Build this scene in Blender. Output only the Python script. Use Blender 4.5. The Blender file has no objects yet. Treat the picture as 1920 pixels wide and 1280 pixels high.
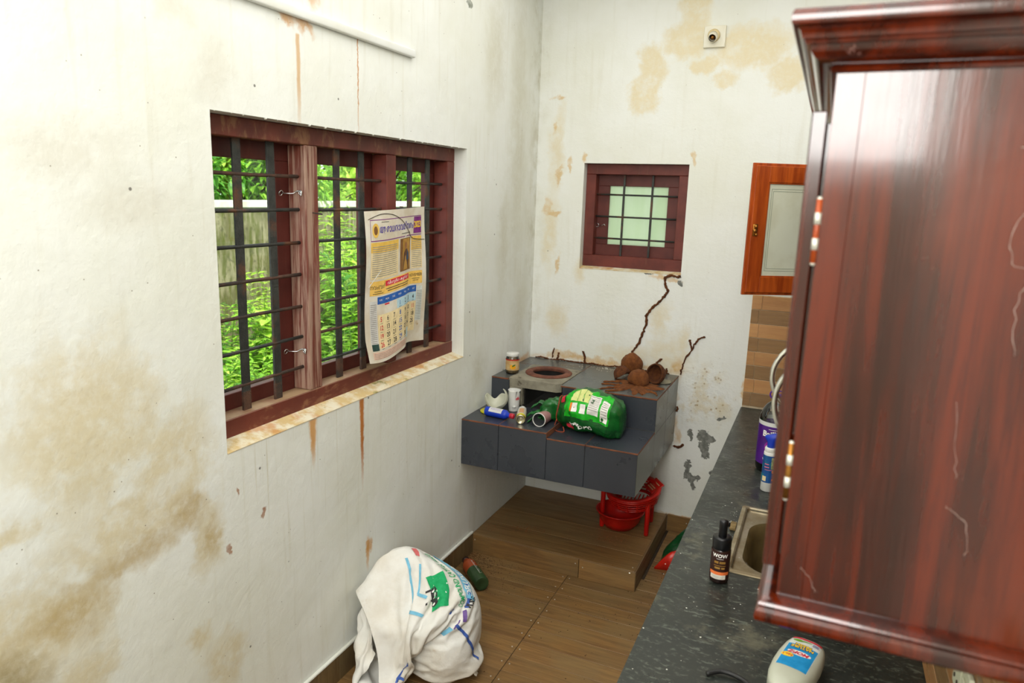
import bpy, bmesh, math, random
import numpy as np
from mathutils import Vector, Matrix, Euler, noise as mnoise

random.seed(7)
SC = bpy.context.scene
COL = SC.collection

# ------------------------------------------------------------------ camera
cam_data = bpy.data.cameras.new('camera')
cam = bpy.data.objects.new('camera', cam_data)
COL.objects.link(cam)
yaw, pitch, roll = -0.408558901, 0.202807759, 0.0320960289
fwd = Vector((math.sin(yaw) * math.cos(pitch), math.cos(yaw) * math.cos(pitch), -math.sin(pitch)))
rgt = Vector((math.cos(yaw), -math.sin(yaw), 0.0))
upv = rgt.cross(fwd)
rg2 = math.cos(roll) * rgt + math.sin(roll) * upv
up2 = -math.sin(roll) * rgt + math.cos(roll) * upv
M = Matrix((rg2, up2, -fwd)).transposed().to_4x4()
M.translation = Vector((1.606, -4.0, 1.925))
cam.matrix_world = M
cam_data.sensor_width = 36.0
cam_data.sensor_fit = 'HORIZONTAL'
cam_data.lens = 1338.03 / 1920.0 * 36.0
cam_data.clip_start = 0.02
cam_data.dof.use_dof = True
cam_data.dof.focus_distance = 2.9
cam_data.dof.aperture_fstop = 4.5
SC.camera = cam

# ------------------------------------------------------------------ light
SC.view_settings.view_transform = 'Standard'
SC.view_settings.look = 'None'
SC.view_settings.gamma = 1.0
SC.view_settings.use_curve_mapping = False
SC.view_settings.exposure = 0.0

W = bpy.data.worlds.new('overcast_sky')
SC.world = W
W.use_nodes = True
bg = W.node_tree.nodes['Background']
bg.inputs[0].default_value = (0.86, 0.93, 1.0, 1)
bg.inputs[1].default_value = 2.3

def lamp(name, kind, loc, rot, energy, color=(1, 1, 1), **kw):
    d = bpy.data.lights.new(name, kind)
    d.energy = energy
    d.color = color
    for k, v in kw.items():
        setattr(d, k, v)
    o = bpy.data.objects.new(name, d)
    o.location = loc
    o.rotation_euler = rot
    COL.objects.link(o)
    return o

lamp('sun', 'SUN', (4, -6, 9), (math.radians(20), math.radians(38), 0), 8.5, (1.0, 0.96, 0.86), angle=0.2)
# added area fill along the ceiling, standing in for bounced flash
lamp('ceiling_bounce_fill', 'AREA', (1.0, -2.7, 3.10), (0, 0, 0), 48.5, (1.0, 0.985, 0.955), shape='RECTANGLE', size=1.6, size_y=4.4)
# added fill behind the camera for bounced flash and the cabinet glare
lamp('rear_bounce_fill', 'AREA', (1.42, -5.5, 2.58), (math.radians(82), 0, 0), 46.0, (1.0, 0.985, 0.96), shape='RECTANGLE', size=1.0, size_y=.95)

# ------------------------------------------------------------------ helpers
def srgb(r, g, b):
    def f(c):
        c /= 255.0
        return c / 12.92 if c <= 0.04045 else ((c + 0.055) / 1.055) ** 2.4
    return (f(r), f(g), f(b), 1.0)

ROOT = {}
def rootloc(p):
    while p.parent:
        p = p.parent
    return Vector(p.location)

def obj(name, vf, mat, parent=None, smooth=False, world=True, fm=None):
    """one mesh object; vertices in world space unless world=False"""
    V, F = vf
    me = bpy.data.meshes.new(name)
    if parent is not None and world:
        r = rootloc(parent)
        V = [(v[0] - r.x, v[1] - r.y, v[2] - r.z) for v in V]
    me.from_pydata([tuple(v) for v in V], [], F)
    mats = mat if isinstance(mat, (list, tuple)) else [mat]
    for m in mats:
        me.materials.append(m)
    if fm is not None:
        me.polygons.foreach_set('material_index', fm)
    if smooth:
        me.polygons.foreach_set('use_smooth', [True] * len(me.polygons))
    me.update()
    o = bpy.data.objects.new(name, me)
    COL.objects.link(o)
    if parent is not None:
        o.parent = parent
    return o

def auto_smooth(o, deg=40):
    me = o.data
    me.polygons.foreach_set('use_smooth', [True] * len(me.polygons))
    bm = bmesh.new(); bm.from_mesh(me)
    for e in bm.edges:
        if len(e.link_faces) == 2 and e.calc_face_angle(0) > math.radians(deg):
            e.smooth = False
    bm.to_mesh(me); bm.free()
    return o

def thing(name, label, cat, loc=(0, 0, 0), rot=(0, 0, 0), group=None):
    o = bpy.data.objects.new(name, None)
    o.empty_display_size = 0.05
    o.location = loc
    o.rotation_euler = rot
    COL.objects.link(o)
    return tag(o, label, cat, group)

def tag(o, label, cat, group=None, kind=None):
    o['label'] = label
    o['category'] = cat
    if group:
        o['group'] = group
    if kind:
        o['kind'] = kind
    return o

def struct(o, label=None):
    o['kind'] = 'structure'
    if label:
        o['label'] = label
    return o

def struct_root(name, loc=(0, 0, 0)):
    o = bpy.data.objects.new(name, None)
    o.empty_display_size = 0.05
    o.location = loc
    COL.objects.link(o)
    return struct(o)

def join(*parts):
    V, F = [], []
    for v, f in parts:
        n = len(V)
        V += [tuple(p) for p in v]
        F += [tuple(i + n for i in q) for q in f]
    return V, F

def xf(vf, M):
    return [tuple(M @ Vector(v)) for v in vf[0]], vf[1]

def box(x0, x1, y0, y1, z0, z1, bev=0.0, seg=1):
    if bev <= 0:
        V = [(x0, y0, z0), (x1, y0, z0), (x1, y1, z0), (x0, y1, z0),
             (x0, y0, z1), (x1, y0, z1), (x1, y1, z1), (x0, y1, z1)]
        F = [(3, 2, 1, 0), (4, 5, 6, 7), (0, 1, 5, 4), (1, 2, 6, 5), (2, 3, 7, 6), (3, 0, 4, 7)]
        return V, F
    bm = bmesh.new()
    bmesh.ops.create_cube(bm, size=1.0)
    for v in bm.verts:
        v.co = Vector(((x0 + x1) / 2 + v.co.x * (x1 - x0), (y0 + y1) / 2 + v.co.y * (y1 - y0), (z0 + z1) / 2 + v.co.z * (z1 - z0)))
    bmesh.ops.bevel(bm, geom=list(bm.edges), offset=bev, segments=seg, affect='EDGES', profile=0.5)
    bm.verts.index_update()
    r = ([tuple(v.co) for v in bm.verts], [tuple(v.index for v in f.verts) for f in bm.faces])
    bm.free()
    return r

def lathe(prof, seg=32, c=(0, 0, 0), cap0=True, cap1=True, wob=None):
    V, F = [], []
    for k, (r, z) in enumerate(prof):
        for i in range(seg):
            a = 2 * math.pi * i / seg
            rr = r * (1 + (wob(a, z) if wob else 0))
            V.append((c[0] + rr * math.cos(a), c[1] + rr * math.sin(a), c[2] + z))
    for k in range(len(prof) - 1):
        for i in range(seg):
            j = (i + 1) % seg
            F.append((k * seg + i, k * seg + j, (k + 1) * seg + j, (k + 1) * seg + i))
    if cap0:
        F.append(tuple(reversed(range(seg))))
    if cap1:
        n = (len(prof) - 1) * seg
        F.append(tuple(n + i for i in range(seg)))
    return V, F

def tube(pts, rad, seg=10, closed=False, cap=True):
    """swept tube; rad a number or a list"""
    P = [Vector(p) for p in pts]
    n = len(P)
    R = rad if isinstance(rad, (list, tuple)) else [rad] * n
    V, F = [], []
    T0 = (P[1] - P[0]).normalized()
    ref = Vector((0, 0, 1)) if abs(T0.z) < 0.9 else Vector((1, 0, 0))
    N = (ref - T0 * ref.dot(T0)).normalized()
    for k in range(n):
        if closed:
            T = (P[(k + 1) % n] - P[k - 1]).normalized()
        elif k == 0:
            T = T0
        elif k == n - 1:
            T = (P[k] - P[k - 1]).normalized()
        else:
            T = (P[k + 1] - P[k - 1]).normalized()
        N = (N - T * N.dot(T)).normalized()
        B = T.cross(N)
        for i in range(seg):
            a = 2 * math.pi * i / seg
            V.append(tuple(P[k] + R[k] * (math.cos(a) * N + math.sin(a) * B)))
    m = n if closed else n - 1
    for k in range(m):
        k2 = (k + 1) % n
        for i in range(seg):
            j = (i + 1) % seg
            F.append((k * seg + i, k * seg + j, k2 * seg + j, k2 * seg + i))
    if cap and not closed:
        F.append(tuple(reversed(range(seg))))
        F.append(tuple((n - 1) * seg + i for i in range(seg)))
    return V, F

def loft(rings, cap0=True, cap1=True, closed=True):
    V, F = [], []
    m = len(rings[0])
    for r in rings:
        V += [tuple(p) for p in r]
    for k in range(len(rings) - 1):
        for i in range(m if closed else m - 1):
            j = (i + 1) % m
            F.append((k * m + i, k * m + j, (k + 1) * m + j, (k + 1) * m + i))
    if cap0:
        F.append(tuple(reversed(range(m))))
    if cap1:
        F.append(tuple((len(rings) - 1) * m + i for i in range(m)))
    return V, F

def smooth_path(pts, k=4):
    P = [Vector(p) for p in pts]
    out = []
    for i in range(len(P) - 1):
        p0 = P[max(i - 1, 0)]; p1 = P[i]; p2 = P[i + 1]; p3 = P[min(i + 2, len(P) - 1)]
        for s in range(k):
            t = s / k
            out.append(0.5 * ((2 * p1) + (p2 - p0) * t + (2 * p0 - 5 * p1 + 4 * p2 - p3) * t * t + (3 * p1 - p0 - 3 * p2 + p3) * t ** 3))
    out.append(P[-1])
    return out

def displaced(vf, amp, freq, off=(0, 0, 0), octv=3):
    V = [Vector(v) for v in vf[0]]
    c = sum(V, Vector()) / len(V)
    out = []
    for v in V:
        d = (v - c)
        d = d.normalized() if d.length > 1e-6 else Vector((0, 0, 1))
        n = mnoise.fractal((v + Vector(off)) * freq, 0.8, 2.0, octv)
        out.append(tuple(v + d * n * amp))
    return out, vf[1]

# flat print helpers: 2D meshes mapped on a surface by a function
def rect2(u0, u1, v0, v1, nu=1, nv=1):
    V, F = [], []
    for j in range(nv + 1):
        for i in range(nu + 1):
            V.append((u0 + (u1 - u0) * i / nu, v0 + (v1 - v0) * j / nv))
    for j in range(nv):
        for i in range(nu):
            a = j * (nu + 1) + i
            F.append((a, a + 1, a + nu + 2, a + nu + 1))
    return V, F

def poly2(pts):
    return list(pts), [tuple(range(len(pts)))]

def ell2(cu, cv, a, b, n=20, rot=0):
    V, F = [(cu, cv)], []
    for k in (.5, 1.0):
        for i in range(n):
            t = 2 * math.pi * i / n
            x, y = k * a * math.cos(t), k * b * math.sin(t)
            V.append((cu + x * math.cos(rot) - y * math.sin(rot), cv + x * math.sin(rot) + y * math.cos(rot)))
    for i in range(n):
        j = (i + 1) % n
        F += [(0, 1 + i, 1 + j), (1 + i, 1 + n + i, 1 + n + j, 1 + j)]
    return V, F

def text2(s, size, u=0, v=0, align='CENTER', sx=1.0, shear=0.0, bold=0.0):
    c = bpy.data.curves.new('lettering', 'FONT')
    c.body = s
    c.size = size
    c.align_x = align
    c.align_y = 'CENTER'
    c.shear = shear
    c.offset = bold
    c.resolution_u = 2
    o = bpy.data.objects.new('lettering', c)
    COL.objects.link(o)
    bpy.context.view_layer.update()
    dg = bpy.context.evaluated_depsgraph_get()
    me = bpy.data.meshes.new_from_object(o.evaluated_get(dg))
    V = [(p.co.x * sx + u, p.co.y + v) for p in me.vertices]
    F = [tuple(p.vertices) for p in me.polygons]
    bpy.data.objects.remove(o)
    bpy.data.meshes.remove(me)
    bpy.data.curves.remove(c)
    return V, F

def join2(*ps):
    V, F = [], []
    for v, f in ps:
        n = len(V)
        V += list(v)
        F += [tuple(i + n for i in q) for q in f]
    return V, F

def prints(name, pieces, fn, mat, parent, smooth=False, world=True):
    """flat print: patches become one part each; fine lines and lettering stay together"""
    fine = any(w in name for w in ('text', 'line', 'letter', 'number', 'print_lines', 'marks', 'stars', 'bars', 'small'))
    if fine or len(pieces) == 1:
        o = obj(name, mapped(join2(*pieces), fn), mat, parent, smooth, world)
        if len(pieces) > 1 or fine:
            o['kind'] = 'stuff'
        return o
    for q in pieces:
        o = obj(name, mapped(q, fn), mat, parent, smooth, world)
    return o

def mapped(vf2, fn):
    return [tuple(fn(p[0], p[1])) for p in vf2[0]], vf2[1]

# ------------------------------------------------------------------ materials
class NT:
    def __init__(self, name):
        self.m = bpy.data.materials.new(name)
        self.m.use_nodes = True
        self.t = self.m.node_tree
        self.t.nodes.clear()
        self.out = self.n('ShaderNodeOutputMaterial')
    def n(self, typ, **kw):
        x = self.t.nodes.new(typ)
        for k, v in kw.items():
            setattr(x, k, v)
        return x
    def put(self, sock, val):
        if hasattr(val, 'is_linked') or isinstance(val, bpy.types.NodeSocket):
            self.t.links.new(val, sock)
        elif val is not None:
            sock.default_value = val
    def math(self, op, a, b=0.0, c=0.0, clamp=False):
        x = self.n('ShaderNodeMath', operation=op, use_clamp=clamp)
        self.put(x.inputs[0], a); self.put(x.inputs[1], b); self.put(x.inputs[2], c)
        return x.outputs[0]
    def vmath(self, op, a, b=None, out=0):
        x = self.n('ShaderNodeVectorMath', operation=op)
        self.put(x.inputs[0], a)
        if b is not None:
            self.put(x.inputs[1], b)
        return x.outputs[out]
    def mix(self, fac, a, b, mode='MIX'):
        x = self.n('ShaderNodeMix', data_type='RGBA', blend_type=mode)
        self.put(x.inputs[0], fac); self.put(x.inputs[6], a); self.put(x.inputs[7], b)
        return x.outputs[2]
    def coord(self, which='Object'):
        return self.n('ShaderNodeTexCoord').outputs[which]
    def mapping(self, vec, scale=(1, 1, 1), loc=(0, 0, 0), rot=(0, 0, 0)):
        x = self.n('ShaderNodeMapping')
        self.put(x.inputs[0], vec); x.inputs[1].default_value = loc; x.inputs[2].default_value = rot; x.inputs[3].default_value = scale
        return x.outputs[0]
    def noise(self, vec, scale=5.0, detail=4.0, rough=0.55, dist=0.0, out=0):
        x = self.n('ShaderNodeTexNoise')
        self.put(x.inputs['Vector'], vec); x.inputs['Scale'].default_value = scale
        x.inputs['Detail'].default_value = detail; x.inputs['Roughness'].default_value = rough
        x.inputs['Distortion'].default_value = dist
        return x.outputs[out]
    def voro(self, vec, scale=5.0, feature='F1', out=0, rand=1.0):
        x = self.n('ShaderNodeTexVoronoi', feature=feature)
        self.put(x.inputs['Vector'], vec); x.inputs['Scale'].default_value = scale
        x.inputs['Randomness'].default_value = rand
        return x.outputs[out]
    def ramp(self, v, a, b, lo=0.0, hi=1.0, smooth=True):
        x = self.n('ShaderNodeMapRange', interpolation_type='SMOOTHSTEP' if smooth else 'LINEAR')
        self.put(x.inputs[0], v)
        x.inputs[1].default_value = a; x.inputs[2].default_value = b
        x.inputs[3].default_value = lo; x.inputs[4].default_value = hi
        return x.outputs[0]
    def bump(self, h, strength=0.3, dist=0.01, prev=None):
        x = self.n('ShaderNodeBump')
        x.inputs['Strength'].default_value = strength; x.inputs['Distance'].default_value = dist
        self.put(x.inputs['Height'], h)
        if prev is not None:
            self.put(x.inputs['Normal'], prev)
        return x.outputs[0]
    def bsdf(self, color, rough=0.5, metal=0.0, spec=0.5, normal=None, coat=0.0, trans=0.0, alpha=1.0, emit=None, ior=None, sss=0.0, coat_rough=0.1):
        b = self.n('ShaderNodeBsdfPrincipled')
        self.put(b.inputs['Base Color'], color); self.put(b.inputs['Roughness'], rough)
        self.put(b.inputs['Metallic'], metal); self.put(b.inputs['Specular IOR Level'], spec)
        self.put(b.inputs['Coat Weight'], coat); b.inputs['Coat Roughness'].default_value = coat_rough
        self.put(b.inputs['Transmission Weight'], trans); self.put(b.inputs['Alpha'], alpha)
        if ior: b.inputs['IOR'].default_value = ior
        if normal is not None: self.put(b.inputs['Normal'], normal)
        return b.outputs[0]
    def done(self, sh):
        self.t.links.new(sh, self.out.inputs[0])
        return self.m

def pm(name, c1, c2=None, scale=8.0, stretch=(1, 1, 1), rough=0.5, rough2=None, metal=0.0, spec=0.5, bump=0.0, bscale=60.0,
       coat=0.0, lo=0.35, hi=0.65, trans=0.0, alpha=1.0, rnd=False, ior=None, c3=None, s3=3.0, lo3=0.5, hi3=0.65):
    t = NT(name)
    v = t.coord('Object')
    if rnd:
        oi = t.n('ShaderNodeObjectInfo').outputs['Random']
        cmb = t.n('ShaderNodeCombineXYZ')
        t.put(cmb.inputs[0], t.math('MULTIPLY', oi, 37.0)); t.put(cmb.inputs[1], t.math('MULTIPLY', oi, 53.0)); t.put(cmb.inputs[2], t.math('MULTIPLY', oi, 71.0))
        v = t.vmath('ADD', t.coord('Object'), cmb.outputs[0])
    mv = t.mapping(v, stretch)
    col = c1
    n = t.noise(mv, scale, 5.0, 0.6)
    if c2 is not None:
        col = t.mix(t.ramp(n, lo, hi), c1, c2)
    if c3 is not None:
        n3 = t.noise(v, s3, 5.0, 0.62)
        col = t.mix(t.ramp(n3, lo3, hi3), col, c3)
    r = rough
    if rough2 is not None:
        r = t.ramp(n, lo, hi, rough, rough2)
    nm = None
    if bump > 0:
        nm = t.bump(t.noise(v, bscale, 4.0, 0.6), bump, 0.01)
    return t.done(t.bsdf(col, r, metal, spec, nm, coat, trans, alpha, ior=ior))

# ------------------------------------------------------------------ wall materials
def stain_group(t, p2, n1, n2, col, lst, colr, edge=0.35, wob=0.9, strength=0.8):
    """blend irregular stain patches (ca, cb, ra, rb) into col; p2 = (a, b, 0) vector"""
    acc = None
    for ca, cb, ra, rb in lst:
        d = t.vmath('LENGTH', t.vmath('MULTIPLY', t.vmath('SUBTRACT', p2, (ca, cb, 0)), (1 / ra, 1 / rb, 0)), out=1)
        acc = d if acc is None else t.math('SMOOTH_MIN', acc, d, 0.25)
    w = t.math('ADD', acc, t.math('MULTIPLY', t.math('SUBTRACT', n1, 0.5), wob * 2))
    m = t.ramp(w, 1.0 + edge * 0.3, 1.0 - edge, 0.0, strength)
    m = t.math('MULTIPLY', m, t.math('MULTIPLY', t.ramp(n2, 0.3, 0.6, 0.75, 1.0), t.ramp(n1, .34, .52, .45, 1.0)))
    return t.mix(m, col, colr), m

def drip(t, a, b, n, col, ca, top, bot, w0, w1, colr, strength=0.85):
    """rust run: narrow vertical streak from b=top down to b=bot"""
    f = t.ramp(b, bot, top, 0.0, 1.0, smooth=False)
    w = t.math('ADD', t.math('MULTIPLY', f, w0 - w1), w1)
    x = t.math('SUBTRACT', t.math('ADD', a, t.math('MULTIPLY', t.math('SUBTRACT', n, 0.5), 0.02)), ca)
    q = t.math('DIVIDE', t.math('ABSOLUTE', x), w)
    m = t.ramp(q, 1.1, 0.35)
    m = t.math('MULTIPLY', m, t.ramp(b, bot - 0.01, bot + (top - bot) * 0.6, 0.0, 1.0))
    m = t.math('MULTIPLY', m, t.ramp(b, top + 0.006, top - 0.002, 0.0, strength))
    return t.mix(m, col, colr)

def wall_base(name, ai):
    t = NT(name)
    v = t.coord('Object')
    s = t.n('ShaderNodeSeparateXYZ'); t.put(s.inputs[0], v)
    a, b = s.outputs[ai], s.outputs[2]
    c = t.n('ShaderNodeCombineXYZ'); t.put(c.inputs[0], a); t.put(c.inputs[1], b)
    # ragged outlines: warp the plane before measuring distances
    w1 = t.vmath('SUBTRACT', t.noise(v, 5.5, 4, .6, out=1), (.5, .5, .5))
    w2 = t.vmath('SUBTRACT', t.noise(v, 23.0, 3, .6, out=1), (.5, .5, .5))
    p2 = t.vmath('ADD', t.vmath('ADD', c.outputs[0], t.vmath('MULTIPLY', w1, (.16, .16, 0))), t.vmath('MULTIPLY', w2, (.045, .045, 0)))
    nb = t.noise(v, 1.3, 5, 0.6)
    n1 = t.noise(v, 7.0, 6, 0.65)
    n2 = t.noise(v, 38.0, 4, 0.7)
    ns = t.noise(t.mapping(v, (9, 9, 0.7)), 3.0, 4, 0.6)
    col = t.mix(t.ramp(nb, 0.35, 0.7), srgb(236, 238, 234), srgb(227, 228, 217))
    col = t.mix(t.ramp(ns, 0.52, 0.75, 0, 0.18 if ai == 0 else .28), col, srgb(205, 200, 178))
    return t, v, a, b, p2, n1, n2, col

def specks(t, v, col, colr, scale=14.0, size=0.045, density=0.8):
    d = t.voro(v, scale, 'F1', 0)
    cr = t.voro(v, scale, 'F1', 1)
    sc_ = t.n('ShaderNodeSeparateColor'); t.put(sc_.inputs[0], cr)
    m = t.math('MULTIPLY', t.ramp(d, size, size * 0.6), t.math('GREATER_THAN', sc_.outputs[0], density))
    return t.mix(t.math('MULTIPLY', m, 0.75), col, colr)

def make_wall_left():
    t, v, a, b, p2, n1, n2, col = wall_base('limewash_left', 1)
    beige, brown = srgb(212, 199, 164), srgb(188, 166, 118)
    col, _ = stain_group(t, p2, n1, n2, col, [(-2.88, 2.0, .2, .1), (-2.72, 1.87, .18, .08), (-2.43, 2.24, .1, .1), (-2.56, 2.36, .07, .04)], srgb(214, 211, 198), 0.8, 0.9, 0.7)
    col, _ = stain_group(t, p2, n1, n2, col, [(-.30, 2.2, .13, .8), (-.45, 1.7, .10, .35), (-.6, 2.6, .14, .3), (-.2, 1.25, .12, .3), (-.72, 1.0, .1, .14)], srgb(200, 195, 172), 0.9, 1.2, 0.55)
    col, _ = stain_group(t, p2, n1, n2, col, [(-2.86, 1.33, .24, .25), (-2.64, 1.16, .14, .22), (-2.55, 0.88, .07, .12), (-2.78, 1.05, .26, .11), (-3.06, .88, .24, .16), (-2.5, .45, .1, .12), (-3.1, 1.15, .1, .05), (-2.6, .60, .06, .06), (-2.95, .70, .1, .08)], beige, 0.6, 1.15, 0.85)
    col, _ = stain_group(t, p2, n1, n2, col, [(-2.62, 1.0, .08, .07), (-2.80, .95, .2, .055), (-2.98, .88, .17, .08), (-2.53, .87, .035, .07), (-3.15, .76, .12, .1)], brown, 0.7, 0.8, 0.8)
    col, _ = stain_group(t, p2, n1, n2, col, [(-3.14, .74, .12, .12)], srgb(140, 132, 100), 0.9, 0.8, 0.6)
    # vertical seepage lines under the window
    ns = t.noise(t.mapping(v, (1, 55, 1.1)), 1.0, 3, 0.6)
    m = t.math('MULTIPLY', t.ramp(ns, 0.58, 0.70, 0, 0.4), t.math('MULTIPLY', t.ramp(b, 0.35, 1.1), t.ramp(b, 1.13, 1.11)))
    m = t.math('MULTIPLY', m, t.math('MULTIPLY', t.ramp(a, -2.45, -2.3), t.ramp(a, -0.7, -1.0)))
    col = t.mix(m, col, srgb(188, 178, 140))
    rust = srgb(206, 144, 56); drk = srgb(184, 108, 22)
    col, _ = stain_group(t, p2, n1, n2, col, [(-2.07, 2.425, .085, .02), (-.1, .95, .1, .05), (-1.72, .47, .03, .045), (-2.0, 2.55, .05, .08)], rust, 0.5, 0.5, 0.75)
    col = drip(t, a, b, n2, col, -1.757, 1.118, .72, .020, .006, drk, 0.95)
    col = drip(t, a, b, n2, col, -2.052, 1.118, .93, .026, .008, rust, 0.85)
    col = drip(t, a, b, n1, col, -2.078, 2.40, 2.08, .012, .010, srgb(205, 160, 100), 0.75)
    col = drip(t, a, b, n2, col, -1.758, 2.45, 2.06, .004, .005, srgb(196, 130, 60), 0.8)
    col = drip(t, a, b, n2, col, -1.728, .505, .36, .016, .01, rust, 0.7)
    col, _ = stain_group(t, p2, n1, n2, col, [(-.89, 2.77, .04, .025)], srgb(90, 98, 80), 0.3, 0.6, 0.9)
    col, _ = stain_group(t, p2, n1, n2, col, [(-2.307, .872, .016, .022), (-2.46, .80, .01, .02), (-2.42, .99, .01, .012)], srgb(165, 120, 90), 0.4, 0.5, 0.9)
    # blotchy grey-beige tone, stronger towards the room corner
    mc = t.math('MULTIPLY', t.ramp(a, -.22, -.01), t.ramp(n1, .42, .7, 0, .6))
    col = t.mix(mc, col, srgb(184, 178, 150))
    col = specks(t, v, col, srgb(60, 52, 40), 9.0, 0.05, 0.82)
    col = specks(t, v, col, srgb(110, 96, 72), 26.0, 0.06, 0.9)
    nm = t.bump(t.math('ADD', t.noise(v, 3.0, 6, .6), t.math('MULTIPLY', n2, 0.12)), 0.35, 0.03)
    return t.done(t.bsdf(col, 0.75, spec=0.3, normal=nm))

def make_wall_back():
    t, v, a, b, p2, n1, n2, col = wall_base('limewash_back', 0)
    tan = srgb(226, 213, 178)
    col, _ = stain_group(t, p2, n1, n2, col, [(.64, 2.62, .09, .15), (.61, 2.47, .11, .10), (.82, 2.75, .14, .12), (1.16, 2.70, .22, .13), (1.03, 2.53, .07, .05), (1.34, 2.56, .11, .1), (.93, 2.62, .1, .06), (.85, 2.95, .1, .2)], tan, 0.4, 0.75, 0.9)
    col, _ = stain_group(t, p2, n1, n2, col, [(.86, 1.05, .16, .14), (.78, 1.25, .08, .12), (.92, 1.12, .06, .12), (.6, 1.03, .2, .05), (.15, 1.2, .1, .12), (.3, 1.5, .05, .1), (.12, 2.2, .05, .3), (.1, 1.7, .05, .25)], srgb(222, 208, 172), 0.8, 1.0, 0.7)
    och = srgb(205, 160, 80)
    col, _ = stain_group(t, p2, n1, n2, col, [(.108, 2.47, .036, .018), (.099, 2.307, .014, .035), (.08, 1.86, .022, .05), (.115, 1.815, .05, .02), (.165, 1.53, .018, .06), (.14, 2.05, .015, .05), (.2, 2.1, .015, .06), (.30, 2.15, .022, .035), (.9, 2.15, .012, .05)], srgb(214, 182, 126), 0.5, 1.3, 0.8)
    col, _ = stain_group(t, p2, n1, n2, col, [(.45, .965, .5, .03), (.91, .98, .05, .07), (.93, .62, .02, .1), (1.277, .90, .022, .09), (.8, 1.49, .1, .018), (1.0, .10, .2, .022), (.88, .8, .03, .12)], och, 0.6, 0.8, 0.75)
    # pitted damp area beside the stove
    area = t.ramp(t.vmath('LENGTH', t.vmath('MULTIPLY', t.vmath('SUBTRACT', p2, (1.05, .84, 0)), (1 / .2, 1 / .2, 0)), out=1), 1.2, 0.5)
    d = t.voro(v, 42.0, 'F1', 0)
    pit = t.math('MULTIPLY', t.ramp(d, .33, .18), t.math('MULTIPLY', area, t.ramp(n1, .46, .58)))
    col = t.mix(t.math('MULTIPLY', pit, .85), col, srgb(120, 90, 52))
    col = t.mix(t.math('MULTIPLY', area, t.ramp(n1, .45, .62, 0, .55)), col, srgb(214, 196, 150))
    # bare cement where the lime has flaked off
    d2 = None
    for ca, cb, ra, rb in [(1.105, .60, .04, .035), (1.09, .54, .025, .05), (1.0, .39, .022, .05), (1.03, .345, .045, .03), (1.05, .30, .018, .035), (1.014, .62, .022, .03), (1.02, .59, .012, .03), (1.135, .40, .018, .022), (1.14, .36, .01, .02), (.875, 1.475, .018, .022), (.70, 1.503, .03, .008), (1.0, .45, .01, .01), (1.17, .72, .02, .012)]:
        q = t.vmath('LENGTH', t.vmath('MULTIPLY', t.vmath('SUBTRACT', p2, (ca, cb, 0)), (1 / ra, 1 / rb, 0)), out=1)
        d2 = q if d2 is None else t.math('MINIMUM', d2, q)
    nf = t.noise(v, 24.0, 5, .7)
    flake = t.ramp(t.math('ADD', d2, t.math('MULTIPLY', t.math('SUBTRACT', nf, .5), 2.2)), 1.05, .92)
    col = t.mix(flake, col, t.mix(t.ramp(n2, .4, .62), srgb(112, 114, 108), srgb(146, 147, 140)))
    # blistered lime right of the stove, blotchy greyer tone by the corner
    mc = t.math('MULTIPLY', t.ramp(a, .10, .0), t.ramp(n1, .45, .7, 0, .4))
    col = t.mix(mc, col, srgb(200, 196, 176))
    col = specks(t, v, col, srgb(80, 70, 52), 10.0, 0.04, 0.85)
    col = specks(t, v, col, srgb(130, 112, 84), 30.0, 0.06, 0.9)
    h = t.math('ADD', t.math('MULTIPLY', n1, .5), t.math('MULTIPLY', n2, 0.12))
    h = t.math('ADD', h, t.math('MULTIPLY', t.math('MULTIPLY', area, nf), .8))
    h = t.math('SUBTRACT', h, t.math('MULTIPLY', flake, .5))
    nm = t.bump(h, 0.4, 0.02)
    return t.done(t.bsdf(col, 0.75, spec=0.3, normal=nm))

M_WL = make_wall_left()
M_WB = make_wall_back()
M_PLAIN = pm('plain_limewash', srgb(232, 233, 226), srgb(224, 223, 210), 2.0, rough=.8, spec=.3, bump=.15, bscale=20)
M_CEIL = pm('ceiling_paint', srgb(240, 240, 236), srgb(234, 233, 226), 2.0, rough=.85, spec=.2)

def wood_mat(name, cols, stretch, rough=.35, coat=.0, scale=3.0, bump=.06, rndamt=0.6, spec=.5):
    t = NT(name)
    oi = t.n('ShaderNodeObjectInfo').outputs['Random']
    cmb = t.n('ShaderNodeCombineXYZ')
    t.put(cmb.inputs[0], t.math('MULTIPLY', oi, 13.0)); t.put(cmb.inputs[1], t.math('MULTIPLY', oi, 29.0)); t.put(cmb.inputs[2], t.math('MULTIPLY', oi, 47.0))
    v = t.vmath('ADD', t.coord('Object'), cmb.outputs[0])
    mv = t.mapping(v, stretch)
    n = t.noise(mv, scale, 6, .62, .6)
    n2 = t.noise(mv, scale * 4.5, 4, .7)
    n3 = t.noise(v, 4.0, 3, .5)
    col = t.mix(t.ramp(n, .3, .7), cols[0], cols[1])
    col = t.mix(t.ramp(n2, .5, .78, 0, .55), col, cols[2])
    col = t.mix(t.math('MULTIPLY', t.ramp(n3, .35, .7), .5), col, cols[3])
    tint = t.ramp(oi, 0, 1, 1.0 - rndamt * .5, 1.0 + rndamt * .35, smooth=False)
    cc = t.n('ShaderNodeCombineColor')
    for i in range(3): t.put(cc.inputs[i], tint)
    col = t.mix(1.0, col, cc.outputs[0], 'MULTIPLY')
    nm = t.bump(n2, bump, .004)
    return t.done(t.bsdf(col, t.ramp(n, .3, .7, rough * .85, rough * 1.25), spec=spec, normal=nm, coat=coat))

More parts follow.
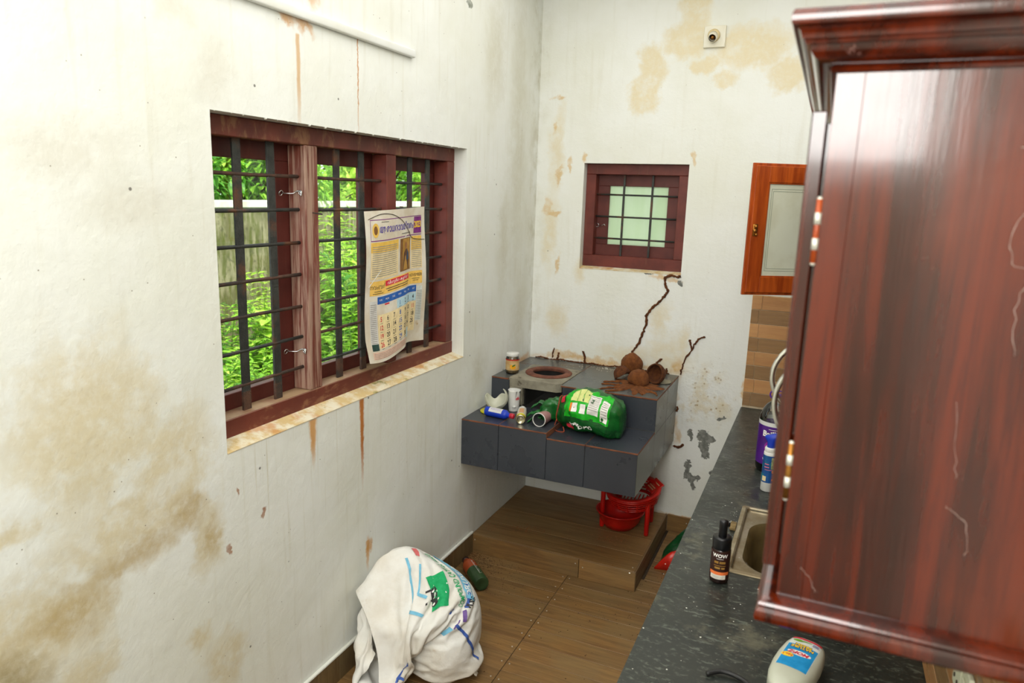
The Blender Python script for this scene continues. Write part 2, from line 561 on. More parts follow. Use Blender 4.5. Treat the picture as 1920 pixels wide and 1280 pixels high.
M_FLOOR = wood_mat('wood_look_plank_tile', [srgb(150, 113, 66), srgb(118, 86, 50), srgb(84, 60, 36), srgb(132, 112, 76)], (1.1, 14, 14), .42, bump=.08, rndamt=.32)
M_GROUT = pm('dark_grout', srgb(64, 48, 32), srgb(48, 36, 24), 20, rough=.9)
M_SPLASH_A = wood_mat('light_wood_look_tile', [srgb(196, 146, 92), srgb(180, 126, 76), srgb(150, 100, 58), srgb(204, 156, 104)], (1.2, 1.2, 16), .3, rndamt=.2)
M_SPLASH_B = wood_mat('dark_wood_look_tile', [srgb(158, 120, 76), srgb(136, 100, 62), srgb(108, 78, 46), srgb(150, 116, 72)], (1.2, 1.2, 16), .3, rndamt=.2)
M_SPLASH_Y = wood_mat('light_wood_look_tile_side', [srgb(196, 146, 92), srgb(180, 126, 76), srgb(150, 100, 58), srgb(204, 156, 104)], (1.2, 1.2, 16), .3, rndamt=.35)
M_SGROUT = pm('cream_grout', srgb(214, 196, 166), srgb(196, 176, 144), 20, rough=.85)
M_BASE = wood_mat('skirting_tile', [srgb(128, 104, 68), srgb(104, 82, 52), srgb(76, 58, 36), srgb(120, 104, 74)], (10, 10, 1.2), .45, rndamt=.35)
M_NAIL = pm('screw_head', srgb(200, 194, 180), rough=.4, metal=.6)
M_DIRT = pm('dark_crumbs', srgb(54, 36, 20), srgb(84, 52, 26), 60, rough=.95)

# ------------------------------------------------------------------ room shell
RW, RY, RH = 1.945, -5.6, 3.15
def wall_hole(axis, plane, back, u0, u1, v0, v1, hu0, hu1, hv0, hv1, mat, name):
    """wall slab with a rectangular opening; axis 'x' -> u is y, axis 'y' -> u is x"""
    us = [u0, hu0, hu1, u1]; vs = [v0, hv0, hv1, v1]
    V, F = [], []
    def P(d, u, v):
        return (d, u, v) if axis == 'x' else (u, d, v)
    for d in (plane, back):
        for v in vs:
            for u in us:
                V.append(P(d, u, v))
    def id(k, i, j): return k * 16 + j * 4 + i
    for k in (0, 1):
        for j in range(3):
            for i in range(3):
                if i == 1 and j == 1: continue
                q = (id(k, i, j), id(k, i + 1, j), id(k, i + 1, j + 1), id(k, i, j + 1))
                flip = (k == 1) ^ (axis == 'y')
                F.append(q if not flip else tuple(reversed(q)))
    ring = [(1, 1), (2, 1), (2, 2), (1, 2)]
    for a in range(4):
        i0, j0 = ring[a]; i1, j1 = ring[(a + 1) % 4]
        F.append((id(0, i0, j0), id(0, i1, j1), id(1, i1, j1), id(1, i0, j0)))
    ring = [(0, 0), (3, 0), (3, 3), (0, 3)]
    for a in range(4):
        i0, j0 = ring[a]; i1, j1 = ring[(a + 1) % 4]
        F.append((id(0, i1, j1), id(0, i0, j0), id(1, i0, j0), id(1, i1, j1)))
    o = obj(name, (V, F), mat)
    return struct(o)

wall_hole('x', 0.0, -0.2, RY - .2, 0.2, -.1, RH, -2.45, -0.899, 1.121, 2.130, M_WL, 'wall_left')
wall_hole('y', 0.0, 0.2, 0.0, RW + .2, -.1, RH, .289, .8815, 1.514, 2.114, M_WB, 'wall_back')
struct(obj('wall_right', box(RW, RW + .2, RY - .2, 0, -.1, RH), M_PLAIN))
struct(obj('wall_rear', box(0, RW, RY - .2, RY, -.1, RH), M_PLAIN))
struct(obj('ceiling', box(-.2, RW + .2, RY - .2, .2, RH, RH + .15), M_CEIL))

# ------------------------------------------------------------------ floor with plank tiles
floor = struct(obj('floor', box(0, RW, RY, 0, -.1, -.003), M_GROUT))
PL = {}
def plank(name, x0, x1, y0, y1, z0, z1, mat, parent, bev=.0012):
    key = (round(x1 - x0, 4), round(y1 - y0, 4), round(z1 - z0, 4), mat.name, bev)
    if key not in PL:
        me = bpy.data.meshes.new(name)
        w, d, h = key[:3]
        V, F = box(-w / 2, w / 2, -d / 2, d / 2, -h / 2, h / 2, bev)
        me.from_pydata(V, [], F); me.materials.append(mat); PL[key] = me
    o = bpy.data.objects.new(name, PL[key])
    o.location = Vector(((x0 + x1) / 2, (y0 + y1) / 2, (z0 + z1) / 2)) - rootloc(parent)
    COL.objects.link(o); o.parent = parent
    return o

nail_me = bpy.data.meshes.new('nail')
nv, nf = lathe([(.0036, 0), (.0033, .0012), (.0018, .002)], 10)
nail_me.from_pydata(nv, [], nf); nail_me.materials.append(M_NAIL)
def nail(x, y, z, parent, rot=(0, 0, 0)):
    o = bpy.data.objects.new('nail', nail_me)
    COL.objects.link(o); o.parent = parent
    pl = Vector(parent.location) if parent.parent else Vector((0, 0, 0))
    o.location = Vector((x, y, z)) - rootloc(parent) - pl
    o.rotation_euler = rot
    return o

g = .0018
pitch_y = .1085
rows = [-.7305 - pitch_y * k for k in range(-7, 24)]
for yb in rows:
    y1 = min(yb + pitch_y, 0.0)
    if y1 - yb < .02: continue
    a = plank('plank', g, .5615, yb + g / 2, y1 - g / 2, -.012, .0, M_FLOOR, floor) if yb < -.66 else None
    b = plank('plank', .5645 if yb < -.66 else .93, 1.60, yb + g / 2, y1 - g / 2, -.012, .0, M_FLOOR, floor)
    if -1.95 < yb < -.74:
        nail(.543, (yb + y1) / 2, 0, a); nail(.580, (yb + y1) / 2 - .003, 0, b)

# grit and crumbs lying on the floor tiles, by the step
def crumbs(name, spots, n, mat, label, cat, smin=.0012, smax=.004, seed=3):
    rnd = random.Random(seed)
    parts = []
    for cx, cy, rx, ry, z, wgt in spots:
        for i in range(int(n * wgt)):
            x, y = cx + rnd.gauss(0, rx), cy + rnd.gauss(0, ry)
            s = rnd.uniform(smin, smax)
            V = []
            for q in range(5):
                a = q * 1.2566 + rnd.uniform(-.3, .3)
                V.append((x + s * math.cos(a) * rnd.uniform(.6, 1.3), y + s * math.sin(a) * rnd.uniform(.6, 1.3), z))
            V.append((x, y, z + s * rnd.uniform(.3, .7)))
            parts.append((V, [(0, 1, 5), (1, 2, 5), (2, 3, 5), (3, 4, 5), (4, 0, 5), (4, 3, 2, 1, 0)]))
    o = obj(name, join(*parts), mat)
    return tag(o, label, cat, kind='stuff')
crumbs('dirt_crumbs', [(.12, -.85, .09, .04, 0, 1.0), (.2, -.98, .12, .08, 0, .5), (.8, -1.0, .1, .1, 0, .12), (.5, -1.1, .3, .25, 0, .25), (1.0, -.5, .06, .2, 0, .3), (.95, -1.1, .12, .15, 0, .1), (.05, -.80, .04, .02, 0, .5)], 330, M_DIRT,
       'dark dirt crumbs scattered on the plank tiles below the step', 'dirt')

# skirting
bl = struct_root('baseboard_left', (0, -2.1, 0))
y = -.762
k = 0
while y > -3.6:
    w = .135 if k else .10
    plank('skirting_tile', .0005, .011, y - w + g / 2, y - g / 2, .0, .112, M_BASE, bl, .001)
    y -= w; k += 1
obj('plaster_lip', box(.0003, .014, -3.6, -.765, .112, .124, .003), M_PLAIN, bl)
bb = struct_root('baseboard_back', (1.1, 0, 0))
for x0, x1 in ((.9165, 1.09), (1.092, 1.30), (1.302, 1.60)):
    plank('skirting_tile', x0, x1, -.011, -.0005, .0, .105, M_FLOOR, bb, .001)
nail(1.03, -.011, .07, bb, (math.pi / 2, 0, 0))

# raised step under the stove
st = thing('step_platform', 'low wood-look tiled step under the tiled stove', 'step', (.457, -.38, 0))
obj('core', box(.004, .905, -.752, -.004, 0, .094), M_GROUT, st)
for i, (y0, y1) in enumerate(((-.195, -.012), (-.385, -.195), (-.575, -.385), (-.757, -.575))):
    plank('plank', .003, .914, y0 + g / 2, y1 - g / 2, .094, .1055, M_FLOOR, st)
a = plank('plank', .002, .617, -.764, -.753, .001, .104, M_FLOOR, st)
b = plank('plank', .620, .913, -.7655, -.753, .001, .1045, M_FLOOR, st)
M_BASEY = wood_mat('side_plank_tile', [srgb(124, 96, 60), srgb(98, 74, 46), srgb(72, 54, 34), srgb(112, 94, 66)], (14, 1.1, 14), .5, rndamt=.3)
plank('plank', .9055, .916, -.764, -.012, .001, .108, M_BASEY, st)
for x, z in ((.022, .075), (.600, .078), (.640, .066)):
    nail(x, -.764 if x < .62 else -.7655, z, st, (math.pi / 2, 0, 0))
nail(.888, -.72, .1055, st)
M_RUSTY = pm('red_mud_dust', srgb(150, 84, 34), srgb(120, 62, 24), 40, rough=.95)
crumbs('mud_dust', [(.25, -.56, .06, .03, .1056, 1.0), (.72, -.47, .07, .03, .1056, .9), (.06, -.60, .03, .06, .1056, .5), (.5, -.5, .2, .1, .1056, .3)], 160, M_RUSTY,
       'reddish mud dust lying on top of the wood-look step', 'dirt', .001, .0032, 5)

# ------------------------------------------------------------------ windows
def paint_mat(name, base, dark, worn, amount, stretch=(6, 6, .6), dust=None):
    t = NT(name)
    v = t.coord('Object')
    n = t.noise(t.mapping(v, stretch), 5.0, 6, .65, .3)
    n2 = t.noise(v, 9.0, 5, .6)
    n3 = t.noise(v, 70.0, 3, .6)
    col = t.mix(t.ramp(n2, .35, .7), base, dark)
    col = t.mix(t.ramp(n, .62 - amount * .28, .74 - amount * .18, 0, .35 + .6 * amount), col, worn)
    if dust:
        g_ = t.n('ShaderNodeSeparateXYZ'); t.put(g_.inputs[0], t.n('ShaderNodeNewGeometry').outputs['Normal'])
        col = t.mix(t.math('MULTIPLY', t.ramp(g_.outputs[2], .6, .95), t.ramp(n2, .3, .6, .35, .9)), col, dust)
    nm = t.bump(t.math('ADD', n, t.math('MULTIPLY', n3, .2)), .15, .006)
    return t.done(t.bsdf(col, .48, spec=.4, normal=nm))
M_RED = paint_mat('oxide_red_paint', srgb(112, 50, 40), srgb(90, 38, 31), srgb(140, 100, 74), .12)
M_REDSASH = paint_mat('oxide_red_sash_paint', srgb(98, 44, 37), srgb(82, 35, 30), srgb(110, 66, 54), .05)
M_WORN = paint_mat('weathered_red_paint', srgb(116, 58, 46), srgb(104, 52, 40), srgb(170, 140, 122), .85, (14, 14, .7))
M_HEAD = paint_mat('water_marked_red_paint', srgb(112, 52, 40), srgb(92, 40, 32), srgb(150, 112, 76), .4, (4, 5, 2.2))
M_SILLWOOD = paint_mat('mouldy_red_sill_paint', srgb(112, 54, 42), srgb(100, 46, 36), srgb(150, 108, 76), .35, (3, 2.2, 5), srgb(170, 142, 108))
M_IRON = pm('black_iron', srgb(44, 46, 44), srgb(60, 62, 58), 30, rough=.55, metal=.2, bump=.3, bscale=200, c3=srgb(104, 66, 44), s3=7, lo3=.52, hi3=.68)
M_RUSTIRON = pm('rusty_iron', srgb(92, 62, 46), srgb(66, 46, 36), 30, rough=.7, bump=.4, bscale=220, c3=srgb(54, 46, 40), s3=9, lo3=.45, hi3=.6)
M_STEEL = pm('bright_steel', srgb(200, 200, 198), rough=.25, metal=1.0)
t = NT('window_glass')
ms = t.n('ShaderNodeMixShader'); tr = t.n('ShaderNodeBsdfTransparent'); gl = t.n('ShaderNodeBsdfGlossy')
tr.inputs[0].default_value = (.93, .96, .93, 1); gl.inputs[1].default_value = .03; ms.inputs[0].default_value = .06
t.t.links.new(tr.outputs[0], ms.inputs[1]); t.t.links.new(gl.outputs[0], ms.inputs[2])
M_GLASS = t.done(ms.outputs[0])
t = NT('frosted_green_glass')
ms = t.n('ShaderNodeMixShader'); tl = t.n('ShaderNodeBsdfTranslucent'); pb = t.bsdf(srgb(214, 228, 202), .25, spec=.5)
nz = t.ramp(t.noise(t.mapping(t.coord('Object'), (8, 8, 1)), 2.0, 3), .3, .7)
t.put(tl.inputs[0], t.mix(nz, srgb(226, 236, 216), srgb(214, 228, 200))); ms.inputs[0].default_value = .45
t.t.links.new(tl.outputs[0], ms.inputs[1]); t.t.links.new(pb, ms.inputs[2])
M_FROST = t.done(ms.outputs[0])

def sill_mat():
    t = NT('stained_sill_plaster')
    v = t.coord('Object')
    n = t.noise(v, 16.0, 5, .65); n2 = t.noise(v, 60.0, 4, .7)
    col = t.mix(t.ramp(n, .38, .62), srgb(228, 220, 196), srgb(210, 184, 132))
    n4 = t.noise(t.mapping(v, (1, 1, 1), (5, 2, 0)), 6.0, 4, .6)
    col = t.mix(t.ramp(n4, .56, .66, 0, .55), col, srgb(196, 120, 44))
    n5 = t.noise(t.mapping(v, (1, 1, 1), (9, 7, 3)), 14.0, 4, .6)
    col = t.mix(t.ramp(n5, .62, .7, 0, .7), col, srgb(126, 128, 60))
    col = t.mix(t.ramp(n2, .68, .74, 0, .8), col, srgb(60, 44, 28))
    return t.done(t.bsdf(col, .85, spec=.2, normal=t.bump(n2, .5, .006)))
M_SILL = sill_mat()

def hook(parent, z):
    """wire hook-and-eye latch reaching from the sash across the side of the mullion"""
    x, y = -.1405, -2.012
    pts = [(x + .004, y, z), (x + .018, y + .006, z), (x + .034, y + .016, z), (x + .044, y + .022, z + .007), (x + .054, y + .024, z + .009), (x + .062, y + .025, z + .002), (x + .062, y + .024, z - .009)]
    ring = [(x + .002 + .004 * math.sin(a), y - .008 + .009 * math.cos(a), z + .009 * math.sin(a)) for a in [i * math.pi / 6 for i in range(12)]]
    eye = [(x + .058 + .006 * math.cos(a), y + .026, z + .004 + .007 * math.sin(a)) for a in [i * math.pi / 6 for i in range(12)]]
    return obj('hook_latch', join(tube(smooth_path(pts, 3), .0022, 6), tube(ring, .0022, 6, True), tube(eye, .002, 6, True)), M_STEEL, parent, True)

def window_left():
    w = struct_root('window_1', (-.1, -1.675, 1.121))
    XF, XB = -.065, -.140
    y0, y1, z0, z1 = -2.449, -.9, 1.123, 2.129
    e = .003
    obj('frame_head', box(XB, XF, y0, y1, 2.069, z1, e), M_HEAD, w)
    obj('frame_sill', box(XB, XF + .002, y0, y1, z0, 1.200, e), M_SILLWOOD, w)
    obj('jamb', box(XB, XF, y0, -2.40, 1.2005, 2.0685, e), M_RED, w)
    obj('jamb', box(XB, XF, -.968, y1, 1.2005, 2.0685, e), M_RED, w)
    obj('mullion', box(XB, XF, -1.980, -1.911, 1.2005, 2.0685, e), M_WORN, w)
    obj('mullion', box(XB, XF, -1.476, -1.407, 1.2005, 2.0685, e), M_RED, w)
    lights = [(-2.40, -1.980), (-1.911, -1.476), (-1.407, -.968)]
    bars = [(-2.262, -2.113), (-1.766, -1.610), (-1.252, -1.100)]
    xb = -.097
    for (a, b), bs in zip(lights, bars):
        for by in bs:
            o = obj('grille_bar', box(xb - .004, xb + .004, by - .017, by + .017, 1.196, 2.075, .001), M_IRON, w)
            f = obj('bar_foot', box(xb - .0046, xb + .0046, by - .0176, by + .0176, 1.2, 1.2 + random.uniform(.05, .09), .001), M_RUSTIRON, o)
        for k in range(7):
            z = 1.961 - k * .1125
            rr = random.Random(k * 7 + int(a * 10))
            obj('grille_rod', tube([(xb, a - .004, z + rr.uniform(-.003, .003)), (xb, (a + b) / 2, z), (xb, b + .004, z + rr.uniform(-.003, .003))], .0062, 8), M_RUSTIRON if rr.random() < .55 else M_IRON, w, True)
    for i, (a, b) in enumerate(lights):
        xs0, xs1 = -.172, -.141
        a2, b2 = a - .012, b + .012
        s = obj('sash', join(box(xs0, xs1, a2, b2, 2.012, 2.085, .002), box(xs0, xs1, a2, b2, 1.186, 1.252, .002),
                             box(xs0, xs1, a2, a2 + .075, 1.2515, 2.0125, .002), box(xs0, xs1, b2 - .075, b2, 1.2515, 2.0125, .002),
                             box(xs0 + .004, xs1 - .004, a2 + .074, a2 + .082, 1.2515, 2.0125), box(xs0 + .004, xs1 - .004, b2 - .082, b2 - .074, 1.2515, 2.0125)), M_REDSASH, w)
        obj('pane', box(-.159, -.156, a2 + .07, b2 - .07, 1.247, 2.017), M_GLASS, s)
    # sloping plaster sill between wall edge and frame
    obj('window_sill', loft([[(.0015, y, 1.1212), (.0015, y, 1.1235), (-.064, y, 1.141), (-.064, y, 1.1212)] for y in (-2.449, -.9)]), M_SILL, w)
    hook(w, 1.905)
    hook(w, 1.345)
    obj('nail', tube([(-.068, -1.945, 1.841), (-.03, -1.935, 1.836)], .0025, 6), M_RUSTIRON, w)
    # ragged drops of lime along the top edge
    parts = []
    rr = random.Random(4)
    for i in range(26):
        y = -2.42 + i * .058 + rr.uniform(-.02, .02); s = rr.uniform(.002, .006)
        parts.append(lathe([(s * .9, 0), (s, -s * .4), (s * .6, -s)], 8, (-.004, y, 2.1305)))
    obj('lime_drips', join(*parts), M_PLAIN, w, True)
window_left()

def window_small():
    w = struct_root('window_2', (.585, .1, 1.514))
    x0, x1, z0, z1 = .290, .8805, 1.5155, 2.113
    Y0, Y1 = .052, .112
    e = .0025
    fw = .058
    obj('frame_head', box(x0, x1, Y0, Y1, z1 - fw, z1, e), M_RED, w)
    obj('frame_sill', box(x0, x1, Y0, Y1, z0 + .012, z0 + .078, e), M_RED, w)
    obj('jamb', box(x0, x0 + fw, Y0, Y1, z0 + .0785, z1 - fw - .0005, e), M_RED, w)
    obj('jamb', box(x1 - fw, x1, Y0, Y1, z0 + .0785, z1 - fw - .0005, e), M_RED, w)
    for x in (.508, .672):
        obj('grille_bar', box(x - .006, x + .006, .080, .088, z0 + .07, z1 - fw + .01, .001), M_IRON, w)
    for z in (1.943, 1.818, 1.693):
        obj('grille_rod', tube([(x0 + fw - .003, .084, z), (x1 - fw + .003, .084, z - .002)], .0052, 8), M_IRON, w, True)
    a, b, c, d = x0 + .045, x1 - .045, z0 + .066, z1 - .046
    s = obj('sash', join(box(a, b, .113, .140, d - .075, d, .002), box(a, b, .113, .140, c, c + .075, .002),
                         box(a, a + .08, .113, .140, c + .0745, d - .0745, .002), box(b - .08, b, .113, .140, c + .0745, d - .0745, .002)), M_REDSASH, w)
    obj('pane', box(a + .075, b - .075, .124, .128, c + .07, d - .07), M_FROST, s)
    z = 1.765
    ring = [(.352 + .01 * math.cos(q), .105, z + .01 * math.sin(q)) for q in [i * math.pi / 5 for i in range(10)]]
    obj('hook_latch', join(tube(ring, .002, 6, True), tube([(.36, .104, z), (.385, .1, z), (.395, .1, z + .008), (.405, .1, z - .004)], .002, 6)), M_STEEL, w, True)
    obj('window_sill', loft([[(x, -.0012, 1.5145), (x, -.0012, 1.5165), (x, .051, 1.5275), (x, .051, 1.5145)] for x in (.290, .8805)]), M_SILL, w)
window_small()

# ------------------------------------------------------------------ calendar on the grille
M_PAPER = pm('aged_paper', srgb(226, 220, 206), srgb(212, 200, 178), 10, rough=.75, spec=.2, c3=srgb(190, 160, 116), s3=9, lo3=.66, hi3=.74)
def ink(name, r, g_, b):
    return pm('ink_' + name, srgb(r, g_, b), srgb(min(255, r + 14), min(255, g_ + 14), min(255, b + 14)), 40, rough=.7, spec=.2)
I_PURPLE, I_GOLD, I_BLUE, I_RED, I_BLACK = ink('purple', 118, 44, 120), ink('gold', 226, 184, 84), ink('blue', 44, 92, 168), ink('red', 206, 44, 60), ink('black', 52, 50, 52)
I_CREAM, I_LBLUE, I_GREY, I_BROWN, I_YEL, I_WHITE = ink('cream', 226, 206, 158), ink('light_blue', 176, 206, 216), ink('grey', 150, 146, 138), ink('brown', 122, 84, 46), ink('yellow', 240, 200, 40), ink('white', 238, 236, 230)
I_PINK, I_DGREEN = ink('pink', 216, 178, 156), ink('dark_green', 40, 66, 60)
I_VIOLET = ink('violet', 88, 74, 156)

def calendar():
    root = thing('wall_calendar', 'curled paper wall calendar hanging on the barred window', 'calendar', (-.05, -1.43, 1.26))
    WD, HT = .462, .592
    def surf(u, v, off=0.0):
        # u: 0..WD left to right, v: 0 (bottom) .. HT (top)
        s = u / WD; q = max(0.0, 1 - v / HT)
        fold = 1 / (1 + math.exp(-(s - .66) * 26)); 
        x = -.046 + .030 * q ** 1.2 * (1 - .55 * s) + .012 * math.sin(s * 3.1) * (1 - q) - .040 * fold * (.02 + .98 * q) + .022 * q * max(0, s - .7) / .3
        x += .014 * max(0, q - .85) / .15 * (1 - s) + .005 * math.sin(7 * q + 4 * s)
        y = -1.665 + u - .030 * q * (1 - s) + .006 * math.sin(q * 5) + .014 * q * s
        z = 1.843 - (HT - v) + .018 * s * (1 - q) - .012 * q * math.sin(s * 7) + .03 * q * max(0, s - .6)
        # normal-ish offset towards the room / camera
        return (x + off * .82, y - off * .55, z)
    nu, nv = 44, 48
    G = rect2(0, WD, 0, HT, nu, nv)
    V = [surf(u, v) for u, v in G[0]] + [surf(u, v, -.0006) for u, v in G[0]]
    n = len(G[0])
    F = list(G[1]) + [tuple(n + i for i in reversed(f)) for f in G[1]]
    sheet = obj('sheet', (V, F), M_PAPER, root, True)
    def P(name, ps, mat, lvl=1):
        return prints(name, ps, lambda u, v: surf(u, v, .0006 * lvl), mat, sheet)
    def R(a, b, c, d):
        return rect2(a, b, c, d, max(1, int((b - a) / .012)), max(1, int((d - c) / .02)))
    # title block
    P('title_frame', [R(.03, .43, .555, .558), R(.03, .43, .474, .4775), R(.03, .0325, .4775, .555)], I_PURPLE)
    P('year_box', [R(.362, .43, .482, .553)], I_PURPLE)
    P('year_text', [text2('2023', .038, .396, .519, sx=.80, bold=.0012)], I_YEL, 2)
    P('title_text', [text2('\u0d06\u0d30\u0d3e\u0d27\u0d28\u0d3e\u0d35\u0d24\u0d4d\u0d38\u0d30\u0d02', .040, .222, .518, sx=.70, bold=.0008)], I_VIOLET, 2)
    P('small_text', [R(.10, .15, .546, .548), R(.25, .33, .488, .4905)], I_BLACK, 2)
    P('seal', [ell2(.062, .516, .021, .028)], I_GOLD, 2)
    P('seal_ring', [ell2(.062, .516, .012, .017)], I_BROWN, 3)
    # article block
    P('article_ground', [R(.03, .225, .43, .470), R(.345, .43, .41, .470)], I_GOLD)
    P('article_ground_lower', [R(.03, .225, .325, .43), R(.345, .43, .33, .41)], I_CREAM)
    lines = []
    for i in range(15):
        lines.append(R(.04, .215, .335 + i * .0083, .3378 + i * .0083))
        lines.append(R(.352, .424, .337 + i * .0083, .3398 + i * .0083))
    P('article_lines', lines, I_GREY, 2)
    P('picture_ground', [R(.24, .335, .33, .468)], I_BROWN)
    P('picture_gold', [R(.262, .330, .335, .465)], ink('ochre', 176, 132, 60), 2)
    P('picture_figure', [poly2([(.262, .335), (.322, .335), (.322, .385), (.306, .42), (.29, .424), (.272, .405)])], ink('robe', 92, 62, 44), 3)
    P('picture_mantle', [poly2([(.296, .372), (.322, .376), (.320, .402), (.305, .418)])], ink('mantle', 56, 76, 104), 4)
    P('picture_head', [ell2(.291, .436, .011, .015)], ink('skin', 152, 104, 66), 4)
    # month banner
    P('banner', [R(.03, .43, .262, .318)], ink('banner_gold', 232, 188, 92))
    P('banner_box', [R(.135, .322, .292, .313)], I_RED, 2)
    P('banner_box_text', [text2('\u0d35\u0d3f\u0d36\u0d41\u0d26\u0d4d\u0d27 \u0d15\u0d41\u0d30\u0d3f\u0d36\u0d4d', .017, .228, .302, sx=1.2)], I_WHITE, 3)
    P('month_text', [text2('NOVEMBER', .019, .378, .300), text2('\u0d28\u0d35\u0d02\u0d2c\u0d7c', .024, .082, .294), R(.14, .32, .279, .282), R(.15, .31, .270, .273), R(.06, .11, .276, .278), R(.05, .12, .268, .270), R(.35, .41, .284, .286), R(.36, .4, .276, .278)], I_BLACK, 2)
    # day grid
    X0, CW = .082, .0435
    P('weekday_bar', [R(X0, X0 + 7 * CW, .226, .255)], I_BLUE)
    P('weekday_text', [text2(w, .010, X0 + CW * (i + .5), .241) for i, w in enumerate(('SUN', 'MON', 'TUE', 'WED', 'THU', 'FRI', 'SAT'))], I_WHITE, 2)
    P('grid_ground', [R(X0, X0 + 7 * CW, .052, .184)], I_CREAM)
    P('grid_first_row', [R(X0 + 3 * CW, X0 + 7 * CW, .186, .224)], I_LBLUE)
    P('red_mark', [R(X0 + 1.1 * CW, X0 + 1.8 * CW, .218, .224)], I_RED)
    rows = [(.205, [0, 0, 0, 1, 2, 3, 4]), (.164, range(5, 12)), (.130, range(12, 19)), (.097, range(19, 26)), (.064, [26, 27, 28, 29, 30])]
    blk, red, blu = [], [], []
    for v, ds in rows:
        for i, d in enumerate(ds):
            if d == 0: continue
            g_ = text2(str(d), .027, X0 + CW * (i + .5), v, sx=.86, bold=.0005)
            (red if i == 0 or d == 11 else blu if d in (8, 15, 22, 29, 1) else blk).append(g_)
            blk.append(R(X0 + CW * (i + .3), X0 + CW * (i + .7), v - .0165, v - .015))
    P('day_numbers_black', blk, I_BLACK, 2); P('day_numbers_red', red, I_RED, 2); P('day_numbers_blue', blu, I_BLUE, 2)
    P('side_column', [R(.032, .078, .068, .24)] , ink('pale_grey', 206, 204, 200))
    P('side_lines', [R(.036, .074, .075 + i * .0075, .0775 + i * .0075) for i in range(21)] + [R(.392, .43, .1 + i * .0075, .1025 + i * .0075) for i in range(18)], I_GREY, 2)
    P('side_column_right', [R(.39, .432, .095, .25)], ink('pale_green', 206, 212, 206))
    P('photo', [R(.034, .078, .046, .072)], I_DGREEN, 2)
    P('footer', [R(.034, .29, .012, .040)], I_PINK)
    P('footer_lines', [R(.04, .285, .015 + i * .006, .0165 + i * .006) for i in range(4)], I_GREY, 2)
    P('footer_blue', [R(.30, .335, .03, .075)], I_LBLUE)
    # small tears and a pen line across the title
    P('crease_line', [rect2(.0, 0, 0, 0)] if False else [poly2([(.02, .30), (.30, .485), (.302, .482), (.022, .296)])], I_WHITE, 5)
    pts = [surf(u, v, .002) for u, v in ((.02, .560), (.10, .578), (.18, .572), (.25, .545), (.31, .50), (.345, .466), (.40, .455), (.455, .452))]
    obj('string', tube(smooth_path(pts, 4), .0012, 5), M_RUSTIRON, sheet)
    obj('hanging_nail', tube([surf(.245, .60, -.02), surf(.245, .60, .012)], .002, 6), M_RUSTIRON, root)
calendar()

# ------------------------------------------------------------------ wall cabinets
def cab_wood():
    t = NT('polished_mahogany')
    v = t.coord('Object')
    mv = t.mapping(v, (16, 16, .9))
    n = t.noise(mv, 1.6, 6, .6, .4)
    n2 = t.noise(mv, 7.0, 5, .7)
    n3 = t.noise(v, 3.2, 3, .5)
    col = t.mix(t.ramp(n, .34, .66), srgb(46, 13, 5), srgb(96, 30, 7))
    col = t.mix(t.ramp(n2, .5, .75, 0, .6), col, srgb(48, 13, 8))
    col = t.mix(t.ramp(n3, .5, .75, 0, .5), col, srgb(116, 43, 10))
    # faint whitish scuffs and cobweb traces on the varnish
    sc_ = t.noise(t.mapping(v, (1, 1, 1), (3, 1, 8)), 6.0, 8, .75, 1.5)
    col = t.mix(t.ramp(sc_, .66, .72, 0, .35), col, srgb(190, 150, 140))
    rough = t.ramp(t.noise(v, 9.0, 4, .6), .3, .7, .11, .19)
    nm = t.bump(t.math('ADD', n2, t.noise(v, 5.0, 3)), .05, .004)
    return t.done(t.bsdf(col, rough, spec=.55, normal=nm, coat=.5, coat_rough=.07))
M_CAB = cab_wood()
M_CABIN = pm('inner_orange_varnish', srgb(184, 84, 26), srgb(146, 58, 16), 4, (10, 10, .8), rough=.35, spec=.45, coat=.1, bump=.04, bscale=40)
M_CHROME = pm('chrome', srgb(216, 214, 206), rough=.16, metal=1.0)
M_BRASS = pm('old_brass', srgb(186, 132, 62), srgb(148, 96, 40), 30, rough=.35, metal=.9)
M_HINGEW = pm('pale_hinge_metal', srgb(220, 218, 206), rough=.4, metal=.5)
M_ETCH = pm('etched_glass', srgb(214, 216, 196), srgb(204, 204, 180), 6, rough=.35, spec=.5)
M_ETCHLINE = pm('etched_line', srgb(150, 158, 140), rough=.3)
M_DUST = pm('dusty_underside', srgb(120, 108, 84), srgb(94, 80, 60), 12, rough=.9)

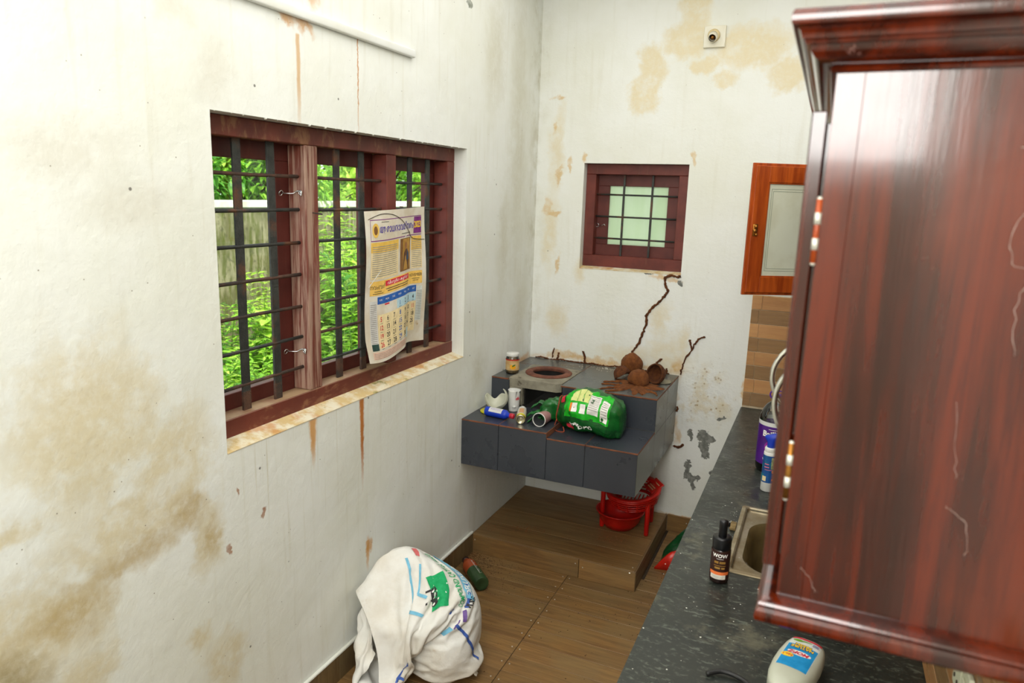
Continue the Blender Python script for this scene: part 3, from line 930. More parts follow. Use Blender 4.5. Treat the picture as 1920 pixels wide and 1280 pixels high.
def door_panel(root, w, z0, z1, hinge, th, handle_u, handle_out=.035, mat=None, hz=None, latch=False, ajar_mat=None, side=1, tho=.011):
    """framed cabinet door. hinge=(x,y); u runs from hinge to the free edge, n is the inner normal"""
    u = Vector((-math.sin(th), -math.cos(th), 0)); n = Vector((math.cos(th), -math.sin(th), 0)) * side
    H = Vector((hinge[0], hinge[1], 0))
    def L(a, b, z): return tuple(H + u * a + n * b + Vector((0, 0, z)))
    def lb(a0, a1, b0, b1, c0, c1, bev=.0015):
        V, F = box(a0, a1, b0, b1, c0, c1, bev)
        return [L(*v) for v in V], [tuple(reversed(f)) if side > 0 else f for f in F]
    m = mat or M_CAB
    s = .075; r = .012
    door = obj('door', join(lb(0, s, -tho, 0, z0, z1), lb(w - s * .9, w, -tho, 0, z0, z1), lb(s - .001, w - s * .9 + .001, -tho, 0, z1 - s, z1), lb(s - .001, w - s * .9 + .001, -tho, 0, z0, z0 + s)), m, root)
    obj('door_inner_frame', join(lb(r, s + .006, 0, .011, z0 + r, z1 - r), lb(w - s * .9 - .006, w - r, 0, .011, z0 + r, z1 - r), lb(s + .005, w - s * .9 - .005, 0, .011, z1 - s - .006, z1 - r), lb(s + .005, w - s * .9 - .005, 0, .011, z0 + r, z0 + s + .006)), ajar_mat or m, door)
    obj('bead', join(lb(s - .002, s + .012, .002, .008, z0 + s - .002, z1 - s + .002), lb(w - s * .9 - .012, w - s * .9 + .002, .002, .008, z0 + s - .002, z1 - s + .002), lb(s, w - s * .9, .002, .008, z1 - s - .012, z1 - s + .002), lb(s, w - s * .9, .002, .008, z0 + s - .002, z0 + s + .012)), ajar_mat or m, door)
    obj('glass_panel', lb(s + .004, w - s * .9 - .004, -.004, .0015, z0 + s + .004, z1 - s - .004, 0), M_ETCH, door)
    gl = []
    for d in (.032, .042):
        a0, a1, c0, c1 = s + d * .75, w - s * .9 - d * .75, z0 + s + d, z1 - s - d
        k = .002
        gl += [lb(a0, a1, .0012, .0022, c0, c0 + k, 0), lb(a0, a1, .0012, .0022, c1 - k, c1, 0), lb(a0, a0 + k, .0012, .0022, c0, c1, 0), lb(a1 - k, a1, .0012, .0022, c0, c1, 0)]
    obj('etched_border', join(*gl), M_ETCHLINE, door)
    if hz is None: hz = ((z0 + z1) / 2 - .065, (z0 + z1) / 2 + .065)
    P = []
    for i in range(17):
        f = i / 16
        o = handle_out * math.sin(math.pi * f) ** .65
        P.append(L(handle_u, -tho - o, hz[0] + (hz[1] - hz[0]) * f))
    hd = obj('handle', tube(P, .0055, 10), M_CHROME, door, True)
    for z in hz:
        obj('handle_foot', xf(lathe([(.009, 0), (.008, .003)], 12), Matrix.Translation(Vector(L(handle_u, -tho, z))) @ (-n).to_track_quat('Z', 'Y').to_matrix().to_4x4()), M_CHROME, hd, True)
    if latch:
        zc = (z0 + z1) / 2 + .0
        def small(a, b, z, r_): return xf(displaced(lathe([(r_ * .3, -r_), (r_, -r_ * .4), (r_, r_ * .4), (r_ * .3, r_)], 10), .002, 90), Matrix.Translation(Vector(L(a, b, z))))
        obj('latch', join(lb(w - .040, w - .018, .011, .013, zc - .026, zc + .026, .001), small(w - .029, .018, zc + .016, .007), small(w - .024, .02, zc - .002, .008), small(w - .032, .018, zc - .018, .006)), M_BRASS, door, True)
    return door

def sweep_moulding(prof, x, y0, y1, xw, mirror=False):
    """profile (out, z) swept along the near side (y0) and the front (x), mitred at the corner"""
    rings = []
    rings.append([(xw, y0 - o, z) for o, z in prof])
    rings.append([(x - o, y0 - o, z) for o, z in prof])
    rings.append([(x - o, y1, z) for o, z in prof])
    V, F = loft(rings, True, True, True)
    return V, F

X0C, YN, ZB, ZT = 1.595, -3.080, 1.426, 2.072
def near_cabinet():
    YE = -1.86
    c = thing('wall_cabinet', 'large glossy mahogany wall cabinet nearest the camera, over the counter', 'cabinet', (1.77, -2.47, ZB))
    obj('carcass', box(X0C + .008, RW - .002, YN + .019, YE, ZB, ZT, .001), M_CAB, c)
    for a, b in ((X0C, 1.6245), (1.6247, RW - .002)):
        obj('side_board', box(a, b, YN, YN + .0185, ZB, ZT, .0003), M_CAB, c)
    # cornice
    pr = [(.0, 2.070), (.006, 2.0705), (.0075, 2.0735), (.006, 2.0765), (.012, 2.0775), (.019, 2.080), (.025, 2.0845), (.029, 2.0905), (.030, 2.0955),
          (.034, 2.0960), (.035, 2.0985), (.036, 2.1005), (.0385, 2.1010), (.0390, 2.1035), (.041, 2.1090), (.0455, 2.1130), (.049, 2.1140), (.0505, 2.1170), (.0500, 2.1215), (.0505, 2.1245), (.048, 2.1295), (.042, 2.1315), (-.002, 2.1315), (-.002, 2.070)]
    o = obj('cornice', sweep_moulding(pr, X0C, YN, YE, RW - .002), M_CAB, c); auto_smooth(o, 35)
    pb = [(-.002, 1.390), (.012, 1.390), (.018, 1.3915), (.0225, 1.3955), (.024, 1.4020), (.0225, 1.4085), (.018, 1.4125), (.019, 1.4140), (.0205, 1.4170), (.019, 1.4205), (.013, 1.4235), (.004, 1.4265), (-.002, 1.4265)]
    o = obj('base_moulding', sweep_moulding(pb, X0C, YN, YE, RW - .002), M_CAB, c); auto_smooth(o, 35)
    obj('bottom_board', box(X0C - .002, RW - .002, YN, YE, 1.391, 1.4255), M_CAB, c)
    # two framed doors on the room side
    d1 = door_panel(c, .575, 1.462, 2.030, (1.5905, -3.0775), math.pi, .535, .029, hz=(1.475, 1.612), side=-1, tho=.017)
    d2 = door_panel(c, .600, 1.462, 2.030, (1.5905, -1.880), 0.0, .560, .043, hz=(1.50, 1.64), tho=.017)
    def hinge(z0, z1, ma, mb):
        x, y = 1.5925, -3.0825
        h = obj('hinge', tube([(x, y, z0), (x, y, z1)], .0034, 10), ma, d1, True)
        n = 5
        for i in (1, 3):
            a = z0 + (z1 - z0) * i / n; b = z0 + (z1 - z0) * (i + 1) / n
            obj('knuckle', tube([(x, y, a + .0006), (x, y, b - .0006)], .0038, 10), mb, c, True)
        for zz, sg in ((z0, -1), (z1, 1)):
            obj('hinge_tip', lathe([(.0030, -sg * .001), (.0032, sg * .001), (.0020, sg * .003)], 10, (x, y, zz)), mb, c, True)
    M_HO = pm('varnished_hinge', srgb(178, 78, 26), srgb(150, 58, 20), 40, rough=.35)
    hinge(1.857, 1.931, M_HO, M_HINGEW)
    hinge(1.560, 1.633, M_BRASS, M_HINGEW)
    # cobweb threads drooping on the side panel
    M_WEB = pm('cobweb', srgb(196, 176, 166), rough=.9)
    rr = random.Random(11)
    def web(pts, r):
        P = smooth_path([(x, YN - .0012, z) for x, z in pts], 5)
        P = [(p.x + rr.uniform(-.0016, .0016), p.y, p.z + rr.uniform(-.001, .001)) for p in P]
        return tube(P, [r * rr.uniform(.4, 1.4) for _ in P], 5)
    cw = obj('cobweb', join(web([(1.78, 1.99), (1.80, 1.985), (1.80, 1.94), (1.785, 1.90), (1.79, 1.87), (1.806, 1.86), (1.80, 1.82), (1.806, 1.77)], .00026),
                       web([(1.765, 1.585), (1.78, 1.575), (1.79, 1.565), (1.793, 1.53)], .00024),
                       web([(1.62, 1.47), (1.63, 1.46), (1.64, 1.44)], .00016), web([(1.76, 1.71), (1.765, 1.66), (1.772, 1.62)], .00012)), M_WEB, c)
    cw['kind'] = 'stuff'
    return c
near_cabinet()

def scraps():
    M_SCR = pm('crumpled_cream_paper', srgb(236, 226, 192), srgb(212, 196, 150), 20, rough=.8)
    rr = random.Random(2)
    for i, (x, L, nm) in enumerate(((1.585, .035, 'small crumpled cream paper scrap on the cabinet cornice near its corner'), (1.65, .03, 'flat cream paper scrap on the middle of the cabinet top edge'), (1.745, .06, 'long crumpled cream paper scrap on the cabinet top, rightmost'))):
        b = box(x, x + L, YN - .02, YN + .05, 2.1319, 2.1319 + (.004 if i < 2 else .008), 0)
        bm = bmesh.new()
        for v in b[0]: bm.verts.new(v)
        bm.verts.ensure_lookup_table()
        for f in b[1]: bm.faces.new([bm.verts[q] for q in f])
        bmesh.ops.subdivide_edges(bm, edges=list(bm.edges), cuts=4, use_grid_fill=True)
        for v in bm.verts:
            if v.co.z > 2.1325:
                v.co.z += .006 * mnoise.noise(v.co * 90) 
            v.co.x += .003 * mnoise.noise(v.co * 70 + Vector((5, 0, 0)))
            v.co.z = max(v.co.z, 2.1319)
        bm.verts.index_update()
        o = obj('paper_scrap', ([tuple(v.co) for v in bm.verts], [tuple(v.index for v in f.verts) for f in bm.faces]), M_SCR)
        bm.free()
        tag(o, nm, 'paper')
scraps()

def far_cabinet():
    y0, y1, z0, z1 = -1.84, -.515, 1.490, 2.118
    c = thing('wall_cabinet', 'mahogany wall cabinet with an open glazed door, beyond the large one', 'cabinet', (1.77, -1.18, z0))
    tk = .016
    obj('carcass', join(box(X0C, RW - .002, y0, y0 + tk, z0, z1), box(X0C, RW - .002, y1 - tk, y1, z0, z1), box(X0C, RW - .002, y0 + tk, y1 - tk, z0, z0 + tk), box(X0C, RW - .002, y0 + tk, y1 - tk, z1 - tk, z1), box(RW - .010, RW - .002, y0 + tk, y1 - tk, z0 + tk, z1 - tk)), M_CAB, c)
    obj('shelf', box(X0C + .02, RW - .012, y0 + tk + .001, y1 - tk - .001, 1.79, 1.805), M_CAB, c)
    door_panel(c, .43, 1.522, 2.090, (1.5845, -1.832), math.pi, .39, .035, side=-1)
    door_panel(c, .43, 1.522, 2.090, (1.5845, -.965), 0.0, .39, .035, hz=(1.74, 1.86))
    door_panel(c, .345, 1.522, 2.092, (1.580, -.530), math.radians(60), .325, .030, mat=M_CABIN, latch=True, hz=(1.755, 1.885))
far_cabinet()

# ------------------------------------------------------------------ counter with sink
def granite():
    t = NT('black_granite')
    v = t.coord('Object')
    w = t.vmath('ADD', v, t.vmath('MULTIPLY', t.noise(v, 9.0, 3, .5, out=1), (.05, .05, .05)))
    mv = t.mapping(w, (18, 48, 18), rot=(0, 0, .55))
    f = t.noise(mv, 1.6, 5, .65, .5)
    f2 = t.noise(t.mapping(v, (60, 100, 60), rot=(0, 0, .55)), 1.2, 4, .6)
    d = t.noise(v, 90.0, 3, .6)
    col = t.mix(t.ramp(f, .54, .66, 0, .85), srgb(40, 44, 40), srgb(96, 102, 92))
    col = t.mix(t.ramp(f2, .6, .72, 0, .5), col, srgb(124, 128, 116))
    col = t.mix(t.ramp(t.noise(v, 5.0, 5, .7), .56, .74, 0, .5), col, srgb(122, 118, 96))
    return t.done(t.bsdf(col, t.ramp(t.noise(v, 6, 4), .3, .7, .26, .46), spec=.55, normal=t.bump(d, .05, .002)))
M_GRAN = granite()
M_SINK = pm('stainless_steel', srgb(190, 180, 158), srgb(160, 146, 118), 7, rough=.32, rough2=.5, metal=.85, c3=srgb(136, 116, 80), s3=5, lo3=.45, hi3=.7)
M_SINKB = pm('grimy_sink_bowl', srgb(122, 106, 70), srgb(100, 86, 54), 6, rough=.4, rough2=.55, metal=.55)
CZ = .816
SX0, SX1, SY0, SY1 = 1.424, 1.865, -1.892, -1.366
def counter():
    x0, x1, y0, y1 = 1.268, RW - .001, -3.45, -.001
    c = thing('kitchen_counter', 'black speckled granite counter running along the right wall', 'counter', (1.6, -1.7, 0))
    hx0, hx1, hy0, hy1 = SX0 + .02, SX1 - .02, SY0 + .02, SY1 - .02
    xs = [x0, hx0, hx1, x1]; ys = [y0, hy0, hy1, y1]
    V, F = [], []
    for z in (CZ - .03, CZ):
        for b in ys:
            for a in xs: V.append((a, b, z))
    def I(k, i, j): return k * 16 + j * 4 + i
    for k in (0, 1):
        for j in range(3):
            for i in range(3):
                if i == 1 and j == 1: continue
                q = (I(k, i, j), I(k, i + 1, j), I(k, i + 1, j + 1), I(k, i, j + 1))
                F.append(q if k else tuple(reversed(q)))
    for ring, fl in (([(1, 1), (2, 1), (2, 2), (1, 2)], True), ([(0, 0), (3, 0), (3, 3), (0, 3)], False)):
        for a in range(4):
            p, q = ring[a], ring[(a + 1) % 4]
            f = (I(0, *p), I(0, *q), I(1, *q), I(1, *p))
            F.append(tuple(reversed(f)) if fl else f)
    obj('countertop', (V, F), M_GRAN, c)
    for ya, yb in ((-3.42, -3.32), (-2.15, -2.05), (-1.12, -1.02), (-.10, -.002)):
        obj('pier', box(1.34, RW - .002, ya, yb, .001, CZ - .0305), M_PLAIN, c)
counter()

def rrect(x0, x1, y0, y1, r, z, n=8):
    P = []
    for cx, cy, a0 in ((x1 - r, y1 - r, 0), (x0 + r, y1 - r, 90), (x0 + r, y0 + r, 180), (x1 - r, y0 + r, 270)):
        for i in range(n + 1):
            a = math.radians(a0 + 90 * i / n)
            P.append((cx + r * math.cos(a), cy + r * math.sin(a), z))
    return P

def sink():
    s = thing('kitchen_sink', 'grimy stainless steel sink set into the granite counter', 'sink', (1.645, -1.63, CZ - .17))
    def rr(d, r, z): return rrect(SX0 + d, SX1 - d, SY0 + d, SY1 - d, r, z)
    o = obj('rim', loft([rr(0, .012, CZ + .0006), rr(.001, .012, CZ + .004), rr(.014, .012, CZ + .0055), rr(.019, .012, CZ + .003), rr(.0205, .012, CZ - .007), rr(.024, .014, CZ - .009)] , False, False), M_SINK, s)
    auto_smooth(o, 30)
    def b(d, r, z, dx=0): return rrect(SX0 + .045 + d, SX1 - .055 - d, SY0 + .055 + d, SY1 - .085 - d, r, z)
    o = obj('deck', loft([rr(.0235, .014, CZ - .0088), b(-.004, .10, CZ - .0095)], False, False), M_SINK, s)
    o = obj('bowl', loft([b(-.004, .10, CZ - .0095), b(.004, .10, CZ - .016), b(.012, .10, CZ - .05), b(.020, .10, CZ - .13), b(.035, .09, CZ - .158), b(.07, .07, CZ - .168)], False, True), M_SINKB, s)
    auto_smooth(o, 60)
    obj('drain', lathe([(.038, 0), (.038, .003), (.030, .002), (.012, .0015)], 24, (1.64, -1.64, CZ - .1678)), M_STEEL, s, True)
sink()

# wood-look wall tiles above the counter
def tile_run(parent, axis, u0, u1, d0, d1, zs, z_h, breaks, mats):
    for k in range(zs[1]):
        z0 = zs[0] + k * z_h; z1 = z0 + z_h
        m = mats[k % 2]
        bs = [u0] + [b for b in breaks(k) if u0 + .01 < b < u1 - .01] + [u1]
        for a, b in zip(bs[:-1], bs[1:]):
            if axis == 'x':
                plank('wall_tile', a + .0008, b - .0008, d0, d1, z0 + .0016, z1 - .0016, m, parent, .0012)
            else:
                plank('wall_tile', d0, d1, a + .0008, b - .0008, z0 + .0016, z1 - .0016, m, parent, .0012)
sp = struct_root('trim_1', (1.6, 0, CZ))
obj('grout_bed', box(1.272, RW - .001, -.0062, -.0005, CZ + .002, 1.442), M_SGROUT, sp)
tile_run(sp, 'x', 1.2715, RW - .002, -.0105, -.004, (.8285 - .0, 8), .0765, lambda k: [1.318 + .012 * ((k * 5) % 3 - 1) * .5, 1.62 + .06 * (k % 2)], (M_SPLASH_B, M_SPLASH_A))
sp2 = struct_root('trim_2', (RW, -1.6, CZ))
obj('grout_bed', box(RW - .0062, RW - .0005, -3.44, -.012, CZ + .002, 1.30), M_SGROUT, sp2)
tile_run(sp2, 'y', -3.44, -.0125, RW - .0105, RW - .004, (CZ + .004, 6), .0765, lambda k: [-3.1 + .6 * i + .3 * (k % 2) for i in range(6)], (M_SPLASH_A, M_SPLASH_B))
M_SWITCH = pm('yellowed_white_plastic', srgb(226, 226, 200), srgb(214, 212, 180), 8, rough=.4)
so = thing('socket_plate', 'yellowed white wall socket on the tiles below the large cabinet', 'socket', (RW - .012, -2.56, 1.02))
obj('plate', box(RW - .020, RW - .0108, -2.625, -2.495, 1.015, 1.10, .003, 2), M_SWITCH, so)
obj('rocker', box(RW - .0245, RW - .0195, -2.612, -2.585, 1.035, 1.08, .002), M_SWITCH, so)
obj('socket_face', box(RW - .0225, RW - .0195, -2.570, -2.508, 1.027, 1.088, .002), M_SWITCH, so)
for y, z in ((-2.552, 1.045), (-2.526, 1.045), (-2.539, 1.07)):
    obj('socket_hole', xf(lathe([(.0042, 0), (.0042, .002)], 10), Matrix.Translation((RW - .0223, y, z)) @ Matrix.Rotation(-math.pi / 2, 4, 'Y')), M_GROUT, so)

# ------------------------------------------------------------------ tiled stove
def glaze(name, c1, c2):
    t = NT(name)
    v = t.coord('Object')
    n = t.noise(v, 5.0, 5, .6); n2 = t.noise(v, 30.0, 4, .7)
    col = t.mix(t.ramp(n, .35, .7), c1, c2)
    col = t.mix(t.ramp(n2, .58, .8, 0, .16), col, srgb(110, 106, 96))
    return t.done(t.bsdf(col, t.ramp(n, .35, .65, .26, .34), spec=.6, normal=t.bump(n, .03, .002)))
M_GLAZE = glaze('slate_blue_glazed_tile', srgb(52, 56, 64), srgb(57, 61, 69))
M_GLAZETOP = glaze('top_tile_painted_sheen', srgb(72, 76, 76), srgb(86, 88, 84))  # paler than the front: the back wall's reflection is put into the colour
M_CLAY = pm('bare_tile_edge', srgb(132, 78, 50), srgb(104, 62, 42), 20, rough=.85)
M_SOOT = pm('soot', srgb(20, 18, 16), srgb(32, 29, 26), 20, rough=.95)
M_CONC = pm('grey_concrete', srgb(150, 144, 126), srgb(126, 120, 104), 14, rough=.85, bump=.3, bscale=80, c3=srgb(92, 84, 70), s3=18, lo3=.58, hi3=.68)
M_RIM = pm('burnt_clay_ring', srgb(128, 78, 58), srgb(98, 58, 44), 18, rough=.85, bump=.4, bscale=70)
def tile(x0, x1, y0, y1, z0, z1, parent, face, mat=None, name='tile', bev=.0014):
    """glazed tile; a lying tile shows bare clay along its front and side edges"""
    V, F = box(x0, x1, y0, y1, z0, z1, bev)
    fm = []
    for f in F:
        a, b, c = (Vector(V[f[i]]) for i in (0, 1, 2))
        n = (b - a).cross(c - a).normalized()
        fm.append(1 if face == '+z' and n.z < .9 and (n.y < -.5 or n.x > .5) else 0)
    return obj(name, (V, F), [mat or M_GLAZE, M_CLAY], parent, fm=fm)

def stove():
    s = thing('hearth_stove', 'wall-hung wood stove clad in dark slate-blue tiles', 'stove', (.457, -.45, .56))
    e = .008
    XR, YF, YM, Z0, ZT_, ZL, ZR = .915, -.906, -.556, .560, .948, .802, .776
    obj('body', join(box(.001, XR - e, YF + e, -.001, Z0, ZR - e), box(.001, .46, YF + e, -.001, ZR - e, ZL - e),
                     box(.001, .106, YM + e, -.001, ZL - e, ZT_ - e), box(.412, XR - e, YM + e, -.001, ZR - e, ZT_ - e), box(.106, .412, -.16, -.001, ZL - e, ZT_ - e)), M_CONC, s)
    obj('firebox_lining', join(box(.106, .412, -.168, -.1605, ZL - e, .90), box(.1845, .192, YM + .03, -.168, ZL - e, .90), box(.404, .4115, YM + .01, -.168, ZL - e, .90), box(.192, .404, YM + .01, -.168, ZL - e, ZL - e + .004)), M_SOOT, s)
    obj('fire_door_post', box(.107, .184, YM + .002, YM + .06, ZL + .001, .9045, .003), M_CONC, s)
    # front, ledge, riser, top and side cladding: one object per tile
    for a, b in ((.0015, .208), (.2095, .4635)):
        tile(a, b, YF, YF + e, Z0, ZL - .002, s, '-y')
    for a, b in ((.465, .660), (.6615, XR - .001)):
        tile(a, b, YF, YF + e, Z0, ZR - .002, s, '-y')
    for a, b in ((.0015, .208), (.2095, .4635)):
        tile(a, b, YF - .001, YM - .001, ZL - e, ZL, s, '+z')
    for a, b in ((.465, .660), (.6615, XR + .001)):
        tile(a, b, YF - .001, YM - .001, ZR - e, ZR, s, '+z')
    obj('ledge_edge', box(.4636, .4650, YF, YM, ZR, ZL - .0005), M_CLAY, s)
    tile(.0015, .1055, YM, YM + e, ZL + .0005, ZT_ - .009, s, '-y')
    tile(.413, .660, YM, YM + e, ZR + .0005, ZT_ - .009, s, '-y')
    tile(.6615, XR - .001, YM, YM + e, ZR + .0005, ZT_ - .009, s, '-y')
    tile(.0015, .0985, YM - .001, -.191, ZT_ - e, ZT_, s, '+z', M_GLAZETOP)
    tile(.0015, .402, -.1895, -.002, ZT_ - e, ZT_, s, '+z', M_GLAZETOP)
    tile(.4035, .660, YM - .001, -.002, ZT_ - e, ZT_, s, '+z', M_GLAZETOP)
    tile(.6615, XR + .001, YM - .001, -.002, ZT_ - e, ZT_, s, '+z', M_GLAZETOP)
    M_SIDE = glaze('side_tile_painted_sheen', srgb(92, 94, 86), srgb(112, 112, 100))  # grazing reflection of the white wall painted in as a lighter glaze
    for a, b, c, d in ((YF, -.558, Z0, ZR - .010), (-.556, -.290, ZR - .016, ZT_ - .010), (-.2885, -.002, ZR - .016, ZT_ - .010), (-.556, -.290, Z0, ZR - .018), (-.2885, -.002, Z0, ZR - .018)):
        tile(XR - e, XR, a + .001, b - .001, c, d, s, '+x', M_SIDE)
    # burner plate with round hole
    cx, cy, n = .255, -.345, 48
    px0, px1, py0, py1 = .1005, .4015, -.556, -.1925
    def sq(a):
        d = Vector((math.cos(a), math.sin(a)))
        ts = []
        if d.x > 1e-6: ts.append((px1 - cx) / d.x)
        if d.x < -1e-6: ts.append((px0 - cx) / d.x)
        if d.y > 1e-6: ts.append((py1 - cy) / d.y)
        if d.y < -1e-6: ts.append((py0 - cy) / d.y)
        t_ = min(ts); return (cx + d.x * t_, cy + d.y * t_)
    rim_sq = [sq(2 * math.pi * i / n) for i in range(n)]
    ci = [(cx + .098 * math.cos(2 * math.pi * i / n), cy + .098 * math.sin(2 * math.pi * i / n)) for i in range(n)]
    zt, zb = ZT_ + .003, .9055
    obj('burner_plate', loft([[(x, y, zb) for x, y in ci], [(x, y, zb) for x, y in rim_sq], [(x, y, zt) for x, y in rim_sq], [(x, y, zt) for x, y in ci], [(x, y, zb) for x, y in ci]], False, False), M_CONC, s)
    pr = [(.094, -.010), (.089, .003), (.092, .009), (.105, .012), (.122, .010), (.131, .004), (.131, .0), (.100, -.001)]
    obj('flue_throat', lathe([(.0975, -.044), (.0972, -.002)], 40, (cx, cy, zt), False, False), M_SOOT, s, True)
    o = obj('burner_ring', displaced(loft([[(cx + r * math.cos(a), cy + r * math.sin(a), zt + z) for a in [2 * math.pi * i / 40 for i in range(40)]] for r, z in pr], False, False), .002, 40), M_RIM, s, True)
    return s
stove()

# ------------------------------------------------------------------ termite trails (raised mud tubes)
M_MUD = pm('termite_mud', srgb(112, 62, 24), srgb(84, 44, 16), 50, rough=.95, bump=.8, bscale=220)
M_MUDL = pm('orange_termite_mud', srgb(134, 78, 30), srgb(108, 58, 20), 45, rough=.95, bump=.8, bscale=200)
def trail(pts, r=.008, seed=0):
    rr = random.Random(seed)
    P = smooth_path([(x, -.003, z) for x, z in pts], 7)
    P = [Vector((p.x + rr.gauss(0, .0016), p.y, p.z + rr.gauss(0, .0016))) for p in P]
    return tube(P, [r * rr.uniform(.6, 1.25) for _ in P], 7)
TR = [([(.637, 1.051), (.668, 1.102), (.696, 1.183), (.709, 1.231), (.708, 1.277), (.742, 1.327), (.773, 1.36), (.806, 1.402), (.816, 1.424), (.798, 1.468), (.799, 1.498), (.827, 1.512), (.863, 1.506), (.883, 1.512)], .0075, 'long winding termite mud trail from the coconut shells up to the small window'),
      ([(.760, .955), (.767, .978), (.786, 1.005), (.809, 1.033)], .007, 'short leaning mud trail on the wall right of the coconut shells'),
      ([(.353, .951), (.354, .984), (.342, 1.022)], .006, 'short upright mud trail on the wall behind the burner, right of a pair'),
      ([(.179, .951), (.187, .997)], .006, 'stubby mud trail behind the burner, right one of a close pair'),
      ([(.148, .959), (.149, .993), (.159, 1.021)], .004, 'thin broken mud trail behind the burner, left one of a close pair'),
      ([(.843, .951), (.844, .981)], .006, 'tiny mud stub on the wall above the round lid'),
      ([(.918, .528), (.946, .523), (.972, .547)], .007, 'small hooked mud trail low on the wall beside the stove'),
      ([(.919, .736), (.924, .763)], .006, 'mud nub on the wall at the side of the stove')]
for i, (p, r, lab) in enumerate(TR):
    tag(obj('termite_trail', trail(p, r, i), M_MUD, smooth=True), lab, 'mud trail')
o = obj('termite_trail', join(trail([(.925, .957), (.930, .991), (.944, 1.05), (.978, 1.106), (.983, 1.122), (1.008, 1.168), (1.042, 1.186)], .0055, 20), trail([(.978, 1.106), (.967, 1.132), (.959, 1.159)], .006, 21)), M_MUD, smooth=True)
tag(o, 'forked termite mud trail rising right of the stove corner', 'mud trail')
o = obj('termite_trail', join(*[trail([(a, .951), (a + .035, .952 + .004 * math.sin(a * 40)), (a + .07, .951)], .0045, 40 + i) for i, a in enumerate([.04 + .068 * k for k in range(12)])]), M_MUD, smooth=True)
tag(o, 'low crust of termite mud along the back edge of the stove top', 'mud trail')

# ------------------------------------------------------------------ coconut shells in mud
def half_shell(r, th=.006, cut=0.0, seed=0):
    pr = []
    n = 12
    for i in range(n + 1):
        a = math.radians(-90 + (90 + cut) * i / n)
        pr.append((max(.0005, r * math.cos(a)), r * math.sin(a)))
    for i in range(n, -1, -1):
        a = math.radians(-90 + (90 + cut) * i / n)
        pr.append((max(.0004, (r - th) * math.cos(a)), (r - th) * math.sin(a)))
    return displaced(lathe(pr, 28, cap0=True, cap1=True), r * .11, 4.2 / r * .3, (seed * 3.1, 0, 0), 4)
ZS = .948
def shell(loc, r, rot, lab, cut=0, seed=0):
    V, F = half_shell(r, .007, cut, seed)
    Mx = Euler([math.radians(a) for a in rot]).to_matrix()
    V = [Mx @ Vector(v) for v in V]
    zmin = min(v.z for v in V)
    o = obj('coconut_shell', ([tuple(v) for v in V], F), M_MUDL if seed % 2 else M_MUD, smooth=True)
    o.location = (loc[0], loc[1], ZS + .001 - zmin + loc[2])
    return tag(o, lab, 'coconut shell', 'mud-covered coconut shells on the stove')
shell((.665, -.105, .0), .062, (205, 25, 0), 'tallest mud-covered coconut shell, standing nearest the wall', 30, 1)
shell((.655, -.27, .0), .046, (165, -30, 20), 'small mud-caked coconut shell, leftmost of the heap', 10, 2)
shell((.765, -.345, .0), .056, (180, 10, 0), 'rounded orange coconut shell lying open side down at the front', 25, 3)
shell((.835, -.255, .0), .055, (55, -75, 10), 'mud-covered coconut shell lying open towards the left', 15, 4)
shell((.745, -.215, .0), .045, (185, 5, 40), 'mud-covered coconut shell in the middle of the heap', 10, 5)
def mud_patch():
    rr = random.Random(9)
    n, m = 72, 9
    V, F = [], []
    for k in range(m):
        f = k / (m - 1)
        for i in range(n):
            a = 2 * math.pi * i / n
            spike = 1 + .28 * math.sin(a * 5 + 1) + .22 * math.sin(a * 9 + 2.2) + .16 * math.sin(a * 17)
            rx, ry = .105 * spike, .14 * spike
            x = .765 + rx * f * math.cos(a); y = -.36 + ry * f * math.sin(a)
            y = max(y, -.552); x = min(x, .908)
            h = .014 * (1 - f) ** .6 * (1 + .6 * mnoise.noise(Vector((x * 60, y * 60, 0)))) + .0012
            V.append((x, y, ZS + .0008 + h * (1 if k < m - 1 else .0)))
    for k in range(m - 1):
        for i in range(n):
            j = (i + 1) % n
            F.append((k * n + i, (k + 1) * n + i, (k + 1) * n + j, k * n + j))
    parts = [(V, F)]
    for pts in ([(.70, -.44), (.66, -.46), (.62, -.50), (.60, -.54)], [(.68, -.40), (.63, -.40), (.585, -.42)], [(.72, -.47), (.68, -.52), (.64, -.54)], [(.84, -.44), (.88, -.46), (.90, -.50)], [(.66, -.33), (.62, -.345), (.58, -.37)], [(.83, -.38), (.88, -.37)], [(.80, -.47), (.83, -.52)]):
        P = smooth_path([(x, y, ZS + .003) for x, y in pts], 4)
        parts.append(tube(P, [.011 * rr.uniform(.5, 1.1) * (1 - .6 * i / len(P)) for i in range(len(P))], 7))
    o = obj('mud_patch', join(*parts), M_MUDL, smooth=True)
    tag(o, 'splayed orange termite mud crust under the coconut shells', 'mud')
mud_patch()
tag(auto_smooth(obj('round_lid', displaced(lathe([(.010, .0), (.044, .0), (.047, .003), (.046, .006), (.036, .008), (.010, .0075)], 32, (.866, -.205, ZS + .0008)), .0008, 40), pm('dirty_beige_plastic', srgb(146, 140, 118), srgb(120, 112, 90), 12, rough=.7)), 30),
    'dirty beige round lid lying flat at the stove corner', 'lid')
crumbs('lime_flakes', [(.55, -.06, .1, .02, ZS + .0003, 1), (.5, -.1, .12, .03, ZS + .0003, .5)], 60, M_PLAIN, 'white lime flakes on the stove top along the wall', 'debris', .001, .004, 8)

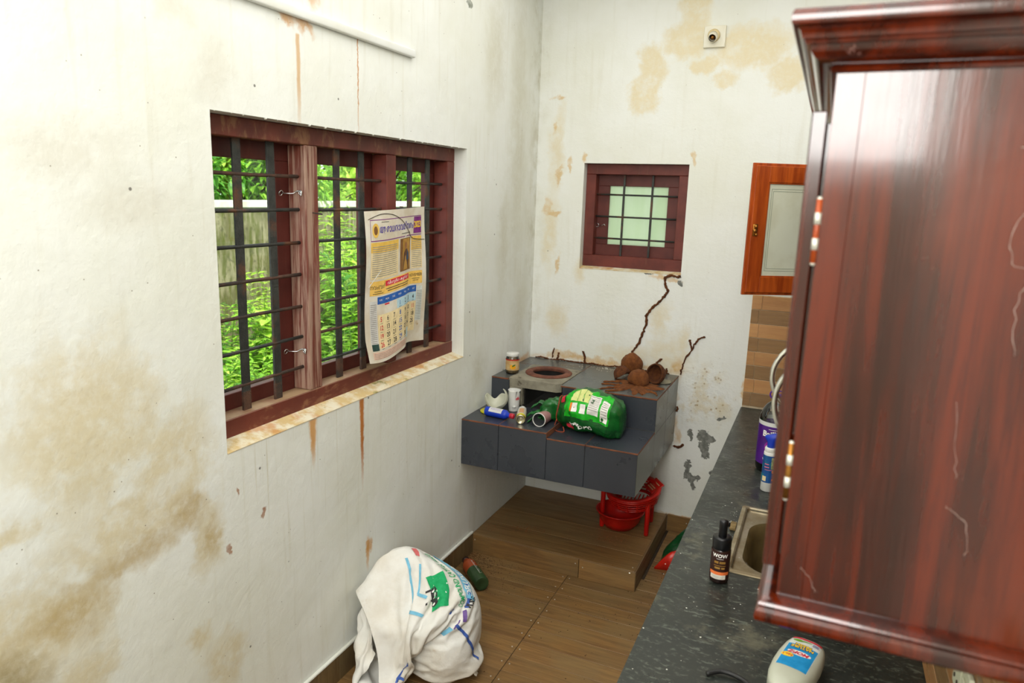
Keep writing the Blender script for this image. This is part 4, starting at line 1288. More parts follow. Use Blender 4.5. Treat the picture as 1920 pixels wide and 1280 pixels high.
# ------------------------------------------------------------------ things on the stove
M_CLEAR = NT('clear_glass')
_t = M_CLEAR
ms = _t.n('ShaderNodeMixShader'); tr = _t.n('ShaderNodeBsdfTransparent'); gl = _t.n('ShaderNodeBsdfGlossy'); lw = _t.n('ShaderNodeFresnel')
lw.inputs[0].default_value = 1.5; tr.inputs[0].default_value = (.95, .96, .94, 1); gl.inputs[1].default_value = .06
_t.t.links.new(_t.math('ADD', lw.outputs[0], .06), ms.inputs[0]); _t.t.links.new(tr.outputs[0], ms.inputs[1]); _t.t.links.new(gl.outputs[0], ms.inputs[2])
M_CLEAR = _t.done(ms.outputs[0])
def plastic(name, r, g_, b, rough=.35, c2=None):
    return pm(name, srgb(r, g_, b), c2 or srgb(max(0, r - 14), max(0, g_ - 14), max(0, b - 12)), 8, rough=rough, spec=.5)
M_WHITEPL = plastic('white_plastic', 226, 226, 220)
M_BLUEPL = plastic('blue_plastic', 22, 62, 190)
M_YELPL = plastic('yellow_plastic', 226, 216, 40)

def cyl_map(c, r, axis_rot=None, a0=-90.0):
    """label mapping on an upright cylinder: u arc length (m) around, v height"""
    def fn(u, v, off=.0006):
        a = math.radians(a0) + u / r
        return (c[0] + (r + off) * math.cos(a), c[1] + (r + off) * math.sin(a), c[2] + v)
    return fn

def band(c, r, z0, z1, mat, name, parent, a0=-math.pi, a1=math.pi, off=.0006, n=40, world=True):
    V, F = [], []
    for z in (z0, z1):
        for i in range(n + 1):
            a = a0 + (a1 - a0) * i / n
            V.append((c[0] + (r + off) * math.cos(a), c[1] + (r + off) * math.sin(a), c[2] + z))
    for i in range(n):
        F.append((i, i + 1, n + 2 + i, n + 1 + i))
    return obj(name, (V, F), mat, parent, True, world)

def jar():
    c = (.072, -.440, ZS + .001)
    j = thing('glass_jar', 'glass food jar with white lid standing on the stove corner', 'jar', c)
    obj('body', lathe([(.030, 0), (.036, .004), (.0375, .012), (.0375, .085), (.034, .094), (.031, .098), (.031, .104)], 32, c), M_CLEAR, j, True)
    obj('contents', lathe([(.028, .003), (.0345, .006), (.0345, .035), (.002, .036)], 24, c), pm('brown_residue', srgb(140, 116, 70), srgb(110, 90, 52), 20, rough=.7), j, True)
    lab = band(c, .0378, .022, .083, pm('jar_label', srgb(206, 178, 126), srgb(190, 150, 96), 30, rough=.5), 'label', j)
    band(c, .0378, .077, .084, ink('jar_red', 170, 40, 30), 'label_stripe', lab, off=.0011)
    fn = cyl_map(c, .0378, a0=-62)
    pic = join2(ell2(.0, .040, .017, .011, 16), ell2(-.008, .048, .009, .006, 12))
    obj('label_fruit', mapped(pic, lambda u, v: fn(u, v, .0013)), ink('mango', 226, 160, 30), lab)
    obj('label_leaf', mapped(ell2(.004, .050, .011, .004, 12, .5), lambda u, v: fn(u, v, .0017)), ink('leaf', 60, 110, 40), lab)
    obj('lid', lathe([(.034, .0985), (.0355, .100), (.0355, .114), (.034, .117), (.004, .1175)], 36, c), M_WHITEPL, j, True)
jar()

def broken_globe():
    r = .062
    rr = random.Random(5)
    n, m = 40, 12
    V, F = [], []
    def top(a):
        return math.radians(2 + 18 * math.sin(a * 2 + .6) + 26 * max(0, math.cos(a - .4)) ** 6 + 10 * math.sin(a * 5) - 26 * max(0, math.cos(a + 1.35)) ** 3)
    for s_, r_ in ((0, r), (1, r - .0022)):
        for k in range(m + 1):
            for i in range(n):
                a = 2 * math.pi * i / n
                e = -math.pi / 2 * .93 + (top(a) + math.pi / 2 * .93) * k / m
                V.append((r_ * math.cos(e) * math.cos(a), r_ * math.cos(e) * math.sin(a), r_ * math.sin(e)))
    L = (m + 1) * n
    for k in range(m):
        for i in range(n):
            j = (i + 1) % n
            F.append((k * n + i, k * n + j, (k + 1) * n + j, (k + 1) * n + i))
            F.append((L + k * n + j, L + k * n + i, L + (k + 1) * n + i, L + (k + 1) * n + j))
    for i in range(n):
        j = (i + 1) % n
        F.append((m * n + i, m * n + j, L + m * n + j, L + m * n + i))
    F.append(tuple(reversed(range(n))))
    t = NT('milky_glass')
    ms = t.n('ShaderNodeMixShader'); tl = t.n('ShaderNodeBsdfTranslucent'); tl.inputs[0].default_value = srgb(238, 238, 222)
    ms2 = t.n('ShaderNodeMixShader'); tr_ = t.n('ShaderNodeBsdfTransparent'); tr_.inputs[0].default_value = (.8, .82, .76, 1)
    b = t.bsdf(srgb(228, 228, 210), .15, spec=.6)
    ms.inputs[0].default_value = .75; ms2.inputs[0].default_value = .88
    t.t.links.new(tl.outputs[0], ms.inputs[1]); t.t.links.new(b, ms.inputs[2])
    t.t.links.new(tr_.outputs[0], ms2.inputs[1]); t.t.links.new(ms.outputs[0], ms2.inputs[2])
    m_ = t.done(ms2.outputs[0])
    o = obj('broken_globe', (V, F), m_, smooth=True)
    o.location = (.105, -.715, .8035 + r * math.sin(math.pi / 2 * .93) + .004)
    o.rotation_euler = (math.radians(6), 0, 0)
    tag(o, 'broken milky glass globe with a jagged rim by the left wall', 'glass globe')
broken_globe()

def paper_cup():
    c = (.178, -.650, .8035)
    o = thing('plastic_cup', 'crumpled white plastic cup standing beside the broken globe', 'cup', c)
    w = lambda a, z: .06 * math.sin(3 * a + z * 60) + .03 * math.sin(7 * a - z * 90)
    obj('body', lathe([(.027, 0), (.0275, .004), (.030, .05), (.0335, .108), (.0345, .113), (.0335, .114), (.029, .05), (.026, .006)], 36, c, wob=w), M_WHITEPL, o, True)
    fn = cyl_map(c, .0325, a0=-35)
    obj('print', mapped(text2('dk', .022, 0, .073, shear=.2, bold=.0006), lambda u, v: fn(u, v, .0022)), I_RED, o)
    obj('dent', lathe([(.012, .0), (.008, .004), (.002, .006)], 14, (c[0] + .013, c[1] - .0268, c[2] + .028)), M_WHITEPL, o, True)
paper_cup()

def lying(name, lab, cat, p0, p1, prof, mat, cap0=True):
    """thing whose local +Z axis runs p0 -> p1, resting on its side"""
    a, b = Vector(p0), Vector(p1)
    q = (b - a).to_track_quat('Z', 'X')
    o = thing(name, lab, cat, p0)
    o.rotation_mode = 'QUATERNION'
    o.rotation_quaternion = q
    body = obj('body', lathe(prof, 32, cap0=cap0, cap1=cap0), mat, o, True, world=False)
    auto_smooth(body, 40)
    return o, q

# blue bottle on its side, label upwards
r = .024
o, q = lying('blue_bottle', 'blue plastic bottle with white label lying on the ledge', 'bottle', (.085, -.795, .803 + r), (.235, -.815, .803 + r), [(.019, 0), (.0235, .003), (.024, .01), (.024, .118), (.019, .128), (.012, .134), (.011, .150)], M_BLUEPL)
up = q.inverted() @ Vector((-.35, -.5, 1)).normalized()
a0 = math.atan2(up.y, up.x)
band((0, 0, 0), .0241, .028, .105, M_WHITEPL, 'label', o, a0 - .75, a0 + .75, .0005, 20, False)
band((0, 0, 0), .0241, .036, .096, ink('label_print', 190, 186, 200), 'label_print', o, a0 - .3, a0 + .25, .001, 12, False)
obj('cap', lathe([(.013, .146), (.0135, .150), (.0135, .166), (.012, .168)], 20), plastic('red_cap', 190, 40, 60), o, True, world=False)
# yellow lid under the globe
tag(auto_smooth(obj('yellow_lid', lathe([(.044, 0), (.047, .002), (.047, .008), (.045, .010), (.010, .0095)], 32, (.075, -.735, .8026)), M_YELPL), 30), 'bright yellow plastic lid under the broken glass globe', 'lid')
bpy.data.objects['broken_globe'].location.z += .010
# spray can, bottom towards the camera
M_CAN = pm('pale_gold_metal', srgb(222, 212, 176), srgb(206, 196, 160), 10, rough=.22, metal=.9)
r = .0235
o, q = lying('spray_can', 'yellow and white aerosol can lying with its steel base to the camera', 'can', (.300, -.845, .803 + r), (.245, -.690, .803 + r), [(.012, .006), (.017, .004), (.021, .0), (.0232, .001), (.0235, .005), (.0235, .130), (.018, .142), (.010, .146)], M_CAN)
band((0, 0, 0), .0236, .012, .125, plastic('can_white', 224, 218, 200), 'label', o, world=False)
band((0, 0, 0), .0236, .008, .032, M_YELPL, 'label_band', o, off=.001, world=False)
band((0, 0, 0), .0236, .045, .115, ink('can_print', 200, 150, 110), 'label_print', o, -.5, .5, .001, 12, False)
obj('cap', lathe([(.020, .134), (.0215, .136), (.0215, .165), (.018, .170), (.002, .171)], 24), M_WHITEPL, o, True, world=False)
# tumbler with white rim
r = .034
o, q = lying('steel_tumbler', 'dark tumbler with a white rim, mouth to the camera', 'tumbler', (.395, -.835, .803 + r), (.400, -.735, .803 + r * .86), [(.0325, 0), (.034, .0), (.030, .1), (.002, .101), (.002, .094), (.028, .094), (.0322, .002)], plastic('pinkish_plastic', 190, 140, 140), False)
obj('inside', lathe([(.0318, .003), (.0275, .093), (.002, .0932)], 32, cap0=False), pm('dark_slate_plastic', srgb(70, 72, 76), rough=.5), o, True, world=False)
obj('rim', tube([(.0335 * math.cos(a), .0335 * math.sin(a), .0) for a in [2 * math.pi * i / 40 for i in range(40)]], .0024, 8, True), M_WHITEPL, o, True, world=False)

# green carrier bag tied with string
def green_bag():
    root = thing('plastic_bag', 'shiny green plastic carrier bag tied with brown string, lying on the stove ledge', 'bag', (.60, -.70, .776))
    t = NT('green_film')
    v = t.coord('Object'); n = t.noise(v, 18.0, 4, .6)
    col = t.mix(t.ramp(n, .35, .7), srgb(18, 104, 38), srgb(10, 78, 28))
    M_GB = t.done(t.bsdf(col, .28, spec=.6, normal=t.bump(t.noise(v, 26.0, 3, .6, 1.2), .35, .012)))
    # stations along x: (x, y centre, half width y, half height z, base z)
    ST = [(.360, -.725, .020, .030, .806), (.385, -.715, .050, .052, .804), (.420, -.700, .058, .060, .8035), (.450, -.690, .050, .058, .8035), (.468, -.685, .056, .062, .800), (.490, -.685, .080, .080, .786), (.53, -.690, .105, .098, .778), (.59, -.692, .118, .104, .7775), (.66, -.695, .120, .100, .7775), (.72, -.700, .114, .092, .7775), (.765, -.705, .100, .080, .778), (.785, -.706, .070, .060, .784), (.792, -.706, .03, .03, .80)]
    n = 48
    def sect(st, a, off=0):
        x, yc, hw, hh, zb = st
        c, s_ = math.cos(a), math.sin(a)
        p = .78
        yy = hw * math.copysign(abs(c) ** p, c); zz = hh * math.copysign(abs(s_) ** p, s_)
        P = Vector((x, yc + yy, zb + hh + zz))
        k = mnoise.fractal(Vector((x * 16, yy * 22, zz * 22)), .8, 2, 3) + .6 * mnoise.noise(Vector((x * 50, a * 3, 4)))
        d = Vector((0, c, s_))
        P = P + d * (k * .015 + off)
        P.z = max(P.z, .7765 if x > .462 else .8032)
        P.y = max(-.9, min(P.y, -.5585))
        return P
    # finer stations
    FS = []
    for i in range(len(ST) - 1):
        for s_ in range(3):
            f = s_ / 3
            FS.append(tuple(ST[i][k] * (1 - f) + ST[i + 1][k] * f for k in range(5)))
    FS.append(ST[-1])
    obj('body', loft([[sect(st, 2 * math.pi * i / n) for i in range(n)] for st in FS], False, True), M_GB, root, True)
    # print: u = x position, v = angle
    def fn(lvl):
        def g_(u, v):
            for i in range(len(ST) - 1):
                if ST[i][0] <= u <= ST[i + 1][0]:
                    f = (u - ST[i][0]) / (ST[i + 1][0] - ST[i][0])
                    st = tuple(ST[i][k] * (1 - f) + ST[i + 1][k] * f for k in range(5))
                    return sect(st, v, .0028 * lvl)
            return sect(ST[-1], v, .0028 * lvl)
        return g_
    def R(a, b, c, d): return rect2(a, b, c, d, max(1, int((b - a) / .008)), max(1, int(abs(d - c) / .08)))
    A = math.pi
    def P(nm, ps, mat, lvl): prints(nm, ps, fn(lvl), mat, root, True)
    P('print_panel', [R(.505, .742, A * 1.02, A * .52)], plastic('bright_green_print', 30, 190, 40, .3), 1)
    P('print_yellow', [R(.540, .572, A * .80, A * .55), R(.575, .603, A * .80, A * .55), R(.606, .632, A * .80, A * .56)], ink('pale_yellow', 214, 220, 140), 2)
    P('print_white', [R(.550, .578, A * .96, A * .83), R(.592, .622, A * .97, A * .84), R(.634, .690, A * .96, A * .62), R(.700, .735, A * 1.0, A * .66)], I_WHITE, 2)
    P('print_orange', [R(.540, .549, A * .96, A * .83)], ink('orange', 230, 120, 40), 2)
    P('print_lines', [R(.638, .686, A * (.65 + .03 * i), A * (.658 + .03 * i)) for i in range(9)] + [R(.703, .732, A * (.70 + .04 * i), A * (.71 + .04 * i)) for i in range(7)], I_GREY, 3)
    P('red_tag', [R(.474, .498, A * .78, A * .58), R(.515, .56, A * 1.24, A * 1.16)], I_RED, 2)
    def lettering(s, u, v, size):
        V, F = text2(s, size, 0, 0, bold=.001)
        return [(u + x, v - y * 9.0) for x, y in V], F
    P('lettering', [lettering('oro', .625, A * 1.13, .05), lettering('great', .565, A * 1.11, .026)], I_WHITE, 2)
    # gathered mouth and the string round the neck
    fl = []
    rr = random.Random(3)
    for k, (y, z, L) in enumerate(((-.74, .85, .08), (-.70, .88, .07), (-.76, .825, .06))):
        P_ = smooth_path([(.385, y, z), (.35, y - .01, z + .012 * math.sin(k)), (.385 - L, y - .02 - .01 * k, z - .02)], 4)
        rings = [[(p.x, p.y + .024 * (1 - .3 * i / len(P_)) * math.cos(a), p.z + .008 * math.sin(a) + .004 * math.sin(p.x * 200)) for a in [2 * math.pi * q / 10 for q in range(10)]] for i, p in enumerate(P_)]
        rings = [[(x, y2, max(z2, .8035)) for x, y2, z2 in rg] for rg in rings]
        fl.append(loft(rings))
    obj('handle_flap', join(*fl), M_GB, root, True)
    sp = [(.458 + .004 * math.sin(3 * a), -.687 + .066 * math.cos(a), max(.786, .863 + .068 * math.sin(a))) for a in [2 * math.pi * i / 32 for i in range(32)]]
    M_STR = pm('rust_red_string', srgb(150, 66, 34), srgb(120, 48, 26), 40, rough=.8)
    obj('string', join(tube(sp, .0035, 7, True), tube(smooth_path([(.46, -.755, .83), (.455, -.775, .79), (.475, -.79, .7795), (.51, -.785, .7795), (.50, -.77, .80)], 5), .003, 7)), M_STR, root, True)
green_bag()

# ------------------------------------------------------------------ red two-tier rack below the stove
def rack():
    M_R = pm('red_plastic', srgb(206, 26, 16), srgb(180, 16, 12), 8, rough=.32, spec=.5)
    root = thing('vegetable_rack', 'red plastic two-tier vegetable rack standing on the step', 'rack', (.73, -.30, .1056))
    bc = (.700, -.292, .107)
    V, F = lathe([(.070, .0), (.082, .003), (.110, .040), (.128, .092), (.136, .096), (.137, .100), (.126, .100), (.107, .042), (.080, .007), (.01, .006)], 40, bc)
    obj('bowl', (V, F), M_R, root, True)
    bk = Vector((.760, -.270, .330)); tl = Matrix.Translation(bk) @ Euler((math.radians(9), math.radians(-4), 0)).to_matrix().to_4x4()
    ring = lambda r, z, w, h: lathe([(r - w, z), (r, z), (r + .002, z + h), (r - w, z + h), (r - w, z)], 44, cap0=False, cap1=False)
    obj('basket_rim', xf(join(ring(.155, .0, .030, .010), ring(.152, -.014, .005, .014)), tl), M_R, root, True)
    obj('basket_base', xf(ring(.125, -.075, .02, .006), tl), M_R, root, True)
    for k in range(3):
        r = .148 - .007 * k
        obj('basket_hoop', xf(ring(r, -.026 - .017 * k, .004, .007), tl), M_R, root, True)
    for k in range(16):
        a = 2 * math.pi * k / 16
        P = [(.150 * math.cos(a), .150 * math.sin(a), -.004), (.124 * math.cos(a), .124 * math.sin(a), -.073)]
        obj('basket_rib', xf(tube(P, .006, 6), tl), M_R, root)
    lat = [xf(box(-.10 + .02 * i, -.094 + .02 * i, -.07, .07, -.073, -.069), tl) for i in range(11)]
    obj('basket_floor', join(*lat), M_R, root)
    # raised slotted back of the basket
    pl = Matrix.Translation((.865, -.205, .345)) @ Euler((0, math.radians(-32), math.radians(35))).to_matrix().to_4x4()
    slots = [xf(box(-.036, .036, -.04 + .0, .04, .0, .006, .002), pl @ Matrix.Translation((0, 0, 0)))]
    M_SL = pm('pale_slot', srgb(206, 170, 130), rough=.6)
    lip = obj('slotted_lip', xf(box(-.042, .042, -.055, .055, .0, .006, .002), pl), M_R, root)
    for i in range(4):
        obj('slot', xf(box(-.026 + .014 * i, -.020 + .014 * i, -.036, .036, .0055, .0066), pl), M_SL, lip)
    for x, y, zt in ((.866, -.345, .335), (.612, -.345, .335), (.66, -.16, .335), (.85, -.16, .335)):
        zb = .1062
        obj('leg', xf(lathe([(.010, 0), (.0132, .006), (.0138, zt - zb - .02), (.0138, zt - zb)], 14, (x, y, zb)), Matrix.Identity(4)), M_R, root, True)
rack()

# ------------------------------------------------------------------ bulb holder and cable casing
def holder():
    M_IV = pm('ivory_bakelite', srgb(232, 230, 214), srgb(222, 216, 194), 6, rough=.4)
    h = thing('lamp_holder', 'white square lamp holder without bulb, high on the back wall', 'lamp holder', (.96, 0, 2.70))
    obj('plate', box(.906, 1.015, -.016, -.0008, 2.700, 2.806, .003, 2), M_IV, h)
    Mx = Matrix.Translation((.957, -.015, 2.757)) @ Matrix.Rotation(math.radians(90), 4, 'X')
    obj('base', xf(lathe([(.031, 0), (.031, .012), (.028, .018), (.020, .020)], 32), Mx), pm('cream_bakelite', srgb(214, 196, 150), srgb(200, 180, 134), 10, rough=.45), h, True)
    M2 = Matrix.Translation((.956, -.03, 2.752)) @ Matrix.Rotation(math.radians(116), 4, 'X')
    obj('socket', xf(lathe([(.024, -.01), (.0235, .02), (.021, .034), (.0185, .036), (.0175, .034), (.0165, .008)], 32, cap1=False), M2), M_IV, h, True)
    obj('socket_sleeve', xf(lathe([(.0172, .037), (.0172, .012), (.002, .0115)], 28, cap0=False), M2), pm('black_bakelite', srgb(34, 28, 18), rough=.4), h, True)
    obj('contact', xf(lathe([(.0115, .012), (.0105, .024), (.006, .030), (.002, .031)], 20), M2), M_BRASS, h, True)
holder()
o = obj('cable_conduit', box(.0008, .020, -3.9, -1.393, 2.4465, 2.4775, .006, 3), pm('painted_conduit', srgb(232, 234, 230), srgb(224, 224, 214), 3, rough=.5))
tag(auto_smooth(o, 30), 'white cable conduit running along the wall above the barred window', 'conduit')

# ------------------------------------------------------------------ bottles on the counter
def water_bottle():
    c = (1.492, -.925, CZ + .0008)
    root = thing('water_bottle', 'large clear water bottle with purple label and purple carry ring', 'bottle', c)
    R_ = .067
    obj('body', lathe([(.055, 0), (.064, .006), (R_, .018), (R_, .225), (.065, .235), (.058, .262), (.044, .285), (.026, .300), (.020, .306), (.019, .318)], 44, c, cap1=False), M_CLEAR, root, True)
    lab = band(c, R_, .038, .205, pm('purple_label', srgb(84, 26, 134), srgb(70, 18, 116), 14, rough=.35), 'label', root, off=.0008)
    band(c, R_, .205, .222, M_WHITEPL, 'label_top', root, off=.0008)
    fn = cyl_map(c, R_, a0=-90 + 6)
    M_T = I_WHITE
    obj('lettering', mapped(join2(text2('Bailley', .033, -.012, .172, bold=.0012), text2('WITH', .014, -.026, .062, bold=.0006), rect2(-.03, .02, .192, .194, 6, 1), rect2(-.035, .0, .076, .0775, 5, 1)), lambda u, v: fn(u, v, .0016)), M_T, lab)
    obj('label_spot', mapped(ell2(-.018, .115, .024, .028, 20), lambda u, v: fn(u, v, .0013)), ink('magenta', 150, 40, 150), lab)
    obj('label_stars', mapped(join2(ell2(.0, .122, .003, .004, 8), ell2(-.026, .112, .003, .004, 8)), lambda u, v: fn(u, v, .0018)), M_T, lab)
    M_PU = plastic('purple_plastic', 96, 40, 150)
    cap = obj('cap', lathe([(.0215, .306), (.023, .308), (.023, .326), (.021, .329), (.002, .3295)], 28, c), M_PU, root, True)
    lp = [(-.024, .312), (-.034, .322), (-.030, .340), (.0, .346), (.028, .342), (.03, .324), (.022, .312)]
    obj('carry_ring', tube(smooth_path([(c[0] + x, c[1] - .006, c[2] + z) for x, z in lp], 4), .0032, 8), M_PU, root, True)
water_bottle()

def spray_bottle():
    c = (1.494, -1.165, CZ + .0008)
    root = thing('squeeze_bottle', 'slim blue-labelled bottle with white base and flared blue nozzle', 'bottle', c)
    obj('body', lathe([(.024, 0), (.026, .003), (.026, .150), (.0255, .158), (.020, .163), (.018, .168)], 36, c), M_WHITEPL, root, True)
    lab = band(c, .026, .038, .148, pm('blue_label', srgb(22, 84, 150), srgb(18, 58, 120), 20, rough=.35, c3=srgb(30, 120, 140), s3=30, lo3=.5, hi3=.6), 'label', root, off=.0006)
    fn = cyl_map(c, .026, a0=-90 + 10)
    obj('label_picture', mapped(join2(rect2(.002, .026, .095, .142, 6, 3)), lambda u, v: fn(u, v, .0012)), pm('label_photo', srgb(176, 186, 140), srgb(120, 140, 96), 120, rough=.4), lab)
    obj('label_splash', mapped(join2(ell2(.016, .085, .010, .008, 14), ell2(.014, .052, .006, .005, 12)), lambda u, v: fn(u, v, .0014)), ink('label_orange', 216, 130, 50), lab)
    obj('label_bars', mapped(join2(rect2(-.022, -.006, .112, .116, 4, 1), rect2(-.022, -.004, .100, .104, 4, 1), rect2(-.02, .01, .090, .092, 4, 1)), lambda u, v: fn(u, v, .0012)), ink('label_pink', 216, 120, 140), lab)
    obj('label_cream', mapped(rect2(-.028, -.012, .044, .064, 4, 2), lambda u, v: fn(u, v, .0012)), I_CREAM, lab)
    obj('collar', lathe([(.0225, .160), (.0235, .163), (.0235, .174), (.021, .178)], 32, c), M_WHITEPL, root, True)
    rings = []
    for z, rx, ry, dx in ((.176, .017, .017, 0), (.190, .0165, .0165, 0), (.202, .018, .017, .001), (.213, .026, .018, .003), (.222, .034, .017, .006), (.230, .037, .014, .010), (.234, .030, .010, .012)):
        rings.append([(c[0] + dx + rx * math.cos(a), c[1] + ry * math.sin(a), c[2] + z + .010 * (math.cos(a)) * (z - .176) / .06) for a in [2 * math.pi * i / 28 for i in range(28)]])
    obj('nozzle', loft(rings), M_BLUEPL, root, True)
spray_bottle()

def pump_bottle():
    c = (1.418, -1.955, CZ + .0008)
    root = thing('pump_bottle', 'dark brown cosmetic pump bottle standing beside the sink', 'bottle', c)
    R_ = .0275
    M_BR = pm('brown_bottle', srgb(44, 24, 18), srgb(34, 18, 14), 10, rough=.25, spec=.55)
    M_BK = pm('black_plastic', srgb(18, 18, 20), srgb(26, 26, 28), 10, rough=.3)
    obj('body', lathe([(.023, 0), (.0265, .003), (R_, .008), (R_, .100), (.025, .108), (.020, .111)], 36, c), M_BR, root, True)
    lab = band(c, R_, .014, .102, pm('brown_label', srgb(58, 28, 22), srgb(48, 22, 18), 12, rough=.4), 'label', root, off=.0005)
    fn = cyl_map(c, R_, a0=-90 + 4)
    def T(nm, ps, m, l): prints(nm, ps, lambda u, v: fn(u, v, .0006 + .0005 * l), m, lab)
    T('lettering', [text2('WOW', .015, -.001, .090, bold=.0006), rect2(-.010, .010, .0800, .0812, 5, 1)], I_WHITE, 1)
    T('gold_lines', [rect2(-.016, -.004, .066, .073, 4, 1), rect2(-.001, .016, .066, .073, 4, 1), rect2(-.017, .017, .0585, .0605, 8, 1), rect2(-.014, .002, .049, .055, 4, 1), rect2(.005, .015, .049, .055, 3, 1)], ink('label_gold', 150, 112, 50), 1)
    T('label_orange', [rect2(-.030, .030, .030, .040, 16, 1)], ink('label_orange_band', 236, 120, 60), 1)
    T('label_panel', [rect2(-.026, .020, .0165, .030, 14, 1)], ink('label_white_panel', 226, 222, 210), 1)
    T('panel_lines', [rect2(-.020, .014, .0195 + .003 * i, .0203 + .003 * i, 10, 1) for i in range(3)], I_GREY, 2)
    obj('collar', lathe([(.0262, .106), (.0272, .108), (.0272, .138), (.0262, .141), (.012, .1415)], 36, c), M_BK, root, True)
    obj('pump_stem', lathe([(.0115, .140), (.0120, .142), (.0120, .178), (.0125, .180), (.0125, .190), (.011, .192)], 24, c), M_BK, root, True)
    obj('spout', xf(box(0, .019, -.006, .006, .172, .186, .003, 2), Matrix.Translation(c) @ Matrix.Rotation(.5, 4, 'Z')), M_BK, root)
pump_bottle()

def cleaner_bottle():
    root = thing('cleaner_bottle', 'flat white floor-cleaner bottle lying on the counter, label upside down', 'bottle', (1.673, -2.245, CZ), (0, 0, math.radians(165.5)))
    # local +Y runs from the bottle base to the cap, +Z up
    prof = [(.000, .020, .016), (.004, .034, .025), (.014, .042, .029), (.035, .047, .0305), (.075, .0505, .031), (.12, .050, .031), (.16, .046, .0305), (.19, .038, .029), (.212, .026, .024), (.224, .017, .017), (.232, .015, .015), (.240, .015, .015)]
    ZC = .0315
    def ring(y, hw, hh, n=40):
        P = []
        for i in range(n):
            a = 2 * math.pi * i / n
            c, s_ = math.cos(a), math.sin(a)
            P.append((hw * math.copysign(abs(c) ** .62, c), y, ZC + hh * math.copysign(abs(s_) ** .62, s_)))
        return P
    obj('body', loft([ring(*p) for p in prof]), pm('white_hdpe', srgb(206, 210, 192), srgb(196, 198, 178), 6, rough=.4), root, True, world=False)
    obj('cap', loft([[(.017 * math.cos(a), y, ZC + .017 * math.sin(a)) for a in [2 * math.pi * i / 24 for i in range(24)]] for y in (.234, .236, .268, .270)]), M_BLUEPL, root, True, world=False)
    def top(lvl):
        def fn(u, v):
            for i in range(len(prof) - 1):
                if prof[i][0] <= v <= prof[i + 1][0]:
                    f = (v - prof[i][0]) / (prof[i + 1][0] - prof[i][0])
                    hw = prof[i][1] * (1 - f) + prof[i + 1][1] * f; hh = prof[i][2] * (1 - f) + prof[i + 1][2] * f
                    c = min(.999, abs(u) / hw) ** (1 / .62)
                    return (u, v, ZC + hh * (math.sqrt(max(0, 1 - c * c))) ** .62 + .0004 * lvl)
            return (u, v, ZC + .03)
        return fn
    def P(nm, ps, m, l): return prints(nm, ps, top(l), m, root, world=False)
    def R(a, b, c, d): return rect2(a, b, c, d, 12, 10)
    P('label', [R(-.035, .035, .012, .15)], ink('label_white', 214, 220, 214), 1)
    P('label_blue', [R(-.034, .034, .050, .15)], ink('label_cyan', 28, 140, 200), 2)
    P('label_red_band', [R(-.034, .034, .013, .021)], I_RED, 2)
    P('label_leaf', [ell2(.018, .030, .012, .006, 14), ell2(.008, .029, .014, .003, 12, .25), ell2(-.004, .027, .010, .0022, 12, .1)], ink('aloe_green', 110, 160, 50), 2)
    P('label_small_print', [rect2(-.03, -.016, .026 + .004 * i, .028 + .004 * i, 3, 1) for i in range(3)], I_VIOLET, 2)
    P('lettering_shadow', [text2('NATURE', .0135, .0004, .0602, bold=.0016), text2('FRESH', .0135, .0004, .0492, bold=.0016)], ink('navy', 30, 40, 110), 3)
    P('lettering', [text2('NATURE', .0135, 0, .060, bold=.0005), text2('FRESH', .0135, 0, .049, bold=.0005)], I_YEL, 4)
    P('logo_oval', [ell2(.0, .086, .027, .010, 26)], I_WHITE, 3)
    P('logo_text', [text2('MOPZ', .0165, 0, .086, shear=.2, bold=.0008)], I_RED, 4)
    P('price_oval', [ell2(.022, .104, .014, .010, 22)], I_YEL, 3)
    P('price_text', [text2('No.1', .0115, .022, .104, bold=.0004)], I_RED, 4)
cleaner_bottle()
o = obj('black_strap', join(tube(smooth_path([(1.455, -2.42, CZ + .006), (1.49, -2.40, CZ + .010), (1.53, -2.405, CZ + .008), (1.56, -2.43, CZ + .007), (1.57, -2.47, CZ + .006), (1.53, -2.49, CZ + .006)], 5), .0055, 8)), pm('black_rubber', srgb(22, 22, 22), rough=.45), smooth=True)
tag(o, 'short black rubber strap on the counter beside the white bottle', 'strap')
# plaster crumb by the sink
def leaf_scrap():
    V, F = box(1.404, 1.424, -1.60, -1.545, CZ + .0008, CZ + .012, .003, 2)
    o = obj('dry_scrap', displaced((V, F), .004, 60), pm('dry_tan', srgb(150, 128, 84), srgb(120, 98, 60), 40, rough=.9), smooth=True)
    tag(o, 'dry tan scrap of pith beside the sink rim', 'debris')
leaf_scrap()

